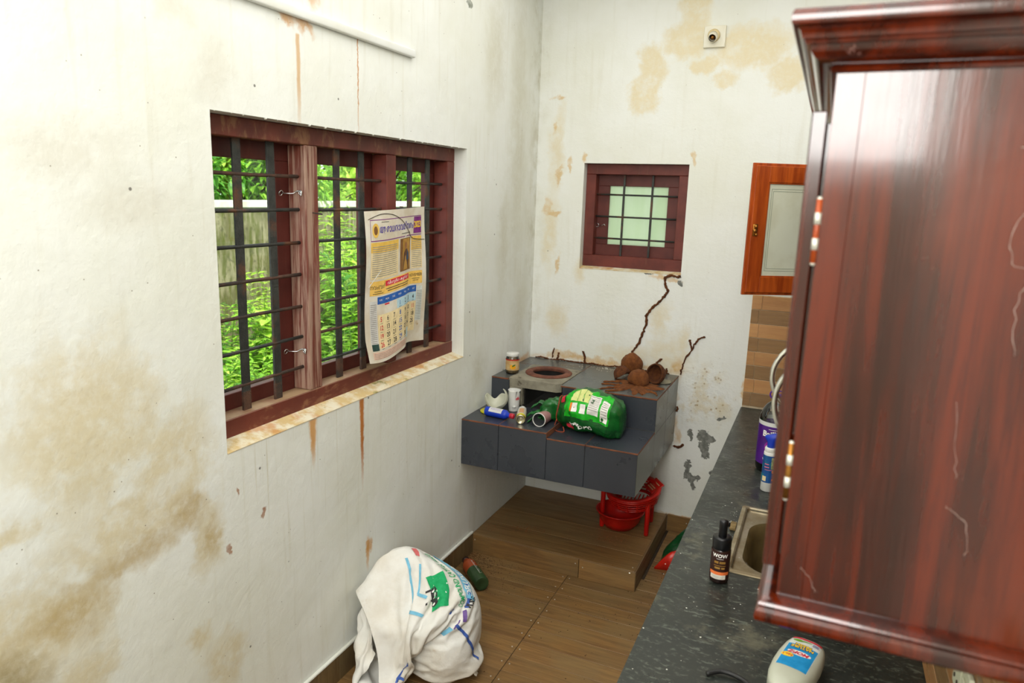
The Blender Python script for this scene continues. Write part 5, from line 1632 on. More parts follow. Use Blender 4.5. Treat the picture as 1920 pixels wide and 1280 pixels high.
# ------------------------------------------------------------------ floor things
def soda_bottle():
    M_GT = pm('green_translucent_plastic', srgb(58, 84, 52), srgb(42, 66, 40), 6, rough=.22, spec=.5)
    M_OR = pm('orange_translucent_plastic', srgb(176, 84, 48), srgb(150, 66, 36), 6, rough=.25, spec=.5)
    r = .038
    o, q = lying('measuring_bottle', 'green and orange bottle with white scale marks lying beside the sack', 'bottle', (.232, -1.100, r + .0005), (.050, -.925, r + .0005), [(.012, .004), (.022, .0), (.034, .002), (.038, .010), (.038, .105), (.0375, .125)], M_GT)
    obj('upper_body', lathe([(.0376, .1255), (.0375, .185), (.033, .205), (.022, .222), (.017, .228), (.017, .245)], 32, cap0=False), M_OR, o, True, world=False)
    obj('cap', lathe([(.019, .240), (.0195, .242), (.0195, .256), (.018, .258), (.002, .2585)], 24), pm('dark_cap', srgb(50, 30, 26), rough=.5), o, True, world=False)
    up = q.inverted() @ Vector((.45, -.3, 1)).normalized()
    a0 = math.atan2(up.y, up.x)
    marks = []
    for k in range(12):
        z = .045 + k * .0115; w = .22 if k % 3 == 0 else .12
        V = [((.0384) * math.cos(a0 + f), (.0384) * math.sin(a0 + f), z + dz) for dz in (0, .0018) for f in (0, w / 2, w)]
        marks.append((V, [(0, 1, 4, 3), (1, 2, 5, 4)]))
    V = [(.0384 * math.cos(a0 + f), .0384 * math.sin(a0 + f), z) for z in (.04, .115, .18) for f in (-.05, -.02)]
    marks.append((V, [(0, 1, 3, 2), (2, 3, 5, 4)]))
    obj('scale_marks', join(*marks), I_WHITE, o, world=False)
soda_bottle()

def wrapper():
    root = thing('foil_wrapper', 'crumpled green and red wrapper on the floor under the counter edge', 'wrapper', (1.05, -.25, 0))
    n, m = 14, 30
    def S(u, v, off=0):
        # u across 0..1, v along 0..1
        x = .952 + .03 * v + u * .19 + .008 * math.sin(v * 9); y = -.47 + .44 * v + .04 * (u - .5)
        h = .030 + .07 * math.sin(math.pi * u) * (.6 + .4 * math.sin(v * 9 + 1)) + .014 * mnoise.noise(Vector((u * 5, v * 11, 2))) + .008 * mnoise.noise(Vector((u * 14, v * 26, 7)))
        h *= min(1, (1 - v) * 4 + .25)
        return Vector((x, y, max(.0008, h * (.35 + .65 * math.sin(math.pi * min(1, max(0, u))) ** .5)) + off))
    V = [S(i / n, j / m) for j in range(m + 1) for i in range(n + 1)]
    F, fm = [], []
    for j in range(m):
        for i in range(n):
            a = j * (n + 1) + i
            F.append((a, a + 1, a + n + 2, a + n + 1))
            v = j / m
            fm.append(1 if (v < .12 and i < 9) or (.74 < v < .80 and i > 4) else 2 if v < .06 else 0)
    k = len(V)
    V2 = V + [Vector((p.x, p.y, .0004)) for p in V]
    F2 = F + [tuple(k + i for i in reversed(f)) for f in F]
    def edge(seq):
        return [(seq[i + 1], seq[i], k + seq[i], k + seq[i + 1]) for i in range(len(seq) - 1)]
    E_ = edge(list(range(n + 1))) + edge([(j) * (n + 1) + n for j in range(m + 1)]) + edge([m * (n + 1) + i for i in range(n, -1, -1)]) + edge([j * (n + 1) for j in range(m, -1, -1)])
    fm = fm + fm + [1 if k_ < n or k_ >= len(E_) - 5 else 0 for k_ in range(len(E_))]
    M_F = pm('dark_green_foil', srgb(10, 86, 40), srgb(8, 60, 30), 12, rough=.28, spec=.6, bump=.2, bscale=50)
    M_FR = pm('red_foil', srgb(220, 44, 24), srgb(190, 30, 24), 12, rough=.3)
    obj('film', ([tuple(p) for p in V2], F2 + E_), [M_F, M_FR, I_PINK], root, True, fm=fm)
    V, F = box(1.02, 1.05, -.492, -.455, .0008, .006, .002)
    obj('torn_flap', displaced((V, F), .003, 40), I_PINK, root)
wrapper()

# ------------------------------------------------------------------ feed sack (draped cloth mesh, woven tube NU x NV)
SACK_NU, SACK_NV = 80, 70
SACK_X = [495,7,-3,-8,7,7,-19,-14,-5,6,-33,-27,-43,-43,-28,-45,-40,-43,-58,-12,-102,-30,-18,-13,-43,-48,-22,-33,-37,-31,-37,15,27,-3,8,-15,-3,-7,-14,-3,-1,1,0,10,3,2,23,-17,8,-23,-23,38,34,39,39,22,45,42,25,83,
44,48,42,9,31,42,41,28,41,38,27,32,-7,12,10,23,-16,-3,15,3,-31,-3,-1,16,12,-8,-5,14,-5,-31,-23,-31,-41,-42,-41,-25,-44,-55,-59,-70,-35,-25,-19,1,-52,-31,-45,-37,-20,-32,-31,8,7,24,16,-16,1,-13,-9,-6,
-5,1,5,-1,-1,17,-17,-22,7,-16,11,10,36,39,41,33,29,39,37,62,65,41,36,16,46,25,42,36,38,36,21,27,4,13,-6,19,-7,-13,5,7,9,-4,6,8,5,9,-5,-23,-3,-30,-11,-35,-38,-34,-33,-28,-42,-44,-65,-68,-43,-11,-29,
-29,-33,-43,-32,-30,-36,-9,-28,-23,-5,28,18,3,15,-6,-6,-3,-8,-3,4,7,-4,-6,-16,-19,-24,35,13,0,24,39,36,21,23,41,34,71,69,35,18,42,50,31,30,42,23,40,38,-4,26,-7,12,12,-9,11,4,5,-7,8,-3,6,-1,-6,-3,-20,
-2,-13,-21,-25,-35,-38,-11,-40,-27,-35,-61,-58,-43,-52,-19,-33,-35,-39,-40,-36,-3,-24,-16,-28,-22,8,24,13,-13,11,10,9,2,1,-1,-12,-12,-20,-20,4,-26,4,12,37,19,25,39,23,20,38,34,57,63,46,47,21,41,44,39,
38,25,29,23,24,14,-5,27,-10,-4,12,5,6,-16,1,6,6,-3,-5,-11,-13,-9,-14,-13,-25,-20,-34,-23,-11,-32,-31,-35,-59,-59,-45,-27,-37,-44,-42,-35,-38,-15,3,-15,-24,-33,6,-17,17,-5,-2,10,6,10,6,0,-11,-16,-15,
-23,5,-24,-2,29,19,22,33,34,24,34,33,24,39,64,60,32,39,40,47,45,36,40,3,30,9,16,18,10,10,2,-16,2,7,-1,5,5,-4,-5,-19,-8,-8,-14,12,-27,-28,-16,-3,-23,-37,-11,-38,-35,-42,-49,-47,-41,-41,-43,-40,-41,-37,
-15,16,-32,-24,-10,-29,11,-11,18,-21,-7,-2,9,8,-2,-10,-10,-14,-13,-5,-8,12,26,-3,30,29,30,40,34,32,37,28,43,49,49,43,42,43,49,37,29,28,5,-3,32,13,0,5,23,3,4,-1,-23,7,-6,0,-11,-14,-12,-7,7,13,-26,-17,
11,-27,-32,-42,-2,-38,-33,-42,-42,-44,-43,-41,-44,-40,-36,-38,-2,-1,-28,-27,0,-25,-18,13,-8,-15,-11,-3,-1,3,-5,-3,-7,0,-11,7,-11,5,6,13,20,30,35,40,30,36,41,32,38,47,46,44,40,41,50,39,42,1,20,16,-4,
19,4,11,12,-8,7,-4,8,1,-8,-11,-6,0,-19,2,3,-17,14,-19,-21,-21,-26,-13,-16,-37,-36,-42,-43,-39,-44,-40,-38,-41,-36,-26,1,-27,-33,-20,-27,24,-16,-20,4,-1,-9,1,-4,-4,-10,-2,-4,-15,5,5,0,5,3,6,7,28,30,39,
41,30,38,41,35,45,44,43,38,42,46,44,36,24,1,-2,13,20,-3,-1,16,-9,6,10,-17,10,-5,10,6,-7,-1,-1,-1,-21,8,-7,-27,-17,-21,-14,-26,-40,-39,-40,-40,-41,-39,-40,-41,-36,-37,-14,-33,1,-31,-27,-20,-19,11,-15,
-9,-5,-2,-16,-5,10,-10,-19,13,4,13,3,-4,-7,21,6,12,14,23,27,41,39,29,41,44,44,42,37,41,40,41,40,34,33,20,2,17,5,-19,16,-15,3,11,-4,1,13,15,9,5,-5,-3,-5,-17,7,-6,-7,-26,-26,-2,-31,-32,-36,-36,-37,-40,
-39,-41,-42,-39,-33,-34,-37,-17,-2,-32,-15,-25,-11,5,-5,-15,-15,-8,8,-14,-6,0,-2,-15,18,22,3,-17,12,16,11,13,12,20,25,17,30,44,41,41,37,43,42,41,33,36,41,37,17,32,19,-2,19,1,-19,4,-8,1,4,31,-10,-2,6,
11,13,15,-20,2,2,-6,-24,-19,-19,-20,-28,-29,-31,-35,-38,-41,-41,-42,-41,-42,-38,-30,-37,-8,-19,-22,-21,-6,-5,-6,-7,-16,-13,-12,-9,-3,6,9,-16,3,8,-5,-10,7,24,18,19,-3,32,-1,39,22,25,17,41,41,43,42,38,
40,40,37,31,28,33,29,4,18,21,16,-17,-5,6,-9,12,16,11,-6,4,12,11,2,-5,-5,-6,-9,-14,-17,-20,-26,-28,-30,-33,-39,-40,-40,-41,-41,-41,-40,-34,-38,-36,-27,-15,-21,-23,-5,-16,1,5,-4,-2,-9,-13,-11,14,-5,9,
-1,-2,-1,-7,-8,1,17,23,18,4,32,22,9,29,37,39,37,38,38,40,41,39,40,26,36,25,21,23,23,4,18,16,-10,10,-11,7,16,11,5,5,6,7,-13,9,-9,-10,-2,-18,-21,-24,-26,-31,-33,-39,-39,-39,-39,-40,-35,-39,-40,-32,-37,
-34,-17,-31,-32,-6,-23,-10,-9,-3,-9,19,-3,-11,-18,14,16,-9,20,-3,-1,-9,-9,-19,29,8,-1,25,18,22,37,36,37,36,37,36,36,31,38,34,38,31,34,33,27,23,9,19,12,10,1,7,10,-9,30,8,7,4,2,-8,10,-6,-2,-5,-22,-19,
-21,-25,-35,-32,-28,-34,-36,-37,-39,-39,-38,-38,-36,-33,-35,-33,-34,-18,-26,-23,-22,-21,-12,-10,17,-6,-5,17,2,-16,8,12,-4,-11,7,-2,-5,-3,1,6,29,16,11,31,33,30,37,37,37,38,38,38,36,29,37,33,29,27,25,
30,27,18,16,13,11,3,-7,9,26,10,-3,4,6,4,4,-5,-12,-17,-19,-21,-21,-34,-33,-32,-33,-32,-32,-28,-39,-38,-38,-31,-37,-37,-33,-35,-34,-27,-27,-24,-10,-13,-11,-10,-17,-11,20,-10,2,-4,5,2,-7,4,-4,-4,-6,6,11,
11,18,11,29,28,32,28,38,36,36,37,35,37,37,36,37,29,30,31,28,19,23,21,19,19,16,12,5,6,31,7,3,1,-1,-5,-9,-11,-20,-17,-19,-19,-19,-18,-28,-31,-30,-31,-33,-34,-36,-37,-33,-37,-35,-36,-31,-32,-33,-33,-31,
-28,-23,-15,-12,-10,-11,-7,1,-5,-4,14,-3,-11,-1,0,0,-3,0,6,7,11,18,25,28,29,29,30,36,34,35,36,36,37,37,36,36,35,33,31,30,24,23,21,20,20,18,19,12,7,2,5,2,-4,-6,-10,-8,-17,-19,-18,-19,-19,-19,-19,-5,
-18,-28,-33,-34,-35,-34,-31,-36,-33,-36,-35,-35,-35,-33,-31,-27,-27,-24,-24,-19,-17,-15,-15,-1,19,-16,-2,-2,-3,-1,-3,-3,-1,5,5,14,19,23,24,24,24,30,33,35,37,36,35,36,35,34,34,36,32,34,33,22,26,26,19,
20,19,18,17,16,15,-7,7,5,-8,-8,-13,-16,-17,-5,-26,-18,-17,-17,-18,-15,-4,-33,-23,-25,-29,-30,-34,-35,-37,-36,-35,-34,-27,-29,-31,-26,-24,-26,-25,-24,-23,-20,-16,-5,9,-21,-10,-3,-4,1,1,5,7,9,11,28,25,
24,23,23,3,35,35,34,35,34,35,34,35,33,33,23,35,27,33,31,21,22,25,19,19,18,20,16,9,-5,11,-8,-9,-13,-14,-14,-4,-18,7,-20,-17,-18,-11,-17,-31,-25,-25,-25,-26,-26,-25,-36,-36,-35,-35,-30,-32,-31,-11,-25,
-25,-26,-25,-25,-24,-24,-24,-7,-10,-10,-5,-4,1,3,2,4,8,9,13,22,31,23,19,-6,33,34,30,31,31,33,33,32,33,32,30,29,34,27,29,30,31,23,20,23,19,20,15,7,9,10,-9,-10,-10,-11,-9,-9,-8,1,10,-14,-16,-17,-22,-21,
-21,-22,-21,-25,-26,-29,-34,-35,-35,-34,-35,-33,-32,-29,-12,-16,-22,-24,-23,-25,-24,-26,-21,-4,-9,-8,-7,-6,3,2,3,5,8,3,13,12,10,21,18,17,28,20,28,31,32,32,30,31,32,32,32,34,32,30,29,31,22,31,24,21,20,
17,10,13,14,-7,-6,-4,-2,-9,-6,-8,-6,-1,8,-11,-11,-14,-19,-21,-22,-23,-25,-28,-29,-33,-34,-33,-34,-34,-33,-34,-32,-31,-15,-24,-18,-18,-19,-21,-22,-21,-28,-26,21,-4,-5,-5,-5,-8,-11,24,15,12,12,12,-16,5,
16,26,27,21,30,30,29,30,30,33,32,33,34,33,33,32,25,32,32,19,27,26,19,17,14,17,11,-6,-1,-4,-8,-4,-7,-8,-6,2,2,-13,-10,-15,-19,-20,-23,-24,-27,-23,-33,-31,-34,-35,-34,-34,-34,-33,-29,-31,-31,-24,-23,
-17,-16,-22,-21,-21,-17,-12,-13,-4,-4,-2,-4,-3,-3,10,14,17,23,12,4,-4,-3,29,23,25,30,31,32,32,34,33,35,34,33,33,32,32,26,31,30,27,24,22,19,18,15,14,-1,7,-1,-1,-3,-5,-8,-9,-1,-1,-3,-15,-9,-16,-19,-23,
-24,-23,-20,-29,-34,-33,-34,-31,-34,-34,-34,-33,-21,-31,-30,-30,-21,-30,-25,-20,-19,3,-5,-11,-28,6,-5,-4,-4,-2,3,9,10,6,7,5,4,4,22,-2,23,32,34,34,34,34,33,34,32,33,31,31,31,29,31,29,27,29,28,22,20,17,
15,10,10,-3,1,1,-1,-1,-4,-10,-2,-5,-5,-14,-10,-16,-21,-24,-20,-18,-26,-32,-34,-34,-29,-33,-33,-33,-34,-33,-24,-25,-26,-29,-29,-24,-29,-24,-17,-16,-10,4,-12,-14,-16,-5,-4,-2,20,7,1,0,6,7,11,8,10,9,33,
33,34,33,33,33,33,32,32,32,30,31,31,31,30,30,31,28,24,25,21,18,14,11,7,-1,3,1,-1,-1,-1,-3,-7,-8,-5,-12,-12,-18,-22,-21,-15,-22,-33,-29,-34,-34,-34,-32,-31,-31,-33,-33,-30,-27,-24,-23,-31,-15,-27,-26,
-5,-14,-16,-27,-15,-14,9,-6,-5,-7,1,8,4,3,3,4,9,14,13,21,32,31,34,31,33,33,34,31,30,32,31,32,32,31,32,31,29,27,26,24,21,18,16,9,6,-3,5,4,2,-2,-2,-2,-3,-8,-8,-11,-13,-20,-20,-18,-14,-32,-32,-27,-32,
-32,-33,-33,-32,-33,-34,-33,-31,-19,-28,-29,-27,-25,-23,-7,-29,-18,-4,-13,-10,-18,-25,-6,-4,-1,-2,4,5,5,8,12,18,19,22,12,19,33,34,32,32,32,32,31,32,33,33,32,31,31,31,30,29,26,27,24,21,18,17,5,8,-6,4,
5,6,4,-1,-4,-3,-6,-10,-10,-14,-18,-20,-15,-23,-32,-29,-32,-28,-33,-33,-33,-30,-32,-32,-33,-33,-29,-29,-27,-28,-17,-19,-24,-12,-18,-26,-13,-12,-5,-6,-8,-6,-9,-11,7,5,9,17,22,20,19,19,18,1,34,28,28,32,
31,33,33,33,33,32,31,30,32,31,30,28,29,26,24,19,18,16,16,-2,5,-1,1,3,4,6,0,-6,-6,-9,-12,-13,-18,-17,-20,-24,-29,-31,-32,-29,-33,-33,-29,-34,-33,-28,-31,-32,-32,-31,-31,-29,-27,-20,-17,-19,-18,-14,-15,
-15,-15,-7,-8,-6,-5,5,5,10,21,18,15,15,13,14,9,21,24,24,32,33,33,33,33,33,32,31,32,32,32,30,31,29,27,26,25,20,17,16,14,11,2,5,-3,-2,5,-2,1,1,-9,-8,-12,-15,-16,-19,-20,-28,-26,-32,-28,-33,-32,-30,-32,
-34,-33,-32,-32,-28,-30,-31,-31,-30,-30,-26,-23,-19,-18,-15,-16,-14,-8,-4,-5,1,3,1,8,9,7,10,11,12,14,14,14,22,25,31,33,33,33,33,32,33,32,33,32,32,30,31,29,29,27,24,22,26,14,10,13,17,-3,17,10,-3,-3,3,
-1,-4,-7,-9,-12,-15,-17,-20,-22,-27,-25,-29,-31,-32,-30,-32,-32,-34,-34,-33,-32,-31,-30,-28,-30,-30,-29,-29,-19,-19,-18,-16,-15,-3,2,-8,4,2,3,-6,9,11,9,10,7,-3,8,9,19,26,17,32,32,33,33,32,33,33,33,32,
33,31,30,28,29,26,26,26,30,8,16,15,18,8,0,15,14,16,-2,-3,-4,-5,-6,-11,-11,-15,-18,-20,-23,-25,-27,-29,-29,-31,-32,-33,-32,-33,-33,-34,-31,-33,-31,-31,-29,-30,-26,-9,-18,-19,-22,-19,0,-4,-3,-6,-7,-10,
-11,22,7,7,7,7,7,7,6,-1,23,12,25,29,32,34,33,32,32,34,33,32,30,32,29,28,28,28,29,27,23,5,19,17,17,14,3,14,13,13,-5,-4,-4,-4,-5,-6,-13,-15,-18,-21,-22,-25,-27,-29,-31,-29,-33,-30,-34,-33,-33,-33,-33,
-27,-32,-32,-28,-31,-6,-19,-24,-11,-17,-18,-27,-5,-6,-9,-9,-7,21,0,-3,5,7,6,7,7,17,11,6,20,25,30,31,33,34,31,34,33,32,31,32,31,23,30,29,28,28,27,25,19,-1,15,14,15,7,10,10,13,15,-1,-4,-5,-6,-10,-13,
-16,-17,-21,-22,-25,-27,-30,-27,-33,-30,-33,-34,-33,-33,-31,-33,-31,-27,-29,-32,-16,-28,-9,-18,-21,-20,-21,-20,-22,-5,-4,-1,18,-12,6,15,3,3,2,3,1,11,11,17,20,26,29,31,33,33,33,34,29,32,33,30,24,31,31,
28,25,27,26,21,27,19,15,15,12,17,7,6,-6,0,14,0,-6,-8,-13,-10,-15,-18,-20,-23,-25,-27,-28,-29,-31,-32,-33,-34,-33,-33,-31,-33,-32,-30,-24,-29,-26,-16,-22,-22,-23,-21,-20,-18,-4,-3,-2,14,-15,15,2,-4,-5,
3,3,5,12,13,15,18,11,25,29,31,34,31,34,31,31,34,27,26,30,31,26,28,25,27,26,24,25,27,20,19,17,12,8,4,2,-12,-6,0,6,-6,-7,-15,-16,-18,-20,-23,-25,-27,-28,-30,-30,-32,-32,-33,-33,-33,-33,-33,-32,-32,-29,
-28,-19,-25,-26,-22,-21,-21,-10,-5,-3,-4,12,-20,14,-9,-10,-2,3,2,11,14,16,9,16,3,18,26,24,33,30,33,33,32,33,22,27,31,31,31,31,20,28,28,30,14,26,24,22,21,22,-1,17,10,4,2,-4,-7,-15,-5,0,-16,-16,-17,-20,
-22,-25,-27,-28,-30,-31,-32,-33,-32,-33,-30,-32,-32,-32,-33,-32,-30,-27,-26,-22,-22,-21,2,0,-2,-4,-4,-22,5,-20,-7,-1,1,2,17,14,13,6,15,-1,13,21,23,28,24,31,34,32,32,26,24,34,27,32,32,25,30,29,28,21,
15,29,11,23,22,19,-3,16,14,13,2,1,1,-7,-11,-11,-14,-16,-19,-21,-22,-25,-26,-29,-30,-31,-31,-33,-32,-33,-33,-31,-31,-31,-31,-31,-31,-31,-26,-24,-18,-15,-8,-5,12,1,-9,-13,-22,-15,-1,2,4,5,7,9,21,16,-4,
11,16,23,20,24,29,32,27,31,27,26,33,32,33,33,26,17,30,28,28,14,27,20,23,17,28,4,9,0,13,17,3,2,-2,5,-16,-13,-13,-10,-19,-19,-22,-25,-26,-28,-30,-31,-32,-32,-33,-33,-33,-32,-31,-30,-30,-32,-31,-31,-27,
-14,-20,-1,-7,-21,-6,-3,-3,-12,-23,1,7,11,8,6,0,-9,16,17,24,-1,11,23,22,17,32,21,28,31,26,33,34,34,33,31,12,30,31,19,25,30,10,22,20,29,28,20,6,-9,19,-12,5,1,0,10,-6,-9,-15,-18,-14,-20,-22,-25,-26,-29,
-29,-31,-32,-32,-33,-33,-32,-32,-32,-29,-32,-31,-32,-30,-27,-7,-12,-19,-1,-7,-10,-26,-9,-8,11,10,7,5,2,-6,-11,24,19,13,-1,20,7,6,27,28,32,11,31,16,34,34,34,34,33,33,20,29,19,26,27,27,21,20,21,12,14,
22,1,23,3,-4,-12,9,13,-16,-6,-1,-12,-14,-16,-21,-22,-24,-27,-28,-30,-30,-32,-32,-33,-33,-31,-32,-33,-32,-31,-31,-31,-30,-25,-9,-19,-12,-10,-9,-8,-26,-10,-7,10,13,19,-1,-11,3,24,15,-7,14,25,12,-2,26,
24,25,13,33,5,33,34,33,33,30,34,27,31,30,23,19,29,27,20,25,24,5,17,-1,27,-6,1,-5,-3,20,8,-5,-11,-11,-14,-17,-11,-20,-22,-24,-26,-27,-30,-31,-32,-33,-32,-32,-32,-33,-32,-32,-32,-32,-31,-28,-24,-15,-7,
-3,-13,-18,-24,-12,-18,0,6,17,5,-3,16,16,4,-3,27,13,10,9,8,17,17,20,24,25,26,34,33,32,24,34,31,30,33,26,20,29,29,25,27,22,12,19,9,15,-1,-11,-7,3,7,11,16,-13,-12,-13,-12,-7,-17,-18,-22,-23,-26,-29,-28,
-31,-33,-32,-33,-33,-32,-31,-33,-32,-33,-32,-29,-29,-21,-9,1,-16,-23,-24,-18,-15,-7,1,0,11,5,6,12,8,2,31,3,7,7,9,11,17,21,29,24,18,34,34,34,34,32,25,32,33,23,29,29,29,28,27,28,18,18,24,12,5,-27,-4,6,
18,8,3,-5,-8,-10,-10,-12,-14,-17,-17,-21,-24,-25,-28,-30,-29,-33,-33,-32,-34,-33,-31,-32,-33,-33,-31,-28,-30,-13,2,-21,-25,-24,-19,-15,1,9,7,3,-19,-8,13,6,8,25,0,5,8,9,13,17,17,24,26,23,25,32,35,34,
30,31,31,32,33,30,31,30,28,28,27,25,22,17,9,10,-6,10,0,-9,15,-2,-4,-7,-7,-8,-9,-11,-12,-14,-20,-21,-23,-25,-28,-31,-29,-31,-34,-33,-33,-33,-33,-31,-33,-33,-29,-32,-22,0,-26,-24,-22,-21,-12,12,3,2,-3,
-6,-10,-26,10,4,23,10,18,20,19,-11,14,22,10,12,26,26,28,32,34,35,35,34,33,27,30,31,33,26,31,27,29,16,14,8,7,10,10,7,5,4,-5,-5,-6,-6,-7,-8,-9,-11,-12,-12,-13,-21,-22,-26,-27,-30,-32,-30,-32,-34,-33,
-34,-33,-32,-33,-31,-32,-29,-6,-27,-24,-22,-23,-10,14,-5,-4,-11,-11,-5,-1,-24,1,25,8,20,20,13,16,17,12,-2,12,17,27,28,29,29,35,35,35,34,34,34,32,29,21,33,31,21,17,14,8,9,16,19,20,-16,7,3,-5,-6,-5,-6,
-5,-6,-6,-4,-12,-16,-19,-21,-23,-22,-26,-28,-32,-33,-30,-33,-35,-33,-34,-32,-33,-32,-33,-15,-27,-23,-21,-25,1,-4,-20,-2,-13,-11,-7,-8,-3,18,5,-8,24,8,15,16,11,22,17,-3,19,19,19,29,27,33,35,35,33,33,
34,33,32,33,21,32,14,22,12,13,21,19,18,18,5,-9,0,0,0,0,-2,-3,-5,-6,-7,-9,-17,-18,-18,-20,-18,-27,-24,-27,-28,-33,-34,-31,-34,-35,-34,-32,-34,-33,-31,-24,-17,-25,-25,0,-13,-21,-16,-7,-2,-15,-3,-3,-6,3,
5,12,24,27,-9,19,21,13,3,25,29,18,15,9,29,34,36,35,35,34,34,32,24,32,32,29,-4,17,15,14,17,19,19,20,20,-24,0,0,0,0,-1,0,-1,-5,-7,-11,-13,-16,-18,-19,-22,-28,-27,-26,-27,-28,-34,-34,-33,-34,-35,-33,-34,
-33,-29,-19,-28,-25,-5,-22,-17,-13,-12,-9,-5,2,9,4,0,-3,-12,16,15,27,-23,28,18,1,26,20,21,19,27,21,10,35,34,35,35,34,35,35,32,31,30,32,14,14,14,14,8,20,15,9,0,-24,3,2,0,1,-1,-1,-2,-7,-6,-8,-11,-14,
-16,-19,-23,-25,-28,-30,-29,-27,-28,-35,-34,-34,-35,-34,-34,-32,-25,-28,-25,-12,-23,-17,-16,-13,-9,-1,0,1,1,1,1,-1,2,2,12,5,31,13,-18,19,18,18,21,24,25,30,17,37,35,34,35,32,34,35,34,27,31,30,27,20,16,
-2,19,5,3,1,0,-24,3,3,1,1,1,-1,-3,-4,-9,-8,-9,-15,-16,-17,-22,-24,-24,-24,-31,-34,-28,-30,-35,-35,-36,-35,-32,-31,-29,-25,-18,-23,-19,-16,-11,0,7,2,-1,1,1,0,0,5,2,-3,0,-11,10,11,17,-2,28,17,21,22,23,
24,32,35,31,32,36,36,35,35,34,34,30,26,18,15,13,12,2,1,2,0,1,-24,2,4,2,2,0,-2,-3,-1,-9,-9,-7,-13,-12,-21,-20,-24,-26,-20,-27,-33,-34,-30,-32,-36,-35,-35,-33,-30,-27,-24,-23,-17,-16,-12,10,5,5,4,0,0,0,
0,1,2,-10,17,-26,1,-30,19,17,5,27,27,27,27,24,18,31,30,37,29,33,35,36,36,34,33,27,15,16,15,15,2,0,1,5,-1,0,-13,2,-8,4,2,0,-2,0,-1,11,-10,-14,-19,-11,-24,-14,-23,-26,-27,-22,-33,-28,-33,-34,-36,-36,
-35,-32,-29,-26,-23,-13,-14,-17,-10,5,6,11,8,7,1,3,-11,4,4,3,-20,-8,-29,-16,17,14,3,26,27,28,26,31,32,31,31,29,31,34,30,32,35,34,23,14,15,15,17,17,8,-3,0,4,1,4,-19,11,-5,-9,4,6,10,14,0,-6,-17,-15,-11,
-22,-8,-21,-23,-24,-25,-26,-29,-31,-34,-35,-37,-36,-34,-30,-29,-22,-19,-22,-10,-8,-6,2,11,11,7,-6,-2,23,7,3,2,-13,-17,-22,-23,-13,-8,9,18,19,26,28,28,30,31,32,34,35,36,32,36,35,13,20,25,33,20,20,-9,
10,12,0,3,-1,2,2,-21,19,24,-5,-11,12,10,0,-4,-9,-11,-13,-16,-17,-18,-22,-22,-25,-25,-26,-26,-26,-34,-35,-36,-36,-33,-30,-23,-27,-17,-14,1,-3,-3,-8,1,4,15,-9,7,12,26,-9,-12,-12,-11,-12,-19,-25,9,23,17,
2,15,18,31,33,34,34,35,36,36,35,35,29,31,3,19,25,23,4,-6,2,12,27,3,-16,-3,2,5,7,25,-4,-4,13,-2,-4,-6,-11,-11,-12,-12,-19,-19,-17,-19,-21,-22,-24,-29,-34,-34,-35,-35,-31,-36,-27,-17,-27,-6,-18,-8,-2,
13,3,2,-8,-1,17,5,18,-26,-12,-11,-12,-9,-10,-6,15,9,-11,31,19,13,11,11,25,33,34,36,36,36,35,32,33,36,24,12,27,25,1,2,8,-13,2,7,22,-1,-15,19,2,-9,15,-1,-4,-4,-6,-7,-8,-11,-12,-14,-16,-17,-19,-21,-22,
-23,-17,-30,-32,-33,-35,-35,-26,-36,-18,-30,-17,2,-14,2,-10,1,14,9,-8,2,20,9,-25,-13,-16,-10,-2,-3,-4,5,-3,-7,2,10,32,2,6,11,33,34,36,34,34,35,36,37,35,31,30,22,14,19,20,14,-3,2,1,8,0,11,-16,10,-6,-7,
-3,-3,-4,-4,-6,-7,-8,-10,-12,-15,-15,-18,-19,-20,-22,-11,-23,-31,-31,-32,-34,-33,-22,-36,-23,-17,1,-19,5,0,-3,-7,2,22,4,-1,20,-21,-16,-13,-6,2,0,-3,-5,-4,2,1,2,-12,-3,9,16,21,29,29,34,34,35,37,36,36,
24,28,30,35,29,26,24,16,6,3,-5,8,3,-3,-8,-26,-6,-6,-6,-4,-5,-5,-6,-7,-9,-9,-11,-13,5,-20,-22,-25,-28,-7,-30,-29,-30,-33,-34,-26,-22,-37,2,-25,-8,1,-16,-1,19,0,-9,-1,26,11,-5,-11,-16,-3,-4,7,-11,7,-13,
10,2,1,-4,-10,-36,15,9,16,26,33,33,34,36,37,36,27,27,31,33,34,32,31,30,27,7,0,3,-8,-11,-10,-8,-25,-6,-7,-6,-5,-5,-4,-5,-5,-4,-3,2,-10,-21,-22,-25,-24,-9,-26,-29,-30,-31,-29,-35,-21,-33,4,-24,-8,-18,9,
-7,-14,16,17,-1,-14,2,12,-23,1,22,-2,-5,-3,6,-13,9,-26,-5,11,-9,-12,-30,5,13,13,27,31,33,35,37,37,29,32,34,36,36,33,33,31,31,8,-6,-1,12,-4,-11,-10,-8,-22,-4,-3,0,2,7,1,-3,-7,-9,-13,-17,-18,-20,-20,
-15,-19,-26,-27,-29,-29,-25,-32,-35,-20,-9,-27,22,-13,-18,-13,11,-13,-4,21,13,-14,-13,-2,19,-3,-2,3,16,0,-16,4,-14,-4,-22,-11,-11,-10,2,14,-6,1,24,28,35,36,37,36,35,38,33,37,35,35,31,32,0,18,-7,20,
-11,-5,7,-12,-12,-21,5,-3,8,3,-1,-6,-13,-12,-3,-15,-15,-15,-15,-19,-22,-24,-27,-27,-27,-22,-30,-31,-36,-28,-11,29,-8,-13,-9,-6,-7,8,-12,7,19,-3,-11,0,23,-8,8,1,-3,-1,1,2,-15,-8,-21,-17,-7,-1,0,18,4,
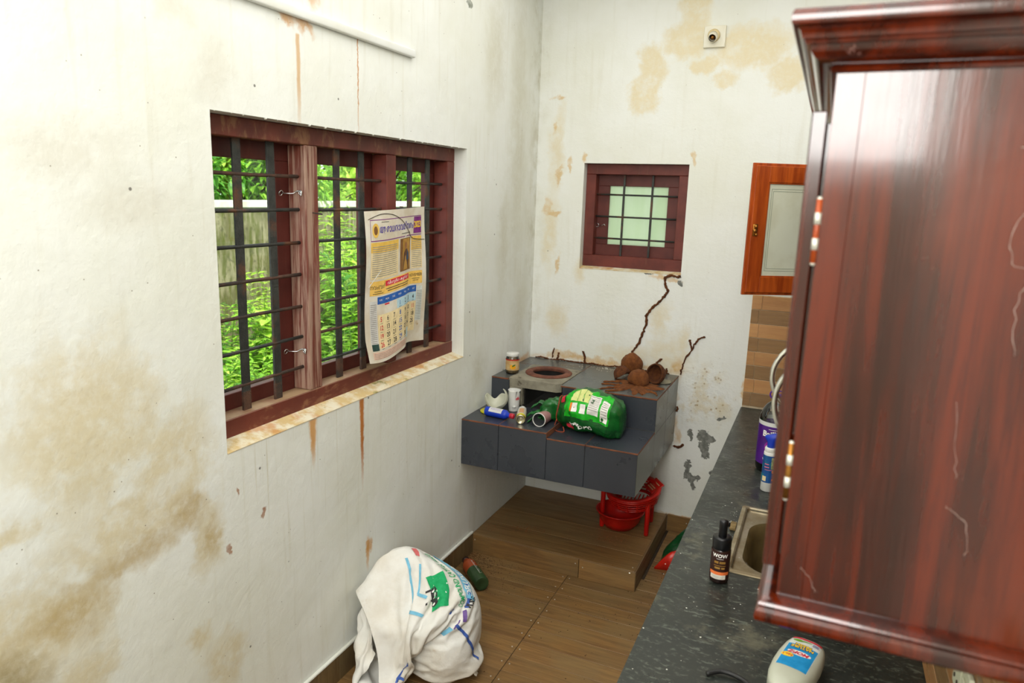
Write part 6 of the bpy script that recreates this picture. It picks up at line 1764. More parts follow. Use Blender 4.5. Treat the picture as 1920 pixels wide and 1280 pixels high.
-20,11,18,34,37,37,38,38,39,37,37,35,35,33,13,-9,13,1,29,-17,-5,15,-10,-14,-18,5,2,-1,-3,-4,-5,-1,-12,-13,-7,-14,-17,-19,-22,-23,-25,-24,-28,-23,-28,-30,-31,-31,-33,5,36,16,-13,-9,-8,-8,-8,-5,-1,1,27,
0,-4,-1,18,2,0,3,1,1,-11,-13,-15,-14,-20,9,0,-3,1,17,-14,-1,-5,30,38,38,37,39,39,37,37,32,36,35,-9,0,29,21,-5,-17,-15,23,-6,-3,-23,-4,-2,-1,0,2,-3,-7,-8,-8,-14,-16,-19,-20,-21,-20,-25,-27,-26,-25,-30,
-30,-30,-31,-33,33,32,17,5,-15,-9,1,-9,0,0,0,4,5,12,1,-6,5,23,-1,-1,-3,-11,-14,-15,-17,-19,18,5,-4,-2,2,8,-1,-6,-12,39,38,38,39,38,37,33,37,36,33,-20,27,26,16,-26,-16,15,-10,-3,-2,-17,-4,-4,-5,3,-3,
-4,-1,-3,-14,-7,-21,-17,-20,-23,-24,-26,-25,-25,-29,-28,-29,-29,-34,-23,33,28,26,16,4,-14,-4,-1,-10,14,1,5,5,7,0,1,-5,-11,12,-6,14,-7,-15,-12,-16,-18,22,11,1,-4,6,6,-8,-15,-21,22,39,38,38,39,39,34,34,
28,29,6,29,1,25,-17,-27,13,-7,-8,-10,-15,-5,-3,-3,-3,-3,-1,-2,0,-15,-5,-19,-20,-21,-23,-24,-24,-26,-27,-26,-27,-28,-33,-32,-15,34,23,30,24,14,2,-11,1,-5,-8,22,12,3,2,-1,-13,-9,-3,2,13,-17,11,-6,-16,
-12,-18,-4,30,16,6,6,4,-10,-17,-22,-13,38,37,39,39,39,36,37,28,21,25,27,10,-7,6,-9,-18,-15,-4,-9,-24,-2,-2,-2,-3,-6,-7,5,-2,-9,-10,-16,-22,-23,-22,-23,-24,-26,-26,-26,-28,-32,-34,-29,-6,35,18,30,28,
21,16,0,-11,2,-8,0,22,11,-15,-10,14,1,2,-3,-17,10,-3,3,-18,-8,-8,-16,-9,16,25,5,32,-4,-20,-19,-20,4,39,39,40,38,38,37,33,22,33,24,15,5,-12,-25,-10,-17,-9,-11,-22,-8,-4,-4,1,-1,-3,-5,-6,-7,-9,-14,-19,
-24,-23,-22,-23,-26,-26,-28,-32,-33,-32,-25,1,34,18,28,29,25,20,17,-1,-5,-4,-11,5,17,-4,-11,0,22,-1,-13,12,6,-4,-24,-6,8,-15,-15,-29,15,20,33,32,1,-20,-21,-21,-12,21,40,39,40,38,34,37,26,34,28,17,4,
-19,-12,-22,-17,-16,-15,-19,-9,-7,-7,-6,-3,-3,-5,-6,-7,-7,-10,-16,-20,-27,-22,-23,-26,-28,-31,-32,-33,-26,-25,8,34,18,25,28,27,24,20,9,9,-9,-4,-11,1,21,-9,2,4,10,-12,8,-19,-1,16,-4,-22,-20,-19,-12,17,
34,33,33,5,-19,-22,-23,-6,-4,25,39,40,36,38,37,30,34,31,21,2,-23,-13,-21,-21,-16,-17,-19,-11,-9,-7,-7,-7,-7,-7,-7,-9,-10,-7,-12,-16,-23,-24,-26,-28,-30,-31,-32,-33,-31,1,1,31,19,23,27,27,24,21,20,12,
9,-10,-7,-9,23,6,4,4,-13,7,-9,-1,-3,-16,20,-19,-22,-23,-16,33,33,34,33,10,-19,-22,-21,-1,-4,-4,25,40,38,38,37,35,32,32,27,0,-25,-19,-20,-20,-18,-17,-19,-14,-10,-8,-6,-7,-8,-9,-10,-10,-12,-13,-12,-11,
-23,-25,-26,-29,-30,-31,-33,-32,-30,-4,16,30,23,21,24,27,23,21,20,18,15,7,-4,-12,0,23,-3,6,13,-2,-6,-12,-1,-17,8,-9,-20,-25,-10,33,35,35,34,16,-23,-29,-3,-2,-3,-5,-5,28,39,39,37,36,35,30,31,1,-28,-24,
-18,-19,-19,-17,-20,-14,-13,-9,-7,-6,-7,-8,-9,-11,-12,-13,-17,-20,-22,-25,-28,-28,-30,-32,-32,-32,-29,-4,25,31,24,22,21,26,21,22,19,18,16,13,18,0,-7,6,24,11,-12,6,-12,4,-15,-17,-25,1,-4,-12,-11,34,36,
36,33,23,-34,-23,10,-2,-3,-4,-7,-5,33,38,38,36,34,33,26,7,-26,-24,-23,-20,-18,-17,]
SACK_Y = [-40,0,4,11,7,3,5,5,25,-18,11,7,4,8,20,-9,2,32,45,-64,-27,42,40,26,-6,-5,-1,4,7,19,-1,-7,11,11,-8,20,-11,4,7,-1,-4,2,-6,-8,10,9,-14,9,-12,-12,-2,-3,-21,-12,-2,-3,14,-18,-76,-35,9,15,33,-17,-9,1,12,-21,
-3,2,-9,-20,27,-28,-7,-3,-3,-4,-3,-5,-1,-6,-4,-5,9,16,21,9,27,-8,16,6,5,5,-7,14,7,46,24,12,-24,4,1,35,-18,-6,4,-12,24,-27,13,35,-36,9,19,-10,11,8,10,2,-1,-6,-2,-7,9,-4,10,-6,-15,3,-29,-19,-12,-11,-11,
29,-17,-15,-67,-39,-8,24,11,0,-9,27,-15,15,-16,1,-21,-25,15,5,-3,0,-7,-2,-5,-2,1,-9,-6,1,17,17,21,0,25,7,24,4,-2,-20,25,12,2,33,35,-2,-5,-12,25,28,-34,8,6,-18,-11,14,12,0,-3,9,-4,16,-6,7,7,5,3,-1,-5,
-9,12,9,-5,-9,-22,-1,-30,-30,25,-8,-18,-11,-10,-19,-53,-44,2,-6,33,7,-11,13,4,-3,-22,2,-8,-18,-10,25,-17,-1,17,-7,-4,7,11,-2,-10,-2,19,4,16,8,26,22,19,-26,9,3,29,-15,24,24,6,22,7,2,13,32,-36,13,3,-17,
-22,21,-32,22,16,12,0,-5,-11,13,-6,4,4,6,9,8,9,0,-8,-24,2,-38,-32,10,-31,-2,-22,-12,-10,-14,-44,-36,-12,0,4,24,3,12,2,-8,-21,26,-16,-25,16,15,3,-22,-16,6,9,9,-2,6,5,11,2,15,-1,18,23,9,29,-24,29,-6,28,
-24,35,-3,26,19,11,6,16,2,6,5,-8,-3,-21,-14,-5,5,-5,15,1,3,18,-2,13,-2,-8,3,11,6,-3,-8,1,-22,-11,-35,-9,-20,-19,-19,-23,-12,-12,-18,-33,-25,-17,4,7,9,7,7,0,-7,-4,13,15,-25,-10,10,21,12,-20,-6,1,-3,27,
7,-2,0,7,6,-7,22,22,21,18,-21,36,-8,32,-17,17,19,26,15,5,13,15,8,9,-7,1,-2,-20,-25,1,7,-19,8,11,2,1,-9,10,6,4,5,-11,13,11,-6,-12,-26,-26,-28,-19,-18,-20,-18,-18,-11,-21,-19,-22,-29,-11,-2,2,7,7,8,1,5,
-10,20,11,2,4,-26,31,16,-1,-16,2,8,-1,8,2,1,8,-10,12,19,18,22,-7,22,16,22,21,-3,15,12,22,21,2,13,15,10,7,-4,-13,12,-37,-7,0,9,-22,6,-20,17,24,-5,-10,-15,-10,11,7,7,-7,-16,-11,-11,-25,-28,-24,-21,-22,
-19,-17,-12,-20,-20,-14,-29,-16,0,3,2,2,7,6,5,-9,28,5,6,9,14,-5,0,0,9,-3,11,-18,14,4,0,4,14,-5,18,21,20,26,27,-16,31,27,9,25,10,20,10,13,11,11,18,-13,5,-10,-1,-39,13,-3,-21,1,-9,-13,-8,14,12,8,-14,
-15,12,0,-12,-10,10,-23,-18,-18,-28,-28,-27,-28,-19,-19,-14,-11,-23,-19,-13,-26,-3,4,-3,1,2,2,8,6,26,5,18,-6,14,23,16,-6,-18,-2,0,2,0,15,10,17,-2,15,20,23,7,33,-4,23,27,27,7,32,14,19,11,11,11,1,6,9,
-11,3,-19,-18,-22,-8,15,-18,-20,-21,18,-20,12,12,5,-5,-8,-10,-7,11,-19,-10,-22,-23,-6,-27,-27,-32,-33,-27,-22,-10,-15,-25,-13,-6,-4,-6,-16,5,0,2,11,12,16,10,20,18,0,16,7,19,16,-1,-17,12,1,-3,-7,21,17,
20,17,-8,27,17,33,1,18,37,24,25,22,21,9,15,5,9,6,-1,-10,-8,-4,-16,-22,-5,-27,8,-23,-4,-18,-7,1,12,0,-6,-9,-10,10,-21,-10,0,-23,6,-24,-23,-28,-33,-30,-18,-31,-37,-24,-5,-11,-12,-18,-5,-2,-5,-5,14,1,11,
25,7,16,26,8,17,-3,15,17,10,3,-10,-9,13,14,19,13,17,-9,26,23,23,7,17,28,29,28,28,27,24,16,12,9,8,7,-3,-7,-9,-4,-20,-18,-17,-16,-7,-24,-24,-18,-13,17,-8,4,-14,-5,12,-10,-5,-10,-18,-12,-16,-16,-18,-22,
-33,-16,-37,-8,-33,-33,-37,-12,-10,-6,-5,-12,-7,9,1,3,21,12,9,22,18,13,18,7,10,16,0,12,-10,12,10,10,13,14,4,28,12,16,22,26,29,29,27,27,26,24,14,13,10,11,6,-2,-4,20,2,-8,-25,-28,-16,-7,-23,-6,-24,-21,
-23,-10,17,9,-3,-14,-16,1,6,-22,-20,-22,-22,-14,-18,-13,-27,-30,-17,-30,-34,-28,-19,-16,-18,-16,-13,-8,5,5,-2,14,5,12,16,16,17,21,16,15,7,14,1,10,-5,12,17,13,19,21,15,21,20,20,17,28,26,26,27,20,22,5,
10,10,11,12,19,-11,-1,22,-7,9,-30,-4,-6,-31,-4,-23,-22,-10,-21,-7,-14,-6,-9,-13,11,-12,-2,-21,-19,-22,-22,-20,-6,-26,-21,-25,-25,-29,-6,-12,-16,-18,-18,-19,-19,-24,-11,17,4,-15,11,7,19,17,15,20,15,17,
7,20,15,-1,1,15,19,19,20,17,20,19,26,28,20,26,26,24,9,17,26,18,17,15,9,7,-6,9,13,-9,11,-14,-1,1,-16,-21,-16,-13,-20,-21,-7,-18,-18,-5,-16,6,-17,-17,-11,-10,-24,-25,-27,-25,6,-32,-16,-30,-28,-22,-19,
-13,-11,-15,-15,-12,-12,-12,-11,-18,4,14,-10,21,19,1,11,20,19,20,20,16,-2,12,15,15,18,20,22,22,25,25,24,24,24,25,25,6,12,18,17,21,22,27,2,7,10,16,8,-2,-5,-1,-2,-16,-12,-6,-20,-21,-21,-19,-13,-14,-6,
-20,-22,-20,-13,-9,-4,-22,-21,-22,-27,-6,-26,-29,-21,-29,-19,-23,-21,-25,-4,-15,-15,-15,-14,-13,-10,-8,-1,7,7,12,11,17,17,17,17,17,16,11,12,20,9,21,21,21,22,24,23,25,21,24,24,25,27,28,17,18,15,19,18,
17,12,12,11,4,11,6,-11,-8,-6,-3,-6,-11,-18,-23,-24,-23,-20,0,-21,-21,-20,-11,-10,-20,-25,-19,-14,-21,-24,-29,-22,-28,-28,-21,-22,-22,-23,-22,-15,-16,-15,-14,-12,-10,-7,-6,-5,-1,9,11,10,18,19,18,18,16,
16,16,19,20,16,22,24,23,23,23,24,19,20,24,24,26,26,28,33,29,22,15,15,15,15,16,11,-1,3,3,1,-3,-7,-10,-15,-15,-16,-16,-19,-21,-20,-19,-23,-16,-16,-21,-18,-12,-23,-24,-24,-26,-27,-29,-26,-26,-24,-24,-24,
-25,-20,-13,-12,-10,-11,-12,-12,-12,-13,-13,-2,12,0,5,21,17,14,21,18,17,18,17,18,17,21,22,24,23,24,23,22,21,27,14,25,26,27,28,31,34,13,27,27,21,19,14,9,4,1,-1,-7,-21,-17,1,-19,-19,-12,-14,-14,-14,-17,
-19,-24,-24,-10,-21,-24,-24,-25,-26,-27,-27,-27,-28,-10,-20,-22,-23,-24,-35,2,-8,-10,-11,-11,-12,-12,-13,-13,-13,-23,-2,19,3,-4,22,19,15,21,19,19,15,19,23,21,22,25,24,23,24,24,28,23,29,21,26,27,31,30,
11,24,25,25,24,23,23,3,1,0,0,-16,-12,-4,-30,-20,-18,-16,-15,-14,-7,-9,-11,-25,-24,-23,-25,-25,-26,-26,-27,-27,-27,-27,-27,-18,-6,-23,-27,-28,6,-4,-18,-17,-15,-16,-13,-15,-14,-14,-16,12,-2,-18,14,10,
-3,19,21,17,21,18,21,26,24,15,26,25,26,26,27,27,28,30,29,28,28,27,20,26,26,25,26,24,23,20,5,4,2,1,0,-4,-7,-15,-30,-27,-22,-20,-18,-16,-16,-11,2,-20,-26,-26,-26,-27,-21,-25,-27,-29,-28,-29,-27,-28,-13,
-23,-26,-27,10,-13,-18,-16,-15,-15,-13,-14,-14,-12,-9,2,5,11,-15,8,20,4,17,21,20,23,26,24,23,19,28,28,28,28,28,28,29,31,30,29,30,29,26,26,26,25,22,21,19,-6,6,-4,5,4,3,3,2,-10,-28,-16,-25,-25,-24,-21,
-20,-20,-8,-8,-19,-29,-27,-27,-28,-27,-25,-16,-27,-25,-27,-30,-27,-27,-27,-5,-19,-14,-16,-16,-16,-14,-13,-8,-8,-5,-4,-4,-4,1,19,2,-4,22,15,14,23,23,24,24,25,27,28,28,27,29,28,28,29,31,30,28,31,28,27,
26,25,23,22,25,11,-12,-3,-1,1,3,3,3,12,-8,-9,-16,-17,-25,-22,-20,-20,-19,-17,-25,-9,-28,-28,-28,-28,-29,-29,-25,-26,-25,-21,-29,-31,-29,-30,-1,-22,-23,-14,-8,-6,-5,-5,-6,-2,-4,-4,-5,-4,-5,-19,6,8,14,
18,20,22,23,24,25,28,27,28,28,29,28,28,28,30,30,31,27,31,28,26,25,23,25,28,18,5,2,2,-15,2,1,2,2,0,-11,-11,-9,-18,4,-17,-22,-23,-27,-29,-25,-6,-25,-28,-28,-28,-28,-15,-29,-27,-29,-30,-30,-30,-31,-18,
-22,-23,-5,0,-2,-3,-5,-5,-5,-7,-9,-10,-11,-12,-13,-7,11,16,10,10,19,22,23,25,26,26,28,28,28,29,29,28,28,30,30,30,28,30,28,25,23,27,29,22,-1,4,5,19,6,5,3,3,2,-24,-21,-18,-14,10,-18,-4,-18,-24,-24,-25,
-28,-26,-22,-12,-28,-28,-29,-20,-28,-30,-30,-28,-29,-23,-29,-31,-32,7,-3,-3,-4,-7,-9,-10,-10,-11,-13,-14,-11,-9,-3,11,8,2,11,17,16,21,22,25,26,28,27,28,29,28,29,29,29,29,29,31,28,30,27,24,26,29,26,3,
17,2,6,7,11,12,14,1,-4,-15,-19,-20,-23,2,-25,-12,-4,-28,-25,-24,-6,-23,-22,-27,-28,-28,-28,-26,-20,-28,-29,-30,-31,-30,-29,-30,-26,-11,4,-5,-13,-9,-9,-9,-10,-11,-9,-6,-4,-3,-2,2,4,10,13,15,18,20,22,
25,26,28,28,28,28,28,29,29,29,30,29,30,30,28,26,26,27,31,9,12,21,13,9,9,10,9,8,-5,-5,-11,-26,-16,-14,-15,-2,-20,-29,-5,-22,-26,-26,-23,-21,-10,-26,-26,-27,-28,-29,-30,-29,-30,-29,-27,-26,-24,-30,-26,
-8,-7,2,-12,-14,9,-11,-7,-1,-1,-2,-4,-3,-3,-6,10,15,12,17,20,23,23,28,27,28,28,28,28,28,29,29,30,30,29,30,29,26,26,30,25,9,18,11,19,11,9,7,16,-9,-9,-5,2,-8,-9,-14,-15,-22,-23,-17,-26,-21,-6,-24,-25,
-25,-26,-26,-26,-26,-24,-29,-30,-28,-26,-22,-24,-26,-27,-28,-33,-2,-18,-19,-9,12,2,-1,-2,-2,-7,-9,-9,-3,-1,0,13,7,14,17,23,22,24,23,29,27,28,28,29,28,28,30,29,30,29,30,28,28,27,27,23,17,13,12,18,8,9,
18,6,-5,-17,-11,-7,-5,3,-6,-8,-14,-23,-23,-22,-20,-25,-23,-22,-17,-27,-27,-28,-28,-29,-29,-28,-22,-24,-27,-29,-29,-29,-30,-19,-22,-22,-10,7,-5,1,0,1,5,-8,-6,3,1,-3,-1,-5,13,14,17,21,23,24,24,26,28,28,
28,28,29,29,29,30,29,30,28,29,27,27,27,18,22,12,19,9,11,17,11,1,-1,-4,-7,-17,-11,-8,-5,-1,-8,-13,-19,-23,-22,-24,-24,-24,-27,-27,-28,-29,-28,-29,-29,-28,-29,-27,-27,-28,-29,-30,-30,-26,-22,-14,0,-6,3,
4,2,3,3,-1,-3,-4,-12,-4,3,8,14,19,20,8,25,27,25,22,30,22,27,28,28,29,30,29,30,29,29,28,28,26,25,20,22,17,15,10,16,12,-6,0,0,2,8,-8,-11,-15,-11,-8,-8,-5,-23,-22,-23,-23,-24,-28,-26,-26,-24,-27,-28,-24,
-28,-28,-29,-29,-30,-32,-31,-31,-28,-21,-29,-12,-11,-2,3,4,3,4,-2,-9,-5,-1,-1,9,9,17,12,11,1,28,24,24,20,28,26,24,23,24,28,29,29,30,29,30,29,28,26,27,24,22,20,18,17,14,13,-3,11,4,4,1,-8,0,-7,-9,-10,
-10,-15,-24,-23,-22,-19,-22,-17,-28,-28,-27,-27,-26,-24,-16,-29,-29,-29,-30,-31,-31,-31,-33,-24,-31,-23,-16,-10,-5,0,5,6,-3,-8,-1,15,6,-1,16,8,-9,6,9,17,29,20,23,23,24,21,24,24,26,28,29,29,29,30,30,
29,28,26,26,25,22,20,18,14,19,1,15,6,4,-4,-3,2,-14,-7,-1,-14,-4,-23,-22,-18,-26,-23,-22,-3,-28,-27,-26,-26,-28,-16,-28,-29,-30,-30,-30,-30,-31,-27,-31,-32,-27,-22,-17,-12,-6,-2,8,-1,-9,5,13,-1,10,23,
2,3,-8,8,9,16,22,29,24,25,24,14,27,26,25,19,29,29,29,30,29,29,28,27,25,25,22,20,16,21,7,16,9,4,4,1,-11,-2,6,-18,-12,2,-24,-3,-29,-23,-21,-20,-19,-17,-15,-28,-28,-28,-19,-25,-29,-25,-30,-30,-31,-31,
-31,-31,-30,-29,-27,-22,-18,-12,-7,3,-10,-1,14,7,-4,13,23,-4,-5,6,9,14,13,21,0,21,25,24,25,15,27,27,27,28,22,30,29,29,28,30,28,27,25,25,22,20,20,17,13,12,2,3,3,3,11,-1,-4,-10,-22,-12,4,-26,-20,-18,
-13,-20,-19,-23,-28,-28,-28,-21,-24,-22,-30,-28,-29,-31,-30,-31,-30,-29,-30,-28,-31,-23,-18,-12,-2,-14,-4,12,9,-3,20,20,-9,-1,18,3,19,15,13,-2,10,12,20,21,23,17,27,28,28,25,28,30,26,30,30,28,27,27,26,
24,22,21,19,15,16,12,9,7,5,5,-1,-2,-2,-3,-9,-10,-25,-15,-9,-18,-20,-19,-27,-28,-28,-28,-24,-20,-24,-27,-26,-29,-30,-30,-29,-29,-27,-31,-28,-34,-28,-22,-24,-7,-17,-8,1,7,7,25,22,-8,0,1,9,23,12,10,4,27,
10,0,17,19,18,18,21,25,28,28,29,28,25,30,30,27,28,27,26,25,22,21,18,17,12,11,10,11,3,-5,-4,-3,-2,1,-2,-4,-7,-16,-19,-19,-19,-29,-28,-27,-28,-28,-18,-27,-16,-27,-29,-30,-30,-25,-27,-29,-31,-28,-33,-30,
-26,-25,-19,-25,-14,-4,6,9,21,25,-4,15,8,3,-13,10,10,11,19,26,0,27,17,18,18,15,10,21,22,28,29,29,28,29,28,28,28,26,25,25,23,20,19,16,14,12,11,1,2,5,-4,-8,-7,-5,-2,-3,6,-13,-18,-22,-24,-27,-27,-25,-28,
-27,-25,-10,-24,-28,-29,-30,-29,-29,-30,-21,-28,-32,-31,-29,-24,-27,-24,-18,7,-13,16,-1,23,6,-10,5,4,9,26,10,5,-1,27,2,21,18,23,-3,27,6,27,23,11,27,29,29,25,26,28,28,30,25,28,24,23,21,19,16,15,11,8,8,
3,2,-3,-5,-9,-8,-2,0,4,-11,-25,-22,-26,-27,-20,-25,-25,-23,-26,-9,-29,-28,-27,-28,-29,-30,-30,-26,-27,-20,-32,-31,-24,-26,-29,8,-27,20,-8,17,3,1,1,0,-7,26,10,2,16,13,5,24,20,21,3,-2,20,10,25,21,26,28,
27,26,19,29,30,27,26,29,26,24,23,21,19,17,14,13,8,7,4,0,-2,-2,-12,-4,-1,1,1,-14,-28,-25,-19,-29,-26,-25,-1,-25,-20,-26,-24,-28,-29,-29,-29,-28,-18,-24,-28,-31,-26,-33,-32,-22,-20,4,-32,-2,10,3,0,3,-1,
1,1,18,9,4,13,11,12,21,20,19,13,22,18,7,1,26,28,26,24,23,25,28,28,29,28,28,25,25,23,22,19,16,15,10,13,4,5,-5,-3,4,-1,-2,-7,3,-7,-16,-27,-19,-25,-26,-25,-26,0,-25,-27,-27,-23,-18,-29,-25,-27,-18,-27,
-30,-27,-21,-30,-33,-20,-23,-23,-26,-7,-24,7,7,9,8,-14,-2,20,-10,11,20,24,7,4,22,9,15,29,6,28,-4,12,27,28,25,17,25,28,27,27,28,28,29,26,25,24,22,21,16,13,14,8,12,-3,-2,-1,-4,1,8,-1,-6,-10,-17,-24,-26,
-27,-25,-21,-2,-24,-20,-28,-28,-19,-17,-22,-24,-24,-30,-26,-13,-26,-30,-31,-32,-29,-30,-26,-24,-10,-24,3,4,10,21,7,-13,13,-4,18,24,7,8,14,4,18,27,-1,26,14,-10,27,26,20,22,23,21,27,28,27,28,30,28,27,
25,25,23,18,21,12,11,14,6,9,-5,-5,-3,3,8,-2,-10,-9,-20,-27,-26,-24,-16,-5,-20,-22,-26,-29,-28,-11,-28,-26,-24,-14,-31,-2,-29,-31,-32,-32,-31,-29,-26,-18,-23,-30,-8,-3,7,5,12,22,-12,4,23,14,12,10,10,
10,-1,22,4,14,12,12,5,17,24,19,22,22,25,28,28,29,28,28,28,28,26,25,23,20,17,20,8,10,13,7,1,-7,-5,8,4,-4,-13,-8,-26,-26,-19,-10,-12,-19,-23,-27,-24,-26,-27,-19,-24,-13,-28,-29,7,-28,-31,-31,-31,-29,
-28,-28,-23,-21,-24,-23,-12,-2,-4,17,15,15,9,6,-13,10,11,11,11,11,16,1,2,12,13,26,-8,19,19,20,24,25,26,28,28,28,28,29,29,27,26,26,24,22,13,20,17,5,11,11,3,-4,-7,10,0,-9,-2,-21,-27,-9,-14,-16,-18,-24,
-23,-27,-27,-26,-26,-24,-4,-27,-27,8,-27,-27,-23,-25,-28,-29,-25,-31,-32,-20,-21,-20,-15,-2,-1,1,9,11,21,15,7,-7,16,6,14,-3,0,5,15,17,13,10,-11,17,17,25,26,28,27,28,28,27,28,27,27,28,27,26,23,23,18,
12,20,14,3,12,8,-2,-7,9,-6,2,-12,-28,-7,-15,-17,-15,-26,-21,-27,-27,-23,-18,-28,-28,-9,-22,0,-26,-22,-24,-29,-1,-25,-29,-34,-31,-28,-20,-19,-19,-20,-1,-1,4,8,7,6,11,16,23,2,-2,-7,0,3,18,8,7,8,9,-3,14,
18,27,27,26,27,27,27,27,27,27,27,28,27,26,24,24,23,14,12,19,10,4,10,3,-7,8,-4,2,-25,-8,-17,-18,-13,-26,-26,-14,-28,-18,-22,-24,-25,-26,-26,-19,-2,-18,-25,-26,-23,4,-17,-26,-34,-27,-27,-29,-17,-22,-12,
1,4,14,12,8,7,6,1,-8,4,6,-10,11,8,-4,3,7,8,17,-9,19,21,23,25,26,27,27,27,27,27,28,28,27,28,27,22,24,24,22,11,11,18,6,6,7,-5,6,-1,-5,-16,-21,-14,-13,-26,-24,-12,-21,-24,-26,-20,-26,-26,-27,-16,-16,-19,
-12,-18,-28,-6,-25,-17,-8,-17,-19,-28,-30,-32,-20,-6,8,8,9,8,9,12,-22,-10,-3,-4,14,-1,6,6,4,4,6,3,4,3,22,22,22,22,23,24,25,26,28,28,28,28,28,28,26,22,23,24,22,22,10,10,16,3,7,-1,3,-2,-11,-20,-10,-14,
-26,-14,-20,-22,-23,-24,-25,-24,-24,-23,-24,-22,-20,-16,-16,-15,-20,-14,-26,-2,-22,-18,-17,-5,-19,-28,-32,12,11,10,10,9,6,4,-8,-10,-13,-3,-8,-4,0,14,-11,7,-1,-1,16,7,26,23,23,23,23,24,23,17,21,26,27,
29,28,28,26,25,23,20,23,21,20,10,8,13,3,3,-2,-5,-15,-10,-14,-24,-15,-19,-21,-22,-24,-26,-26,-25,-23,-24,-23,-22,-20,-18,-15,24,-22,-28,-26,-23,-17,-15,-14,-13,-13,-3,-29,-1,10,11,11,17,-9,-2,0,15,-2,
-4,-11,-14,-14,-9,-5,-3,2,12,14,7,26,26,23,24,24,24,23,22,12,19,22,28,29,31,21,25,26,27,21,12,20,19,10,7,8,1,-4,-8,-11,-14,-20,-15,-20,-20,-23,-23,-18,-22,-27,-25,-24,-24,-23,-12,-21,-28,28,-24,-13,
-27,-6,-32,8,-15,-14,-15,-16,-16,-14,-9,20,16,6,5,1,3,0,0,-11,-13,-17,-16,-14,-12,-1,2,3,14,15,9,19,28,25,24,25,22,20,16,27,18,9,31,32,20,30,23,23,21,23,17,14,19,17,9,3,0,-4,-9,-13,-15,-17,-19,-21,
-21,-18,-18,-19,-20,-22,-21,-23,-23,-25,-25,-29,18,-22,-18,4,-9,-10,-29,14,-5,-11,-14,-16,-17,-15,-16,2,22,-16,-4,2,6,4,8,-15,-18,-18,-16,-13,-4,5,7,10,-4,17,21,18,12,28,25,22,19,16,15,17,18,31,24,21,
26,24,24,22,22,23,17,21,17,14,9,4,0,-5,-11,-13,-17,-19,-20,-21,-21,-18,-19,-18,-18,-19,-20,-20,-26,-25,-24,3,-23,-12,-18,-1,-11,-8,18,-2,-6,-9,-15,-1,-9,-15,-15,-17,20,-15,12,7,-3,-10,-19,5,-16,-14,
-12,-26,16,0,5,8,-14,21,11,24,15,14,21,15,15,15,15,18,27,25,22,26,23,23,25,23,23,21,23,20,15,13,9,5,-1,-8,-11,-15,-18,-17,-21,-22,-21,-19,-17,-18,-19,-19,-20,-15,-11,-23,-22,-19,-16,-20,-17,-1,-4,2,6,
8,1,-3,-11,-13,-11,-10,-8,-4,8,8,3,1,-34,-3,-22,0,-13,-13,6,-26,1,26,9,-1,-5,-8,13,13,7,16,18,15,15,17,17,19,25,24,24,25,28,29,24,24,21,20,18,19,14,13,11,5,-3,-9,-13,-13,-19,-19,-19,-19,-19,-25,-18,
-18,-19,-19,-19,-15,-9,-24,-20,-20,-17,-18,-10,-12,0,15,4,-5,0,5,-19,-13,-10,-9,-7,-4,5,11,12,22,-15,-32,-26,-13,-12,17,-13,-10,1,-8,9,15,5,4,-22,11,8,16,15,15,18,19,20,24,27,28,29,16,21,25,24,24,22,
22,16,17,15,13,12,0,0,-10,-16,-13,-17,-20,-19,-19,-16,-17,-18,-26,-22,-10,-21,-9,-10,-20,-20,-20,-21,-21,-18,7,0,-1,2,9,-5,-2,2,-28,-4,0,0,1,8,14,18,-15,-2,-19,-31,-9,-5,-15,-10,8,-18,-10,5,12,8,1,
-16,7,10,6,15,21,21,21,22,30,28,27,28,26,24,23,21,20,18,8,16,16,15,14,11,-1,0,-12,-11,-17,-17,-19,-14,-24,-18,-15,-15,-27,-20,-6,-15,-15,-19,-19,-21,-21,-20,-18,-8,-4,0,-1,18,-9,-1,0,3,4,5,10,-3,-7,
13,7,-9,-9,-16,-14,14,-5,-6,-13,-17,-29,-13,-10,8,-15,13,1,-21,8,9,15,18,20,20,21,21,27,27,29,29,30,23,22,20,19,8,12,18,13,15,16,7,-3,1,-10,-14,-10,-24,-15,-14,-18,-25,-18,-12,-14,-27,-7,-19,-19,-19,
-16,-2,-27,-19,12,1,-8,-13,-21,1,36,9,8,5,2,-1,-4,-4,-3,-7,-10,-12,-10,-9,-9,-1,1,2,1,-12,-19,-19,-21,5,-8,-12,2,0,9,10,11,14,17,18,20,20,22,24,27,28,26,22,21,21,20,7,18,14,13,15,16,4,-3,3,-4,-23,-10,
-14,-25,-14,-14,-19,-26,-12,-15,-18,-17,-9,-10,-28,-14,5,-8,-24,-7,21,-10,-10,-10,-6,1,8,10,10,2,-3,-3,-3,-5,-7,-11,-13,-11,-11,-9,-2,0,4,6,4,-17,-21,-17,-10,-3,-3,3,5,8,9,11,12,17,19,21,23,24,26,29,
28,19,18,16,9,8,14,16,14,22,5,16,1,9,2,-16,-5,-30,-11,-17,-24,-13,-14,-14,-27,-15,-17,-8,-18,-4,-9,-10,-20,15,-5,-27,-8,-8,-13,-9,-6,5,11,9,11,3,-1,-4,-4,-6,-7,-14,-15,-8,-4,1,10,3,1,-1,-11,9,-14,-26,
-17,1,0,-1,13,10,11,12,13,11,14,20,25,26,26,21,17,14,12,8,8,16,16,16,24,4,8,15,0,16,1,-11,-10,-31,-19,-14,-22,-16,-16,-10,-24,-22,-11,2,-27,-10,-8,1,-3,-9,9,-12,-31,-20,-8,-8,-7,7,16,0,13,4,3,-6,-6,
-11,-4,-11,-5,-11,8,3,2,-4,4,4,-17,22,-11,-21,-11,15,-2,-11,14,12,11,10,13,13,12,9,7,32,19,14,13,11,11,13,17,19,19,24,-1,7,7,14,9,18,3,-28,-11,-12,-34,-17,-15,-22,-14,-13,-8,-30,-9,5,-3,-24,-16,-9,-4,
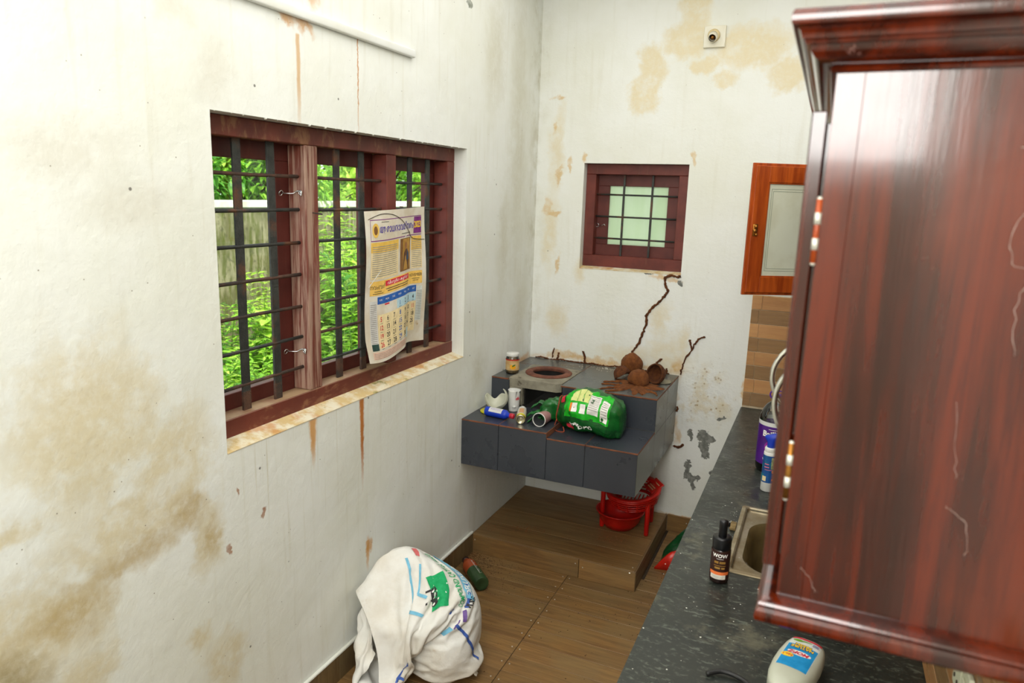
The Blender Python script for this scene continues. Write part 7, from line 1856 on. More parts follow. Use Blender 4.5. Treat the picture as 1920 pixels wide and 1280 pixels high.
6,7,-18,-31,-25,-12,-6,-1,6,18,18,-14,3,7,-6,-7,-8,-10,-6,-2,2,-1,1,2,3,-8,17,9,-14,-8,19,-19,17,-14,-1,15,12,12,10,7,2,1,-3,25,17,12,14,14,14,17,20,22,23,20,1,6,9,7,2,20,13,-4,1,-11,-32,-31,-18,-28,
-19,-17,-10,-7,-5,-26,-2,13,-7,-16,-24,7,2,-17,-15,-27,-30,-15,11,1,-2,10,22,14,-33,3,-3,-9,-9,-6,-5,-4,-1,-1,2,1,5,9,4,15,7,-28,10,23,17,-20,11,8,7,5,3,-1,-3,-1,3,12,14,16,17,19,21,23,25,20,16,6,4,
10,7,5,3,21,0,-3,0,0,-18,-31,-33,-27,-10,-10,-25,-16,-3,11,-5,-25,-6,0,-3,-9,-6,-14,-28,-27,-27,-14,16,10,-4,5,16,34,-30,-3,-30,-9,-9,-6,-6,-3,-1,1,4,2,1,15,15,1,3,16,-10,26,22,3,-22,-5,8,8,9,-4,2,7,
17,15,1,25,6,22,21,20,16,14,9,6,10,7,4,2,12,30,8,-26,-7,-2,-3,-24,-32,-32,-25,1,-9,-20,-2,9,-13,-29,-17,6,-8,-10,-6,-10,-20,-30,-29,-13,17,15,7,0,24,32,-14,-37,-29,-21,-8,-7,-4,-3,-3,1,5,8,8,3,16,1,3,
14,12,29,4,18,4,-19,0,3,4,6,7,13,16,-5,17,3,25,18,16,14,13,11,10,8,7,4,4,9,23,34,-2,-31,-14,-6,-4,-8,-26,-32,-29,-11,-4,1,-3,-6,-13,-12,-17,-24,-14,4,-18,-9,-12,-26,-31,-12,18,7,14,26,22,24,-23,-35,
-32,-33,-12,-5,-6,-5,-2,1,4,8,10,6,13,6,0,12,19,26,18,6,23,-5,5,5,5,5,4,3,-5,-4,8,7,18,20,19,14,12,11,9,7,6,6,9,17,27,36,-8,-34,-20,-11,-7,-7,-10,-26,-31,-24,-1,-6,-1,-11,-13,-4,-5,-28,-15,-13,-2,-26,
-7,-27,-24,18,-13,24,13,11,22,22,-15,-33,-35,-35,-23,-8,-5,-4,-3,1,3,7,11,11,10,7,7,4,19,22,25,23,16,-13,13,9,9,-1,0,0,-1,3,4,4,12,17,21,13,12,9,9,8,8,10,13,23,31,35,-14,-34,-25,-18,-10,-8,-9,-6,-28,
-28,-17,1,-6,1,-31,-7,-5,17,-10,-29,-22,-26,-19,-25,13,-3,-2,1,13,15,20,22,-10,-31,-34,-34,-30,-18,-6,-3,-1,-2,5,5,10,12,11,8,6,6,25,14,23,24,24,-16,14,12,11,11,6,4,4,2,2,-7,2,10,16,17,11,9,9,11,12,
14,14,31,31,33,-19,-34,-29,-21,-14,-12,-10,-7,-7,-22,-27,-12,-2,-3,-24,-3,1,20,-12,-27,-13,-29,-26,-28,-7,-3,-2,6,13,18,20,22,-5,-29,-34,-10,-37,-38,-19,-3,-2,1,3,4,10,12,12,10,5,8,25,20,18,24,23,-16,
15,14,11,11,10,8,7,5,4,2,-7,2,8,13,13,12,13,14,15,16,18,25,36,34,-24,-34,-31,-24,-17,-13,-11,-13,-8,-8,-12,-26,-12,-7,10,-3,-2,-8,8,-24,-30,-16,-28,-20,-19,-9,-5,3,17,19,19,21,-1,-27,-29,9,-40,-40,
-40,-16,-2,2,1,5,10,11,12,12,6,9,23,23,19,23,21,-16,17,15,12,11,9,9,8,7,6,4,3,1,-2,12,13,15,15,15,17,18,21,26,38,25,-25,-32,-32,-29,-7,-22,-13,-15,-14,-11,-5,-14,-22,6,-4,-2,-2,18,-18,-21,-25,-30,10,
-25,-27,-23,-11,9,19,12,17,20,7,-32,27,-24,-38,-40,-41,-40,-12,1,4,6,8,9,13,13,6,13,19,24,21,21,20,-15,18,16,14,10,10,8,7,7,5,5,3,3,9,11,13,18,13,17,19,20,22,28,37,17,-25,-31,-32,-32,-3,-26,-12,-12,
-16,-17,-11,-12,8,-19,-1,8,15,-24,-13,-26,-10,0,-2,-16,-27,-28,-33,10,16,13,15,14,13,1,34,-40,-39,-41,-41,-40,-38,-6,3,5,8,10,12,16,4,20,18,20,21,20,20,]
SACK_Z = [37,8,6,6,-14,14,-17,22,-7,-22,4,25,1,-5,-30,17,-31,-1,-22,5,0,4,0,10,25,-18,42,25,15,-17,7,-29,-22,32,-28,-1,-13,-13,2,13,2,-5,-10,-1,16,19,-2,20,-25,14,28,0,12,-16,-16,-47,-3,0,-18,-1,-4,4,12,13,-2,
17,-16,31,2,-4,-23,4,25,13,-31,5,-12,16,-7,-3,-4,11,7,5,5,10,0,-22,-4,0,-14,18,8,6,-7,-32,-9,-5,0,-11,1,11,10,-13,9,25,-4,17,24,3,-14,4,-11,-14,6,-12,-13,2,-1,9,5,-1,-12,11,15,6,2,-13,-26,24,10,28,
-15,-16,-10,3,-16,-24,1,-9,-5,14,-6,16,3,-7,6,0,2,0,21,-13,29,-20,21,1,-12,-10,-7,-2,28,7,8,5,3,2,-1,-14,1,-12,-22,-11,2,4,18,-32,2,-2,-3,-2,-1,1,10,-2,16,-11,29,-23,23,35,-23,30,-32,-6,17,-18,-6,-11,
-7,-1,2,9,6,0,11,-13,-12,-18,17,6,6,18,-15,-15,-16,36,-38,1,-9,4,4,-5,-16,13,-6,23,26,-10,-19,-6,3,29,17,-16,14,12,2,-8,-10,-2,24,2,9,10,-2,-18,12,-14,7,-13,-22,0,5,-2,-26,17,-30,15,-33,7,-5,17,-8,1,
31,-17,17,-18,32,24,-8,2,10,-23,8,18,-15,0,-6,-6,-11,0,7,2,-4,-5,-5,6,10,-14,2,9,-8,-29,0,34,-26,-12,0,-5,-5,-6,12,-1,8,21,-18,1,23,-5,-23,9,22,26,2,-4,15,5,-4,-6,26,-10,10,-10,-20,-9,19,10,-10,-22,7,
-1,-8,13,-20,-38,24,-34,6,-4,6,0,-2,22,-5,6,-21,15,29,36,-30,20,0,-22,19,-15,1,-17,1,9,8,4,5,0,-6,-10,-2,9,4,-10,9,-24,-23,2,-9,34,-21,-15,12,-16,3,-7,2,-2,15,-8,0,14,-16,41,-11,-26,24,26,-14,12,16,
11,9,3,-11,2,-12,-10,-15,5,22,-1,-11,17,5,-4,-4,-37,-19,18,-34,5,10,-13,-9,0,12,16,-10,-9,11,12,29,23,-5,-22,18,6,-15,17,-1,-11,-14,0,7,3,8,2,2,-7,11,-5,0,-5,-8,-29,-6,-22,19,-7,12,-18,-10,21,-20,-1,
-1,6,0,-8,4,-3,20,-7,36,-35,15,10,2,9,2,5,12,6,10,6,-14,-11,-5,-13,14,16,13,16,-18,19,-34,-18,-9,-4,-33,18,-21,0,12,3,8,-16,-7,17,16,1,11,38,-20,-8,16,-3,12,2,2,-3,-5,0,-7,-1,8,12,-10,-15,13,19,-3,-7,
-21,-24,-21,-16,6,-5,22,-16,3,-17,18,-3,4,-2,-19,-3,-1,2,10,18,18,-28,27,-7,22,-20,12,12,13,1,-5,-7,-8,-7,15,14,12,12,18,-16,-2,10,-19,-9,-13,-37,-28,21,-13,14,-4,-20,2,10,15,11,-19,30,0,17,14,3,-9,
14,-15,-2,7,13,6,-5,-3,6,6,-7,-12,8,5,-14,15,-9,-12,-18,-22,-18,-16,1,7,19,-11,8,-15,-7,-1,10,-16,-2,-1,1,22,-17,34,-30,29,-16,10,17,11,-4,10,10,-6,8,-4,5,6,22,-13,3,15,19,-2,-34,8,-16,-20,-38,-8,2,0,
14,-14,-14,20,16,-4,-20,15,33,-2,25,13,-10,4,10,-6,-2,0,8,15,-1,-8,6,1,-6,-6,-9,-12,-3,7,-29,-1,-17,-11,8,-16,-18,-2,6,20,7,3,-6,-7,-21,4,-2,-12,12,-11,13,18,-24,13,28,3,-8,-4,11,10,4,18,4,1,9,7,-5,3,
15,17,1,-28,-4,-27,-19,-4,-2,-2,-5,-5,-19,-8,17,9,-1,-17,21,20,-11,29,26,-1,9,5,7,-22,-17,-2,4,10,13,-6,-10,2,15,-1,-6,-3,-5,-20,-9,-17,-12,-4,17,-27,0,4,-18,-3,7,5,15,5,-4,-8,-27,15,-2,-12,20,-15,20,
15,-19,22,14,2,5,14,12,0,9,10,7,4,0,-2,12,1,-17,-20,-20,-24,-14,-14,-1,-2,0,-1,3,3,1,2,1,0,12,23,-9,29,22,18,-16,25,-9,2,-14,-8,4,6,13,-8,-13,-17,0,23,21,-16,-15,-19,2,-18,-16,10,-3,-11,-3,-9,-5,-9,
-6,-6,-1,6,12,5,1,-11,-18,20,5,-19,23,15,-8,6,19,14,-16,21,2,24,-7,15,13,-10,-11,23,3,-24,-23,-21,-13,-9,-4,-1,-1,3,3,5,3,2,2,1,1,-1,5,3,3,1,11,20,21,-14,23,6,-4,-6,-10,-3,0,14,-6,-4,-23,19,-6,-12,14,
-13,-27,-16,20,13,-19,7,-10,-17,2,-1,-5,-7,-8,-10,-9,-2,-2,0,25,4,-26,21,14,-2,16,5,1,15,-14,20,9,24,-6,3,14,3,-7,-13,11,-16,-18,-25,-1,0,0,0,4,4,1,3,2,2,2,6,-1,0,5,-2,8,-6,12,-6,-2,16,-8,8,21,-7,2,
14,-11,-1,2,-5,-7,1,-8,-10,-7,-8,-9,0,-18,27,6,-20,-9,13,-10,-10,-2,-4,-4,-4,-3,-7,4,-1,-13,-8,0,6,9,22,2,15,-14,20,11,6,17,8,7,-2,-4,-6,-14,11,-14,-9,-3,4,0,1,1,2,4,6,0,-2,-2,5,4,10,-2,-11,16,-4,6,
-7,-28,-10,0,9,12,10,9,9,11,3,16,-16,7,1,0,-17,-13,5,-6,-8,-13,-32,-7,8,8,20,-2,-4,-21,9,1,0,-1,-1,-4,-8,-17,1,6,-16,5,5,0,5,3,3,3,4,14,19,12,-11,10,-10,-4,-4,3,4,5,5,3,2,1,1,3,4,4,4,1,0,-4,7,4,2,-17,
-1,5,15,-8,-7,-11,-13,-18,19,12,10,10,11,-17,13,4,8,1,-17,16,-22,7,-10,-16,-10,-28,8,-5,-21,15,-6,-2,-3,2,-9,1,1,2,5,4,2,1,-4,-19,15,1,-12,18,5,3,3,3,1,-15,17,3,-2,4,6,7,7,8,5,4,0,3,3,3,2,-5,-14,1,16,
8,5,4,0,-2,-15,10,-3,-6,-15,-12,-8,-5,0,3,3,4,5,5,4,23,10,7,-11,-16,18,-1,-8,-15,-22,-15,-15,9,-19,-10,-7,-4,-4,-3,-2,-1,3,4,2,2,0,0,-1,0,0,0,3,3,6,2,2,3,2,3,3,4,3,3,30,5,5,5,5,2,7,-9,-8,-1,3,4,3,3,
10,-7,-3,-7,0,1,4,13,-1,-17,-9,-7,-6,-1,5,4,5,4,2,3,-1,-1,1,2,3,2,-5,6,15,-20,-10,-10,-9,-7,-7,-5,-7,0,-3,-6,-7,-8,2,8,6,4,3,1,0,0,-2,-4,1,1,2,0,6,2,3,1,3,2,3,4,4,5,27,6,7,3,4,0,-5,-7,6,-6,5,6,5,4,0,
5,-6,-3,-5,-7,-8,-4,-3,1,-1,0,1,-1,-3,9,1,-3,7,5,3,1,1,3,4,-1,-8,-3,-7,-5,-6,-4,-5,-4,-5,-6,-7,-8,-5,-4,-8,8,-6,2,4,4,3,2,1,0,-1,-3,12,-1,0,1,2,5,2,1,3,3,3,3,5,5,28,7,0,3,-5,-2,-1,5,-3,-2,10,6,5,-1,3,
8,-2,-4,-4,-7,-8,-9,2,0,0,-1,0,0,-11,-1,0,0,0,2,2,13,8,6,5,-1,-8,-4,-6,-6,-7,-6,-5,-4,-5,-6,-11,1,-6,-3,-18,9,1,8,6,3,3,1,-1,-1,-3,-7,15,-3,0,5,1,1,3,4,1,3,3,6,2,4,32,-3,-2,0,1,3,2,2,0,-2,1,4,4,14,5,
-3,-6,-10,-4,-2,-2,2,1,1,-1,-2,-4,-5,-4,-1,-1,-2,-2,-2,1,1,4,19,-18,-3,2,-3,2,-17,-11,-8,-1,4,9,-5,-9,-26,-3,10,-11,16,-23,10,2,-3,4,12,-6,3,5,4,5,6,8,-3,-1,8,2,1,4,3,4,4,5,5,22,1,2,1,2,1,2,2,0,-2,1,
0,1,0,1,0,0,0,0,1,-6,4,-9,5,3,0,-2,-4,-4,-2,-14,4,3,0,0,0,-3,-3,8,-6,-2,-6,-6,-5,-5,-7,3,-2,-10,-8,-4,-5,-16,-7,20,-10,-23,1,1,8,11,10,8,7,7,6,3,3,-2,8,1,1,8,2,3,4,4,4,4,6,22,1,1,3,0,2,2,2,-1,0,0,1,0,
1,0,1,0,0,0,-1,-8,-6,-4,-1,-2,-1,-1,11,-3,-5,-13,-13,-6,14,-7,-4,5,15,8,-23,-6,0,0,-3,-2,-3,-12,-4,-1,1,-4,-9,-13,-13,-17,-4,-5,8,11,12,10,7,5,-1,3,4,6,6,7,4,6,6,4,4,5,4,4,4,4,3,25,1,2,1,1,2,2,0,1,0,
1,0,1,0,1,-1,1,0,0,-2,-8,-8,-1,-1,-2,-1,-2,-25,1,4,5,-15,-1,-2,0,1,10,0,-7,7,-11,-1,2,-2,-2,-24,0,2,7,-2,-8,-7,-9,-16,-27,-5,10,4,6,5,7,7,8,7,7,7,7,5,3,9,5,3,6,7,4,5,4,3,4,3,25,2,1,1,1,1,3,0,1,1,1,0,
1,0,0,0,0,0,-12,-4,-4,3,-9,-9,-5,-5,-4,-1,0,-3,-2,-1,-7,6,-1,2,2,-9,7,3,-11,-19,-3,-2,-2,5,0,-6,-5,-10,-11,-18,-12,-3,-4,1,7,7,6,7,8,7,6,6,4,1,8,9,9,6,7,5,6,6,5,5,4,4,3,3,26,1,1,2,1,1,1,1,2,0,1,1,0,0,
0,0,0,-9,-3,-4,-3,-3,-7,-6,-6,-5,-3,-4,-2,-1,2,-3,-10,-7,15,-9,-4,2,4,-10,-10,3,-2,-3,-2,-12,-20,-9,-8,-7,-7,-2,-1,2,0,-6,11,5,-5,3,2,4,10,11,11,11,10,10,8,6,6,7,6,6,5,5,4,4,3,3,25,2,2,1,1,1,1,2,1,1,
1,0,0,1,0,-1,-5,-4,-3,-6,-4,-5,-5,-5,-4,-4,-3,-5,-3,1,-1,-2,-17,0,3,0,-8,10,-2,-13,-7,-9,-9,-10,-10,-10,-3,-4,-4,-2,-1,0,-2,-5,6,-8,0,0,12,1,-1,10,11,10,8,8,9,10,10,9,9,7,5,7,5,5,4,4,2,3,24,2,2,3,2,1,
1,1,1,1,1,1,0,0,0,-1,-5,-4,-4,-4,-5,-5,-5,-5,-7,-7,-3,2,-12,-12,-7,-5,13,1,-7,8,-9,-11,-8,-7,13,-8,-9,-9,-10,-12,-2,-4,-2,-2,-6,-4,-2,-1,-2,5,-2,2,-8,9,9,11,9,9,9,10,9,10,10,9,9,6,7,7,5,4,4,4,3,2,26,
2,1,2,1,3,1,2,1,1,1,0,1,0,-1,-1,-5,-4,-4,-4,-5,-5,-5,-5,-7,-7,-6,-9,-6,-5,-6,-8,-6,1,10,-5,-9,6,-9,-8,-17,-4,-4,-3,-1,-3,-2,-3,-6,-3,-2,-3,-4,-4,-11,18,-9,-10,8,10,7,11,10,10,10,10,10,7,7,10,10,10,7,
6,6,4,4,4,3,2,26,0,3,2,2,2,1,2,1,1,1,1,0,0,-1,-3,-2,-5,-4,-4,-5,-5,-5,-6,-6,-10,-10,-3,-5,-7,-6,-6,-6,-6,-4,-4,-4,-4,-4,-4,-4,-3,-2,-3,-2,-1,-3,-4,-7,-8,-11,-9,-3,-2,-2,0,0,6,10,7,10,11,10,10,11,9,9,
8,5,10,11,10,7,2,2,13,3,-3,3,8,22,8,1,3,2,2,2,2,1,1,1,0,1,-1,-1,-3,-2,-4,-4,-5,-5,-5,-12,-6,-6,-6,-7,-7,-6,-3,-5,-7,-6,-5,-4,-4,-4,-4,-4,-6,-11,1,-15,-8,-6,-14,0,-1,0,0,-1,0,-3,-3,0,0,-1,6,6,9,10,11,
10,11,8,1,5,12,14,11,10,-4,11,11,5,-1,5,5,7,0,26,5,6,5,3,2,2,2,1,1,1,1,0,-1,-1,-2,-3,-4,-4,-5,-5,-10,-7,-7,-6,-6,-7,-6,-6,-7,-6,-4,-4,-17,-6,-3,3,-1,-23,-1,-3,-2,-6,-7,-10,-10,1,0,1,-1,0,-3,-2,-2,0,
-4,3,5,6,8,10,11,11,8,1,8,7,8,14,-2,12,11,11,10,6,-4,8,6,6,2,26,5,6,5,2,1,2,2,2,2,1,1,-1,0,-1,-3,-3,-4,-4,-4,-9,-6,-7,-6,-9,-7,-4,-12,-6,-2,-8,-2,-20,-5,-2,-7,-5,-4,-9,-2,-3,-7,-7,-4,-11,-4,-5,-1,-2,
-1,-1,0,6,0,-7,2,3,5,6,7,9,12,8,2,10,7,7,9,-2,12,13,11,10,10,7,-2,3,3,3,3,31,1,1,5,16,2,2,2,2,1,1,0,1,-1,-1,-3,-3,-5,-3,-7,-6,-6,-7,-7,-8,-8,-6,-11,-4,-6,-3,-13,-12,-3,-4,-6,-4,-6,-10,-10,-2,-2,-3,
-11,-8,-1,-4,-1,0,-1,-2,-3,1,0,1,2,3,4,6,7,10,3,8,10,9,7,8,-4,8,8,15,16,7,8,-3,12,-1,3,3,5,24,4,4,8,5,14,3,1,2,0,2,1,0,-1,-1,-2,-3,-4,-4,-7,-6,-9,-7,-8,-6,-9,-7,-7,-8,-2,-7,-16,-6,-5,-9,-12,-7,-6,-1,
-2,-2,-2,-12,-6,-7,1,-4,-6,0,-1,1,1,1,0,0,1,4,4,6,8,1,8,11,9,6,6,-5,9,9,6,15,2,4,7,19,10,3,3,2,2,26,4,5,6,6,5,2,12,2,2,1,0,0,-1,-1,-2,-3,-4,-6,-5,-6,-8,-7,-8,-7,-8,-8,-7,-8,-11,-10,-5,-9,-14,-7,-7,-6,
0,-2,-2,-2,-10,-7,-6,-5,-8,-1,0,-1,2,1,0,2,1,-2,3,4,2,7,1,6,9,10,9,-4,0,9,12,9,6,9,8,5,6,1,9,16,5,4,5,16,11,7,6,5,4,5,5,3,6,0,0,1,0,-1,-3,-3,-4,-4,-7,-8,-6,-6,-8,-14,-11,-10,-8,-1,-7,-8,-13,-9,-8,-7,
-6,-6,-7,-7,-2,-1,1,-9,-12,-4,-1,0,0,1,1,1,1,2,-3,3,3,2,4,1,2,8,10,10,2,-3,3,10,5,8,14,7,5,7,10,1,6,-3,0,-1,11,17,21,13,12,6,6,5,4,5,5,0,1,0,-1,-1,-2,-3,-4,-5,-6,-7,-6,-11,-10,-8,-11,-12,-10,-9,-7,-7,
-3,-8,-8,-7,-8,-8,-9,0,-2,0,-5,-13,-8,0,0,1,0,-3,-3,8,3,-4,2,3,3,3,1,3,-10,16,-3,21,0,5,0,0,-2,18,7,6,13,13,-2,12,3,4,-2,-5,7,22,9,10,20,7,7,0,16,-2,2,3,6,-1,2,-1,-2,-3,-3,-5,-6,-7,-9,-7,-10,-9,-11,
-11,-10,-10,-7,-6,-3,-8,-10,-6,-14,-8,-2,-12,-13,17,-4,-13,-1,-1,-3,-3,-1,3,0,4,4,-8,8,5,3,2,2,-12,-1,3,13,14,9,4,2,0,-7,15,9,0,19,13,-4,14,4,2,-1,-4,-2,29,9,7,-1,2,11,14,20,8,3,3,0,4,1,-1,-2,-2,-5,
-4,-6,-7,-8,-8,-9,-10,-10,-10,-12,-8,-7,-5,-5,-9,-9,-10,-12,-6,-8,-10,-14,-9,18,-4,-9,-1,3,1,0,0,-8,-1,10,2,5,6,6,2,-1,-12,2,-15,28,6,6,5,0,1,2,-18,11,24,13,9,9,4,5,-7,22,-13,1,22,17,11,2,-6,13,13,7,
9,14,5,4,3,-1,0,-1,-3,-3,-6,-5,-8,-6,-10,-8,-14,-11,-5,-9,-9,-7,-4,-7,-10,-10,-12,-9,-11,-10,-8,-14,-9,-8,1,9,11,1,-11,10,-6,1,-4,11,3,7,5,-1,5,2,-20,10,-25,-1,1,2,3,6,1,-2,7,5,7,9,10,11,3,14,4,1,24,
6,9,25,-8,8,13,13,13,11,9,8,3,0,10,0,1,0,-3,-2,-5,-8,-5,-9,-5,-12,-13,-10,-10,-7,-3,-7,-7,-8,-9,-12,-12,-12,-9,-7,-16,-7,-11,-4,-2,13,-23,20,8,6,-3,-18,11,11,8,6,7,-6,-2,-7,-9,-20,5,-7,-8,-8,-13,4,0,
-1,5,6,8,9,9,10,11,7,5,20,2,21,26,3,9,19,18,13,15,2,5,7,8,11,5,4,0,1,-2,-5,0,-8,-8,-5,-9,-7,-13,-12,-10,-6,-3,-7,-8,-8,-11,-13,-13,-9,-9,-15,-9,-9,-6,-4,-5,-23,-10,13,12,24,-4,-5,12,1,1,-3,-3,-7,-10,
-12,-9,-7,-8,-7,-8,-6,-7,-5,1,1,9,2,6,8,9,10,12,6,23,6,24,26,12,22,14,10,18,18,15,7,8,8,8,7,3,7,1,1,0,-4,-6,0,-10,-8,-4,-8,-10,-13,-11,-4,-5,-7,-11,-7,-13,-15,-9,-13,-12,-10,-9,-6,-11,-10,-9,-10,-14,
23,8,-5,-19,14,5,1,-2,-10,-7,-8,-11,-11,-9,-8,-8,-7,-6,-7,-7,-5,6,4,4,7,7,8,8,8,4,20,24,24,25,9,26,20,20,14,17,14,12,10,11,10,10,9,7,2,3,2,0,-2,-9,0,-3,-11,-6,-4,-10,-12,-11,-4,-6,-11,-6,-11,-15,-14,
-12,-11,-11,-8,-13,-8,-8,-7,-9,-15,-11,-4,12,-18,-12,-1,4,12,-13,-10,-6,-10,-8,-11,-10,-9,-8,-7,-6,-5,-2,0,-4,2,10,0,9,6,8,10,25,26,24,22,24,25,14,22,23,13,11,7,9,10,10,12,12,13,14,15,3,3,-1,-1,-5,-9,
2,-5,-11,-4,-7,-10,-12,-3,-11,-6,-9,-15,-15,-12,-12,-12,-9,-13,-9,-8,-13,-19,0,-5,-17,-20,-13,15,4,-1,-3,-29,-12,-11,-6,-10,-10,-12,-10,-9,-8,-7,-6,-4,-2,-1,0,5,4,9,-1,6,22,26,26,22,27,23,20,17,23,24,
21,8,10,11,12,13,14,15,17,13,11,6,-1,2,12,3,0,-8,-8,3,-6,-10,-4,-9,-12,-4,-10,-6,-14,-16,-13,-13,-12,-14,-13,-15,-6,-18,-15,-12,-9,-10,3,-25,-27,-4,12,10,-16,-30,-18,-13,-5,-12,-10,-10,-11,-9,-8,-7,
-5,5,4,5,5,-11,-8,24,-6,29,19,26,26,22,22,21,21,22,25,21,18,18,14,14,13,13,14,15,14,5,6,6,8,10,-5,11,6,2,-8,-8,4,-9,-8,-5,-12,-5,-8,-10,-16,-17,-13,-12,-17,-12,-15,-15,-13,-10,-14,-12,-8,-11,-23,-25,
-21,-15,3,14,-24,10,-25,-33,-17,-4,-11,-13,-15,-9,-8,-4,-2,0,3,5,8,-9,8,10,12,28,27,27,26,24,22,21,20,20,13,19,18,18,18,18,18,18,16,13,13,11,8,8,8,5,-5,-2,6,12,7,-9,-7,3,-9,-6,-10,-7,-9,-14,-18,-13,
-13,-18,-14,-15,-15,-14,-13,-12,-14,-12,-15,-18,-19,-17,-15,-21,-21,11,6,-8,-34,-5,-22,-22,-29,-15,-10,-14,-1,-1,2,2,4,-1,1,9,9,-6,12,28,27,27,24,26,21,24,27,24,9,12,16,17,18,18,19,19,25,23,18,15,11,
11,9,4,0,-2,-4,2,12,13,-8,-6,0,-9,-7,-11,-11,-17,-14,-14,-19,-15,-15,-16,-14,-14,-12,-13,-14,-15,-17,-18,-18,-18,-23,-24,-27,3,-8,14,-16,-24,-26,-25,-23,-22,-21,-14,-3,-1,2,2,5,0,3,6,16,12,14,17,19,
22,29,23,28,29,26,25,8,11,13,16,17,17,18,20,21,28,25,23,13,8,-1,18,10,7,4,0,-5,12,10,-6,-5,-5,-9,-12,-14,-15,-16,-19,-15,-17,-16,-16,-17,-23,-18,-10,-13,-15,-16,-17,-26,-18,-10,-13,-27,-29,17,-26,-13,
-19,-26,-25,-24,-24,-22,-13,-7,5,7,-3,-1,4,6,7,8,11,16,21,24,24,25,30,30,29,24,24,7,21,5,14,15,17,20,23,27,14,26,31,8,2,19,0,12,12,23,11,2,-3,8,10,-4,-9,-10,-12,-16,-17,-17,-17,-19,-17,-18,-22,-23,
-21,-21,-19,-18,-17,-18,-12,-15,-4,-20,-3,-30,-18,-24,-27,-16,-16,-22,-21,-19,-23,-26,-15,-15,1,7,2,7,5,2,4,1,14,24,23,23,24,30,29,29,27,28,23,-6,20,25,6,15,19,23,26,28,25,25,0,14,25,4,23,15,11,14,20,
0,11,7,4,-4,-7,-11,-14,-17,-18,-18,-23,-21,-16,-20,-23,-22,-20,-20,-22,-19,-20,-2,-14,-16,-29,-4,-31,2,-28,-26,-29,-29,-23,-22,-21,-19,-20,-18,-14,-13,-15,7,2,16,14,-10,-2,18,30,26,25,24,1,25,32,29,
27,25,18,2,10,24,24,20,24,25,23,27,26,8,18,23,11,26,17,15,16,15,16,10,9,3,1,-3,-6,-11,-18,-18,-20,-23,-17,-22,-21,-22,-23,-21,-20,-21,-21,-20,-8,-25,-19,-18,-18,-18,-2,-15,-31,-32,-32,-29,-28,-24,-22,
-21,-18,-16,-17,-15,-13,3,15,8,12,-3,29,13,3,24,25,29,14,28,18,26,31,28,27,9,16,13,24,20,22,24,26,26,24,20,19,19,18,12,5,15,16,17,18,20,21,4,1,2,-8,-14,-18,-22,-18,-23,-22,-26,-25,-24,-15,-23,-23,-16,
-19,-21,-21,-10,-14,-17,-19,-22,-22,-23,-18,-32,-19,-29,-35,-32,-32,-3,-10,-12,-12,-13,-12,-8,-5,-3,5,11,15,16,18,19,29,28,29,27,13,27,19,27,28,11,25,12,24,24,22,24,24,24,19,16,15,13,25,22,20,20,20,
20,20,17,8,7,6,3,-21,-2,-22,-27,-17,-28,-19,-25,-25,-23,-25,-23,-11,-19,-21,-18,-21,-4,-17,-18,-18,-20,-21,-26,-27,-32,-32,-16,-28,-34,-34,-35,1,-17,-16,-14,-12,-8,-3,1,7,3,20,11,19,23,32,30,29,21,30,
28,15,28,23,8,27,26,23,25,21,21,22,22,10,14,16,16,17,21,21,23,22,25,33,17,13,10,8,3,-27,4,-29,-16,-25,-29,-23,-30,-18,-25,-22,-24,-11,-20,-20,-21,0,-15,-15,-18,-21,-22,-25,-30,-32,-33,-34,-28,-10,-36,
-36,-36,-17,-14,-8,-17,-16,-4,-9,0,4,12,15,24,32,27,24,23,12,28,29,27,27,23,23,12,26,26,25,22,22,22,23,22,18,15,12,13,12,22,23,23,25,35,28,13,19,14,-5,18,-30,9,-27,-27,-33,-15,-30,-29,-26,-16,-24,-16,
-25,-11,-20,-4,-14,-16,-24,-29,-13,-24,-28,-31,-32,-31,-27,-33,-7,-34,-32,-31,-26,-23,-18,-17,-16,-8,0,4,27,21,19,-4,20,22,23,25,25,25,21,28,27,27,27,-1,26,26,26,25,24,24,24,23,23,22,18,17,23,21,20,
20,15,37,16,22,19,14,-8,27,-29,-2,-36,-13,-32,-32,-14,-29,-22,-24,-14,-28,-7,-19,-22,-25,-22,-2,-25,-28,-27,-16,-28,-22,-32,-31,-33,-33,-5,-33,-34,-33,-27,-21,-19,-18,-13,-8,0,23,24,16,14,11,12,14,14,
17,26,23,25,27,27,27,27,-2,26,27,26,25,25,23,23,21,22,21,19,18,23,22,23,27,37,23,22,20,8,25,-5,32,-13,-37,-24,-34,-7,-31,-28,-18,-24,-22,-27,-3,-24,-21,-18,-22,-17,-27,-26,-21,-26,-26,-12,-15,-32,-29,
-32,-32,-21,-34,-34,-34,-27,-23,-19,-16,-12,-10,21,15,13,8,8,9,12,14,15,29,30,29,10,24,27,27,27,-4,26,26,26,26,27,27,24,19,18,17,21,26,26,29,33,32,23,22,21,10,30,20,0,32,-32,-27,-27,-32,-4,-25,-29,
-21,-27,-17,-27,-11,-16,-25,-21,-13,-26,-28,-25,-28,-25,-28,-26,6,-16,-30,-32,-33,-36,-30,-37,-35,-30,-26,-16,-15,-2,-14,12,6,14,3,8,11,16,11,34,24,22,19,18,27,24,27,23,-5,25,26,26,26,27,27,27,29,10,
23,28,29,32,29,28,23,21,20,16,32,24,23,5,25,-31,-23,-23,-32,-31,-1,-28,-28,-22,-26,-21,-30,-5,-26,-18,-28,-17,-23,-27,-28,-30,-29,-21,2,-6,-26,-34,-35,-36,-27,-33,-29,-37,-34,-18,-11,-6,-3,-1,2,5,7,
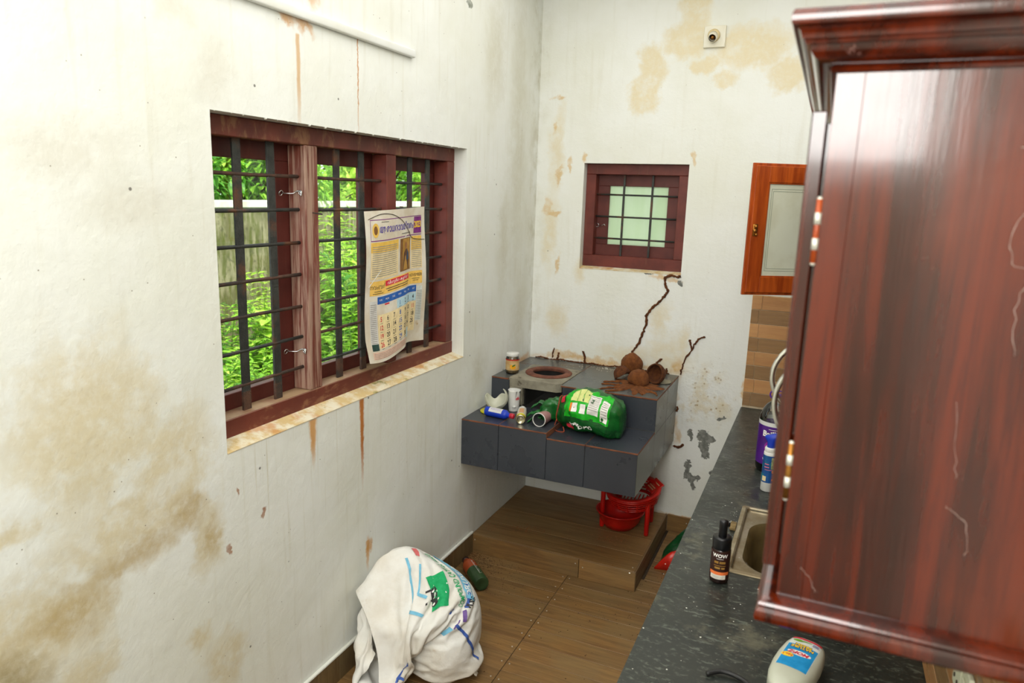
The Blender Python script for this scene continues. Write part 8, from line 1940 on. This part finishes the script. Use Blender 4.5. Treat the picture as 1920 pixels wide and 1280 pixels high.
10,11,12,30,27,31,28,7,15,22,20,23,25,-5,25,25,27,29,29,30,32,15,26,30,29,28,27,25,22,21,18,20,31,28,23,23,25,5,-35,-11,-34,-33,-12,-12,-27,-16,-25,-27,-30,-15,-28,-15,-29,-23,-28,-24,-16,-28,-30,-22,
-25,-7,3,-23,-32,-35,-37,-35,-26,-33,-20,-39,-25,-6,1,12,1,-1,-10,7,18,3,0,32,33,6,26,16,26,12,14,20,26,-7,27,28,29,29,30,31,30,29,29,26,26,24,22,21,20,21,23,29,30,25,24,25,24,5,-20,-20,-33,-36,-27,
-13,-7,-17,-30,-30,-18,-26,-28,-23,-27,-15,-28,-19,-29,-27,-29,-25,-7,-7,-6,-26,-26,-34,-36,-37,-34,-15,-24,-39,-23,-2,3,11,1,-5,-10,20,-6,0,15,24,13,21,29,5,27,1,20,29,19,-2,27,26,27,29,30,30,26,28,
30,23,28,22,23,22,24,26,28,31,25,27,28,27,16,-8,-20,-7,-25,-34,-35,-22,-11,-9,-20,-28,-28,-23,-29,-28,-26,-5,-23,-32,-25,-25,-26,-28,-18,-3,-3,-26,-21,-31,-36,-37,-29,-20,-35,2,-16,-26,1,11,-8,-4,-2,
18,-13,23,-20,34,12,32,22,23,-14,2,28,20,27,-8,28,28,28,29,29,27,28,32,24,33,16,25,25,26,28,28,28,28,29,30,28,21,6,-13,-17,-1,-18,-27,-33,-34,-19,-8,-14,-29,-22,-27,-29,-29,-25,-21,-21,-13,-25,-26,
-15,-29,-28,-11,2,-26,-30,-18,-31,-26,-31,-30,-30,-7,10,-19,-4,-15,-4,1,5,12,-9,22,-28,25,17,31,31,29,-19,-15,18,29,14,-4,28,28,29,28,29,30,31,32,31,32,25,22,21,27,29,29,29,29,30,28,23,14,1,-16,-16,2,
-12,-22,-29,-30,-33,-18,-9,-20,-31,-20,-28,-24,-22,-25,-30,-3,-24,-21,-27,-14,-31,3,-21,-28,-28,-26,-31,-26,-31,2,-37,11,-3,-4,-33,-7,5,4,4,-8,7,16,-27,8,22,29,31,29,-5,-19,4,15,21,2,24,26,28,29,30,
31,31,32,32,33,31,26,18,28,29,30,30,29,28,23,20,9,-3,-19,-13,3,-9,-16,-24,-28,-29,-33,-16,-15,-24,-29,-24,-31,-8,-26,-18,-30,-25,-4,-20,-14,-8,-22,-30,-31,-32,-21,-31,-29,-1,2,-39,16,5,-2,-25,-29,-2,
0,0,4,17,3,-23,1,17,27,32,25,-12,16,4,2,1,5,23,25,25,27,29,31,31,32,33,33,34,32,27,21,31,30,29,27,24,21,19,-1,-2,-21,-10,2,-5,-12,-21,-24,-25,-32,-31,-21,-14,-25,-29,-21,-18,-26,-29,-26,-24,-9,-20,
-15,5,-16,-26,-28,-30,-34,-30,-4,-3,1,-39,20,6,-32,-17,12,-27,-2,0,14,4,2,-18,-2,10,24,32,21,-11,6,11,2,5,3,21,24,25,27,27,29,31,31,33,33,34,35,33,27,28,28,26,24,21,20,16,10,-20,-20,-7,1,-2,-10,-18,
-22,-26,-24,-29,-30,-26,-15,-25,-17,-27,-28,-28,-23,-28,-18,0,-25,-3,-15,-21,-25,-27,-33,-1,-2,-4,-6,-39,24,-17,-34,7,11,-4,-26,-4,4,10,2,-5,-11,5,17,32,17,-7,1,8,4,9,3,18,23,24,27,28,28,30,31,31,33,
33,35,36,28,28,26,24,23,21,18,15,9,-16,-27,-6,0,-1,-6,-24,-16,-24,-23,-24,-26,-29,-26,-19,-29,-17,-27,-28,-19,-22,-20,-13,-6,-26,-19,-18,-18,-23,-34,-3,8,5,2,-37,11,-11,-32,16,5,-2,-4,-25,-5,-1,0,1,1,
11,-3,33,9,3,-3,4,8,11,1,17,20,24,26,28,29,30,31,32,33,33,33,31,30,27,24,26,22,19,17,14,8,-16,-27,-6,-2,-2,-2,-26,-13,-25,-24,-23,-22,-26,-22,-28,-22,-28,-14,-22,-13,-24,-9,-29,-26,-27,-17,-21,-20,
-10,-34,-1,8,8,17,-31,-23,-2,-5,14,-1,1,5,-10,-20,-5,-1,1,6,2,-14,32,-3,5,4,6,9,11,]
def sack():
    # half-millimetre steps from vertex to vertex
    co = np.cumsum(np.array([SACK_X, SACK_Y, SACK_Z]), axis=1).T * .0005
    NU, NV = SACK_NU, SACK_NV
    root = thing('feed_sack', 'white woven cattle-feed sack slumped against the left wall', 'sack', SACK_POS)
    sc_ = SACK_SCALE
    ca, sa = math.cos(SACK_ROT), math.sin(SACK_ROT)
    co = np.stack([co[:, 0] * ca - co[:, 1] * sa, co[:, 0] * sa + co[:, 1] * ca, co[:, 2]], 1) * sc_
    co[:, 2] -= co[:, 2].min() - .001
    F = []
    for j in range(NV):
        for i in range(NU):
            F.append((j * NU + i, j * NU + (i + 1) % NU, (j + 1) * NU + (i + 1) % NU, (j + 1) * NU + i))
    t = NT('woven_polypropylene')
    v = t.coord('Object')
    n = t.noise(v, 6.0, 5, .6)
    wv = t.n('ShaderNodeTexChecker'); t.put(wv.inputs[0], v); wv.inputs['Scale'].default_value = 260
    col = t.mix(t.ramp(n, .35, .72), srgb(238, 237, 232), srgb(222, 216, 204))
    n4 = t.noise(v, 11.0, 5, .65)
    col = t.mix(t.ramp(n4, .62, .74, 0, .4), col, srgb(190, 162, 120))
    M_SK = t.done(t.bsdf(col, .55, spec=.35, normal=t.bump(t.math('ADD', t.noise(v, 60, 3), t.noise(v, 22.0, 4, .6)), .25, .006)))
    o = obj('woven_fabric', (co.tolist(), F), M_SK, root, True, world=False)
    so_ = o.modifiers.new('thickness', 'SOLIDIFY'); so_.thickness = .0016; so_.offset = -1
    sb = o.modifiers.new('smooth', 'SUBSURF'); sb.levels = 1; sb.render_levels = 1
    # print: (i, j) grid coordinates -> surface
    G = co.reshape(NV + 1, NU, 3)
    Nn = np.zeros_like(G)
    for j in range(NV + 1):
        for i in range(NU):
            du = G[j, (i + 1) % NU] - G[j, (i - 1) % NU]
            dv = G[min(j + 1, NV), i] - G[max(j - 1, 0), i]
            c_ = np.cross(du, dv); Nn[j, i] = c_ / (np.linalg.norm(c_) + 1e-9)
    def S(u, v_, off):
        u = u % NU; v_ = min(max(v_, 0), NV - .001)
        i0, j0 = int(u), int(v_); fu, fv = u - i0, v_ - j0
        def lerp(A):
            a = A[j0, i0] * (1 - fu) + A[j0, (i0 + 1) % NU] * fu
            b = A[j0 + 1, i0] * (1 - fu) + A[j0 + 1, (i0 + 1) % NU] * fu
            return a * (1 - fv) + b * fv
        return tuple(lerp(G) + lerp(Nn) * off)
    def P(nm, ps, mat, lvl=1):
        return prints(nm, ps, lambda u, v_: S(u, v_, .0016 + .0009 * lvl), mat, o, True, world=False)
    def R(a, b, c, d): return rect2(a, b, c, d, max(1, int(abs(b - a) / .6)), max(1, int(abs(d - c) / .6)))
    def T(s, u, v_, hu, hv, flipu=1, flipv=1, bold=0):
        V, F_ = text2(s, 1.0, bold=bold)
        return [(u + x * hu * flipu, v_ + y * hv * flipv) for x, y in V], F_
    SACK_PRINT(P, R, T)

crumbs('lime_crumbs', [(1.40, -1.9, .08, .25, CZ + .0003, 1), (1.5, -2.3, .1, .15, CZ + .0003, .6), (1.41, -1.5, .015, .1, CZ + .0003, .8)], 34, M_PLAIN, 'white lime crumbs sprinkled on the granite counter', 'debris', .0008, .0028, 12)
SACK_POS = (.247, -1.690, 0.0)
SACK_SCALE = 1.045
SACK_ROT = 0.0
def SACK_PRINT(P, R, T):
    sky, blu, grn = ink('sack_sky', 120, 186, 216), ink('sack_blue', 62, 92, 168), ink('sack_green', 30, 160, 96)
    def line(p, q, w=.42):
        w = w * 1.5
        # printed stripe between two cloth-grid points
        d = Vector((q[0] - p[0], q[1] - p[1])); L = d.length; d /= L
        s = Vector((-d.y, d.x)) * w
        n = max(2, int(L / .5))
        V = []
        for i in range(n + 1):
            c = Vector(p) + d * L * i / n
            V += [tuple(c - s * .5), tuple(c + s * .5)]
        return V, [(2 * i, 2 * i + 2, 2 * i + 3, 2 * i + 1) for i in range(n)]
    def slant(vf, k=.62, u0=12.0):
        return [(u, v + k * (u - u0)) for u, v in vf[0]], vf[1]
    P('frame_lines', [line((20.5, 56.5), (9.5, 58.7)), line((9.5, 58.7), (5.5, 53.2)), line((18, 54), (12, 55.7)), line((12, 55.7), (9.6, 53))], sky)
    P('side_lines', [line((13, 40.3), (4, 37), .8), line((78, 34), (83.5, 17), .6), line((77, 64.5), (73.5, 61.5), .7), line((77, 64.5), (76.5, 58), .6), line((1, 41.5), (3, 41.5), .7)], blu)
    P('fold_lines', [line((73.5, 32), (76.5, 33.5), .8)], sky)
    P('banner', [slant(R(7, 21, 38.6, 42.4))], sky)
    P('banner_text', [slant(T('DELUXE PLUS', 14, 40.5, 2.0, 3.2, bold=.02))], ink('sack_white', 240, 240, 236), 2)
    P('title_text', [slant(T('COMPOUND CATTLE FEED', 12.5, 44.2, 1.45, 2.4, bold=.015))], grn, 2)
    P('panel', [slant(R(4.5, 14.5, 46.0, 51.2), .35, 9)], grn)
    # grazing cow, upside down with the flap
    P('cow_body', [ell2(9.4, 50.6, 2.3, 1.1, 18, .3)], I_BLACK, 2)
    P('cow_head', [ell2(6.9, 49.6, 1.0, .9, 14)], I_BLACK, 2)
    P('cow_leg', [poly2([(7.8, 51), (8.4, 51), (8.3, 53.2), (7.8, 53.2)])], I_BLACK, 2)
    P('cow_leg', [poly2([(10.6, 51.2), (11.3, 51.2), (11.2, 53.4), (10.7, 53.4)])], I_BLACK, 2)
    P('cow_patch', [ell2(9.0, 50.5, .8, .55, 12), ell2(10.4, 51.1, .5, .45, 12), ell2(6.7, 49.9, .4, .35, 10)], I_WHITE, 3)
    P('cow_horn', [poly2([(9.6, 49.6), (10.6, 46.8), (11.0, 47.0), (10.1, 49.8)]), poly2([(7.4, 49), (8.2, 46.6), (8.6, 46.9), (7.9, 49.2)])], I_WHITE, 3)
    P('brand_text', [slant(T('KSE', 6.3, 36.6, 2.6, 3.0, bold=.02), -.2, 6)], I_BLACK, 2)
    P('red_letters', [line((22.5, 53), (20, 53.6), .8)], ink('sack_red', 216, 110, 110))
    P('purple_smudge', [line((80.5, 34), (83, 37), .7), line((77, 33), (80, 35.5), .25)], ink('sack_purple', 110, 84, 150))
sack()

# ------------------------------------------------------------------ garden outside the window
def leaf_mat(name, c1, c2, c3):
    t = NT(name)
    oi = t.n('ShaderNodeObjectInfo').outputs['Random']
    v = t.coord('Object')
    n = t.noise(v, 2.2, 3, .6); n2 = t.noise(v, 14.0, 2, .6)
    col = t.mix(t.ramp(n, .35, .65), c1, c2)
    col = t.mix(t.ramp(n2, .5, .7, 0, .7), col, c3)
    ms = t.n('ShaderNodeMixShader'); tl = t.n('ShaderNodeBsdfTranslucent')
    t.put(tl.inputs[0], col); ms.inputs[0].default_value = .4
    b = t.bsdf(col, .45, spec=.4)
    t.t.links.new(b, ms.inputs[1]); t.t.links.new(tl.outputs[0], ms.inputs[2])
    return t.done(ms.outputs[0])
M_LF1 = leaf_mat('fresh_leaf', srgb(152, 200, 64), srgb(114, 172, 52), srgb(196, 222, 96))
M_LF2 = leaf_mat('lime_leaf', srgb(184, 218, 84), srgb(152, 198, 64), srgb(218, 232, 120))
M_LF3 = leaf_mat('deep_leaf', srgb(88, 150, 48), srgb(66, 124, 40), srgb(132, 184, 66))
M_STEM = pm('green_stem', srgb(110, 140, 60), srgb(90, 110, 50), 8, rough=.7)
M_BARK = pm('bark', srgb(84, 70, 52), srgb(62, 52, 40), 12, rough=.95)

def leaf(P, d, up, L, wd, curl=.18):
    """lanceolate folded leaf, 6 triangles"""
    d = d.normalized(); s = d.cross(up)
    s = s.normalized() if s.length > 1e-4 else Vector((1, 0, 0))
    n = s.cross(d).normalized()
    V = [P, P + d * L * .35 + s * wd + n * wd * .35, P + d * L * .35 - s * wd + n * wd * .35, P + d * L * .38,
         P + d * L * .72 + s * wd * .72 + n * (wd * .2 - L * curl * .4), P + d * L * .72 - s * wd * .72 + n * (wd * .2 - L * curl * .4), P + d * L * .74 - n * L * curl * .45, P + d * L - n * L * curl]
    F = [(0, 3, 1), (0, 2, 3), (1, 3, 6, 4), (3, 2, 5, 6), (4, 6, 7), (6, 5, 7)]
    return V, F

class Acc:
    def __init__(s): s.V = []; s.F = []
    def add(s, vf):
        n = len(s.V)
        s.V += [tuple(p) for p in vf[0]]; s.F += [tuple(i + n for i in f) for f in vf[1]]
    def vf(s): return s.V, s.F

def weed_meshes(seed, h, nst, mat, broad):
    rr = random.Random(seed)
    lv, sv = Acc(), Acc()
    for k in range(nst):
        a = rr.uniform(0, 6.28); lean = rr.uniform(.05, .28)
        hh = h * rr.uniform(.65, 1.0)
        pts = [Vector((rr.uniform(-.06, .06) + math.cos(a) * lean * hh * f ** 1.6, rr.uniform(-.06, .06) * 0 + math.sin(a) * lean * hh * f ** 1.6, hh * f)) for f in (0, .25, .5, .75, 1)]
        sv.add(tube(pts, [.006, .005, .004, .003, .002], 5))
        n = int(hh / .055)
        for i in range(n):
            f = .12 + .88 * i / n
            q = f * 4; j = min(3, int(q)); P = pts[j].lerp(pts[j + 1], q - j)
            for s in range(2 if f < .95 else 3):
                b = a + i * 1.57 + s * math.pi + rr.uniform(-.4, .4)
                d = Vector((math.cos(b), math.sin(b), rr.uniform(-.1, .55)))
                L = rr.uniform(.08, .15) * (1.25 - .5 * f) * (1.5 if broad else 1)
                lv.add(leaf(P, d, Vector((0, 0, 1)), L, L * (.30 if broad else .17), rr.uniform(.05, .3)))
    ml = bpy.data.meshes.new('foliage'); ml.from_pydata(lv.V, [], lv.F); ml.materials.append(mat)
    msm = bpy.data.meshes.new('stem'); msm.from_pydata(sv.V, [], sv.F); msm.materials.append(M_STEM)
    return ml, msm

GZ = -.45
def ground_mat():
    return pm('overgrown_soil', srgb(70, 92, 36), srgb(92, 84, 50), 3, rough=.95, bump=.5, bscale=12)
struct(obj('floor_garden', box(-16, -.2, -8, 20, GZ - .2, GZ), ground_mat()))
def outer_wall():
    t = NT('mossy_cement')
    v = t.coord('Object')
    s = t.n('ShaderNodeSeparateXYZ'); t.put(s.inputs[0], v)
    n = t.noise(t.mapping(v, (3, 3, 1.2)), 1.6, 6, .65); n2 = t.noise(t.mapping(v, (8, 8, 1.6)), 2.0, 5, .65); n3 = t.noise(v, 14.0, 4, .6)
    col = t.mix(t.ramp(n, .4, .62), srgb(136, 130, 104), srgb(96, 94, 66))
    col = t.mix(t.ramp(n2, .45, .6, 0, .85), col, srgb(78, 84, 34))
    col = t.mix(t.ramp(n3, .55, .7, 0, .6), col, srgb(66, 66, 46))
    w = obj('boundary_wall', box(-5.3, -5.05, -1, 14, GZ - .05, 1.66), t.done(t.bsdf(col, .9, spec=.2)))
    r = thing('boundary_wall', 'mossy cement boundary wall behind the garden weeds', 'wall', (-5.2, 5, GZ))
    w.name = 'wall_face'; w.parent = r
    w.location = Vector((0, 0, 0)) - Vector(r.location)
    obj('coping', box(-5.36, -5.0, -1, 14, 1.6605, 1.75, .01), pm('pale_cement', srgb(206, 204, 192), srgb(176, 174, 158), 4, rough=.9), r)
outer_wall()
VAR = [weed_meshes(1, 1.15, 7, M_LF1, False), weed_meshes(2, 1.3, 8, M_LF2, False), weed_meshes(3, .95, 6, M_LF1, True), weed_meshes(4, 1.2, 8, M_LF3, False), weed_meshes(5, 1.05, 7, M_LF2, True)]
rr = random.Random(21)
def weed(x, y, k, sc, rz):
    r = thing('leafy_weed', 'leafy green weed in the thicket outside the barred window', 'weed', (x, y, GZ), (0, 0, rz), 'garden weeds between the house and the boundary wall')
    r.scale = (sc, sc, sc)
    for nm, me in (('foliage', VAR[k][0]), ('stem', VAR[k][1])):
        o = bpy.data.objects.new(nm, me); COL.objects.link(o); o.parent = r
n = 0
for gx in range(10):
    X = -1.25 - gx * .34
    ya, yb = -4 + .93 * (1.606 - X), -4 + 2.0 * (1.606 - X)
    ny = int((yb - ya) / .42) + 1
    for gy in range(ny):
        x = X + rr.uniform(-.16, .16); y = ya + (yb - ya) * (gy + .5) / ny + rr.uniform(-.16, .16)
        # a taller clump on the right, lower growth by the left of the view
        f = (y - ya) / (yb - ya)
        hmax = .92 if X > -2.2 else 1.05 if X > -3.2 else 1.15
        if .30 < f < .62 and X < -2.6: hmax += .55
        if f < .2: hmax -= .12
        weed(x, y, rr.choice((0, 0, 1, 1, 2, 3, 4)), hmax * rr.uniform(.82, 1.12), rr.uniform(0, 6.28)); n += 1
def tree(x, y, h, r, mat, seed, lab, nl=5200):
    rr = random.Random(seed)
    root = thing('garden_tree', lab, 'tree', (x, y, GZ), group='trees beyond the boundary wall')
    P = [Vector((x, y, GZ)), Vector((x + .1, y + .05, GZ + h * .3)), Vector((x - .05, y + .1, GZ + h * .6)), Vector((x, y, GZ + h * .85))]
    acc = Acc(); acc.add(tube(P, [.14, .12, .08, .03], 8))
    cl = []
    for i in range(46):
        a = rr.uniform(0, 6.28); f = rr.uniform(.16, 1.0)
        q = r * math.sin(math.pi * min(1, .22 + .75 * f)) * rr.uniform(.35, 1.0)
        c = Vector((x + q * math.cos(a), y + q * math.sin(a), GZ + h * f))
        cl.append((c, rr.uniform(.3, .55)))
        acc.add(tube([Vector((x, y, GZ + h * f * .8)), c], [.03, .008], 5))
    lv = Acc()
    for i in range(nl):
        c, s = rr.choice(cl)
        d = Vector((rr.gauss(0, 1), rr.gauss(0, 1), rr.gauss(0, .8))).normalized()
        p = c + d * s * rr.uniform(.55, 1.0)
        dd = (d + Vector((rr.gauss(0, .6), rr.gauss(0, .6), rr.gauss(-.3, .5)))).normalized()
        L = rr.uniform(.10, .20)
        lv.add(leaf(p, dd, Vector((0, 0, 1)), L, L * .24, .2))
    obj('trunk', acc.vf(), M_BARK, root, True)
    obj('crown', lv.vf(), mat, root)
for i, (x, y, h, r, m, lab) in enumerate((
        (-6.6, 2.6, 4.4, 1.5, M_LF3, 'deep green tree beyond the wall, in the leftmost window light'),
        (-6.3, 4.4, 3.9, 1.4, M_LF1, 'fresh green tree beyond the wall, behind the left mullion'),
        (-6.8, 6.2, 4.6, 1.6, M_LF2, 'lime green tree beyond the wall, in the middle window light'),
        (-6.4, 8.2, 4.2, 1.5, M_LF1, 'fresh green tree beyond the wall, behind the calendar'),
        (-6.8, 10.2, 4.8, 1.7, M_LF2, 'lime green tree beyond the wall, farthest along it'),
        (-8.6, 3.6, 5.4, 1.9, M_LF3, 'taller deep green tree in the second row on the left'),
        (-8.8, 6.6, 5.6, 2.0, M_LF3, 'taller deep green tree in the second row, middle'),
        (-8.8, 9.8, 5.6, 2.0, M_LF3, 'taller deep green tree in the second row on the right'))):
    tree(x, y, h, r, m, 50 + i, lab)
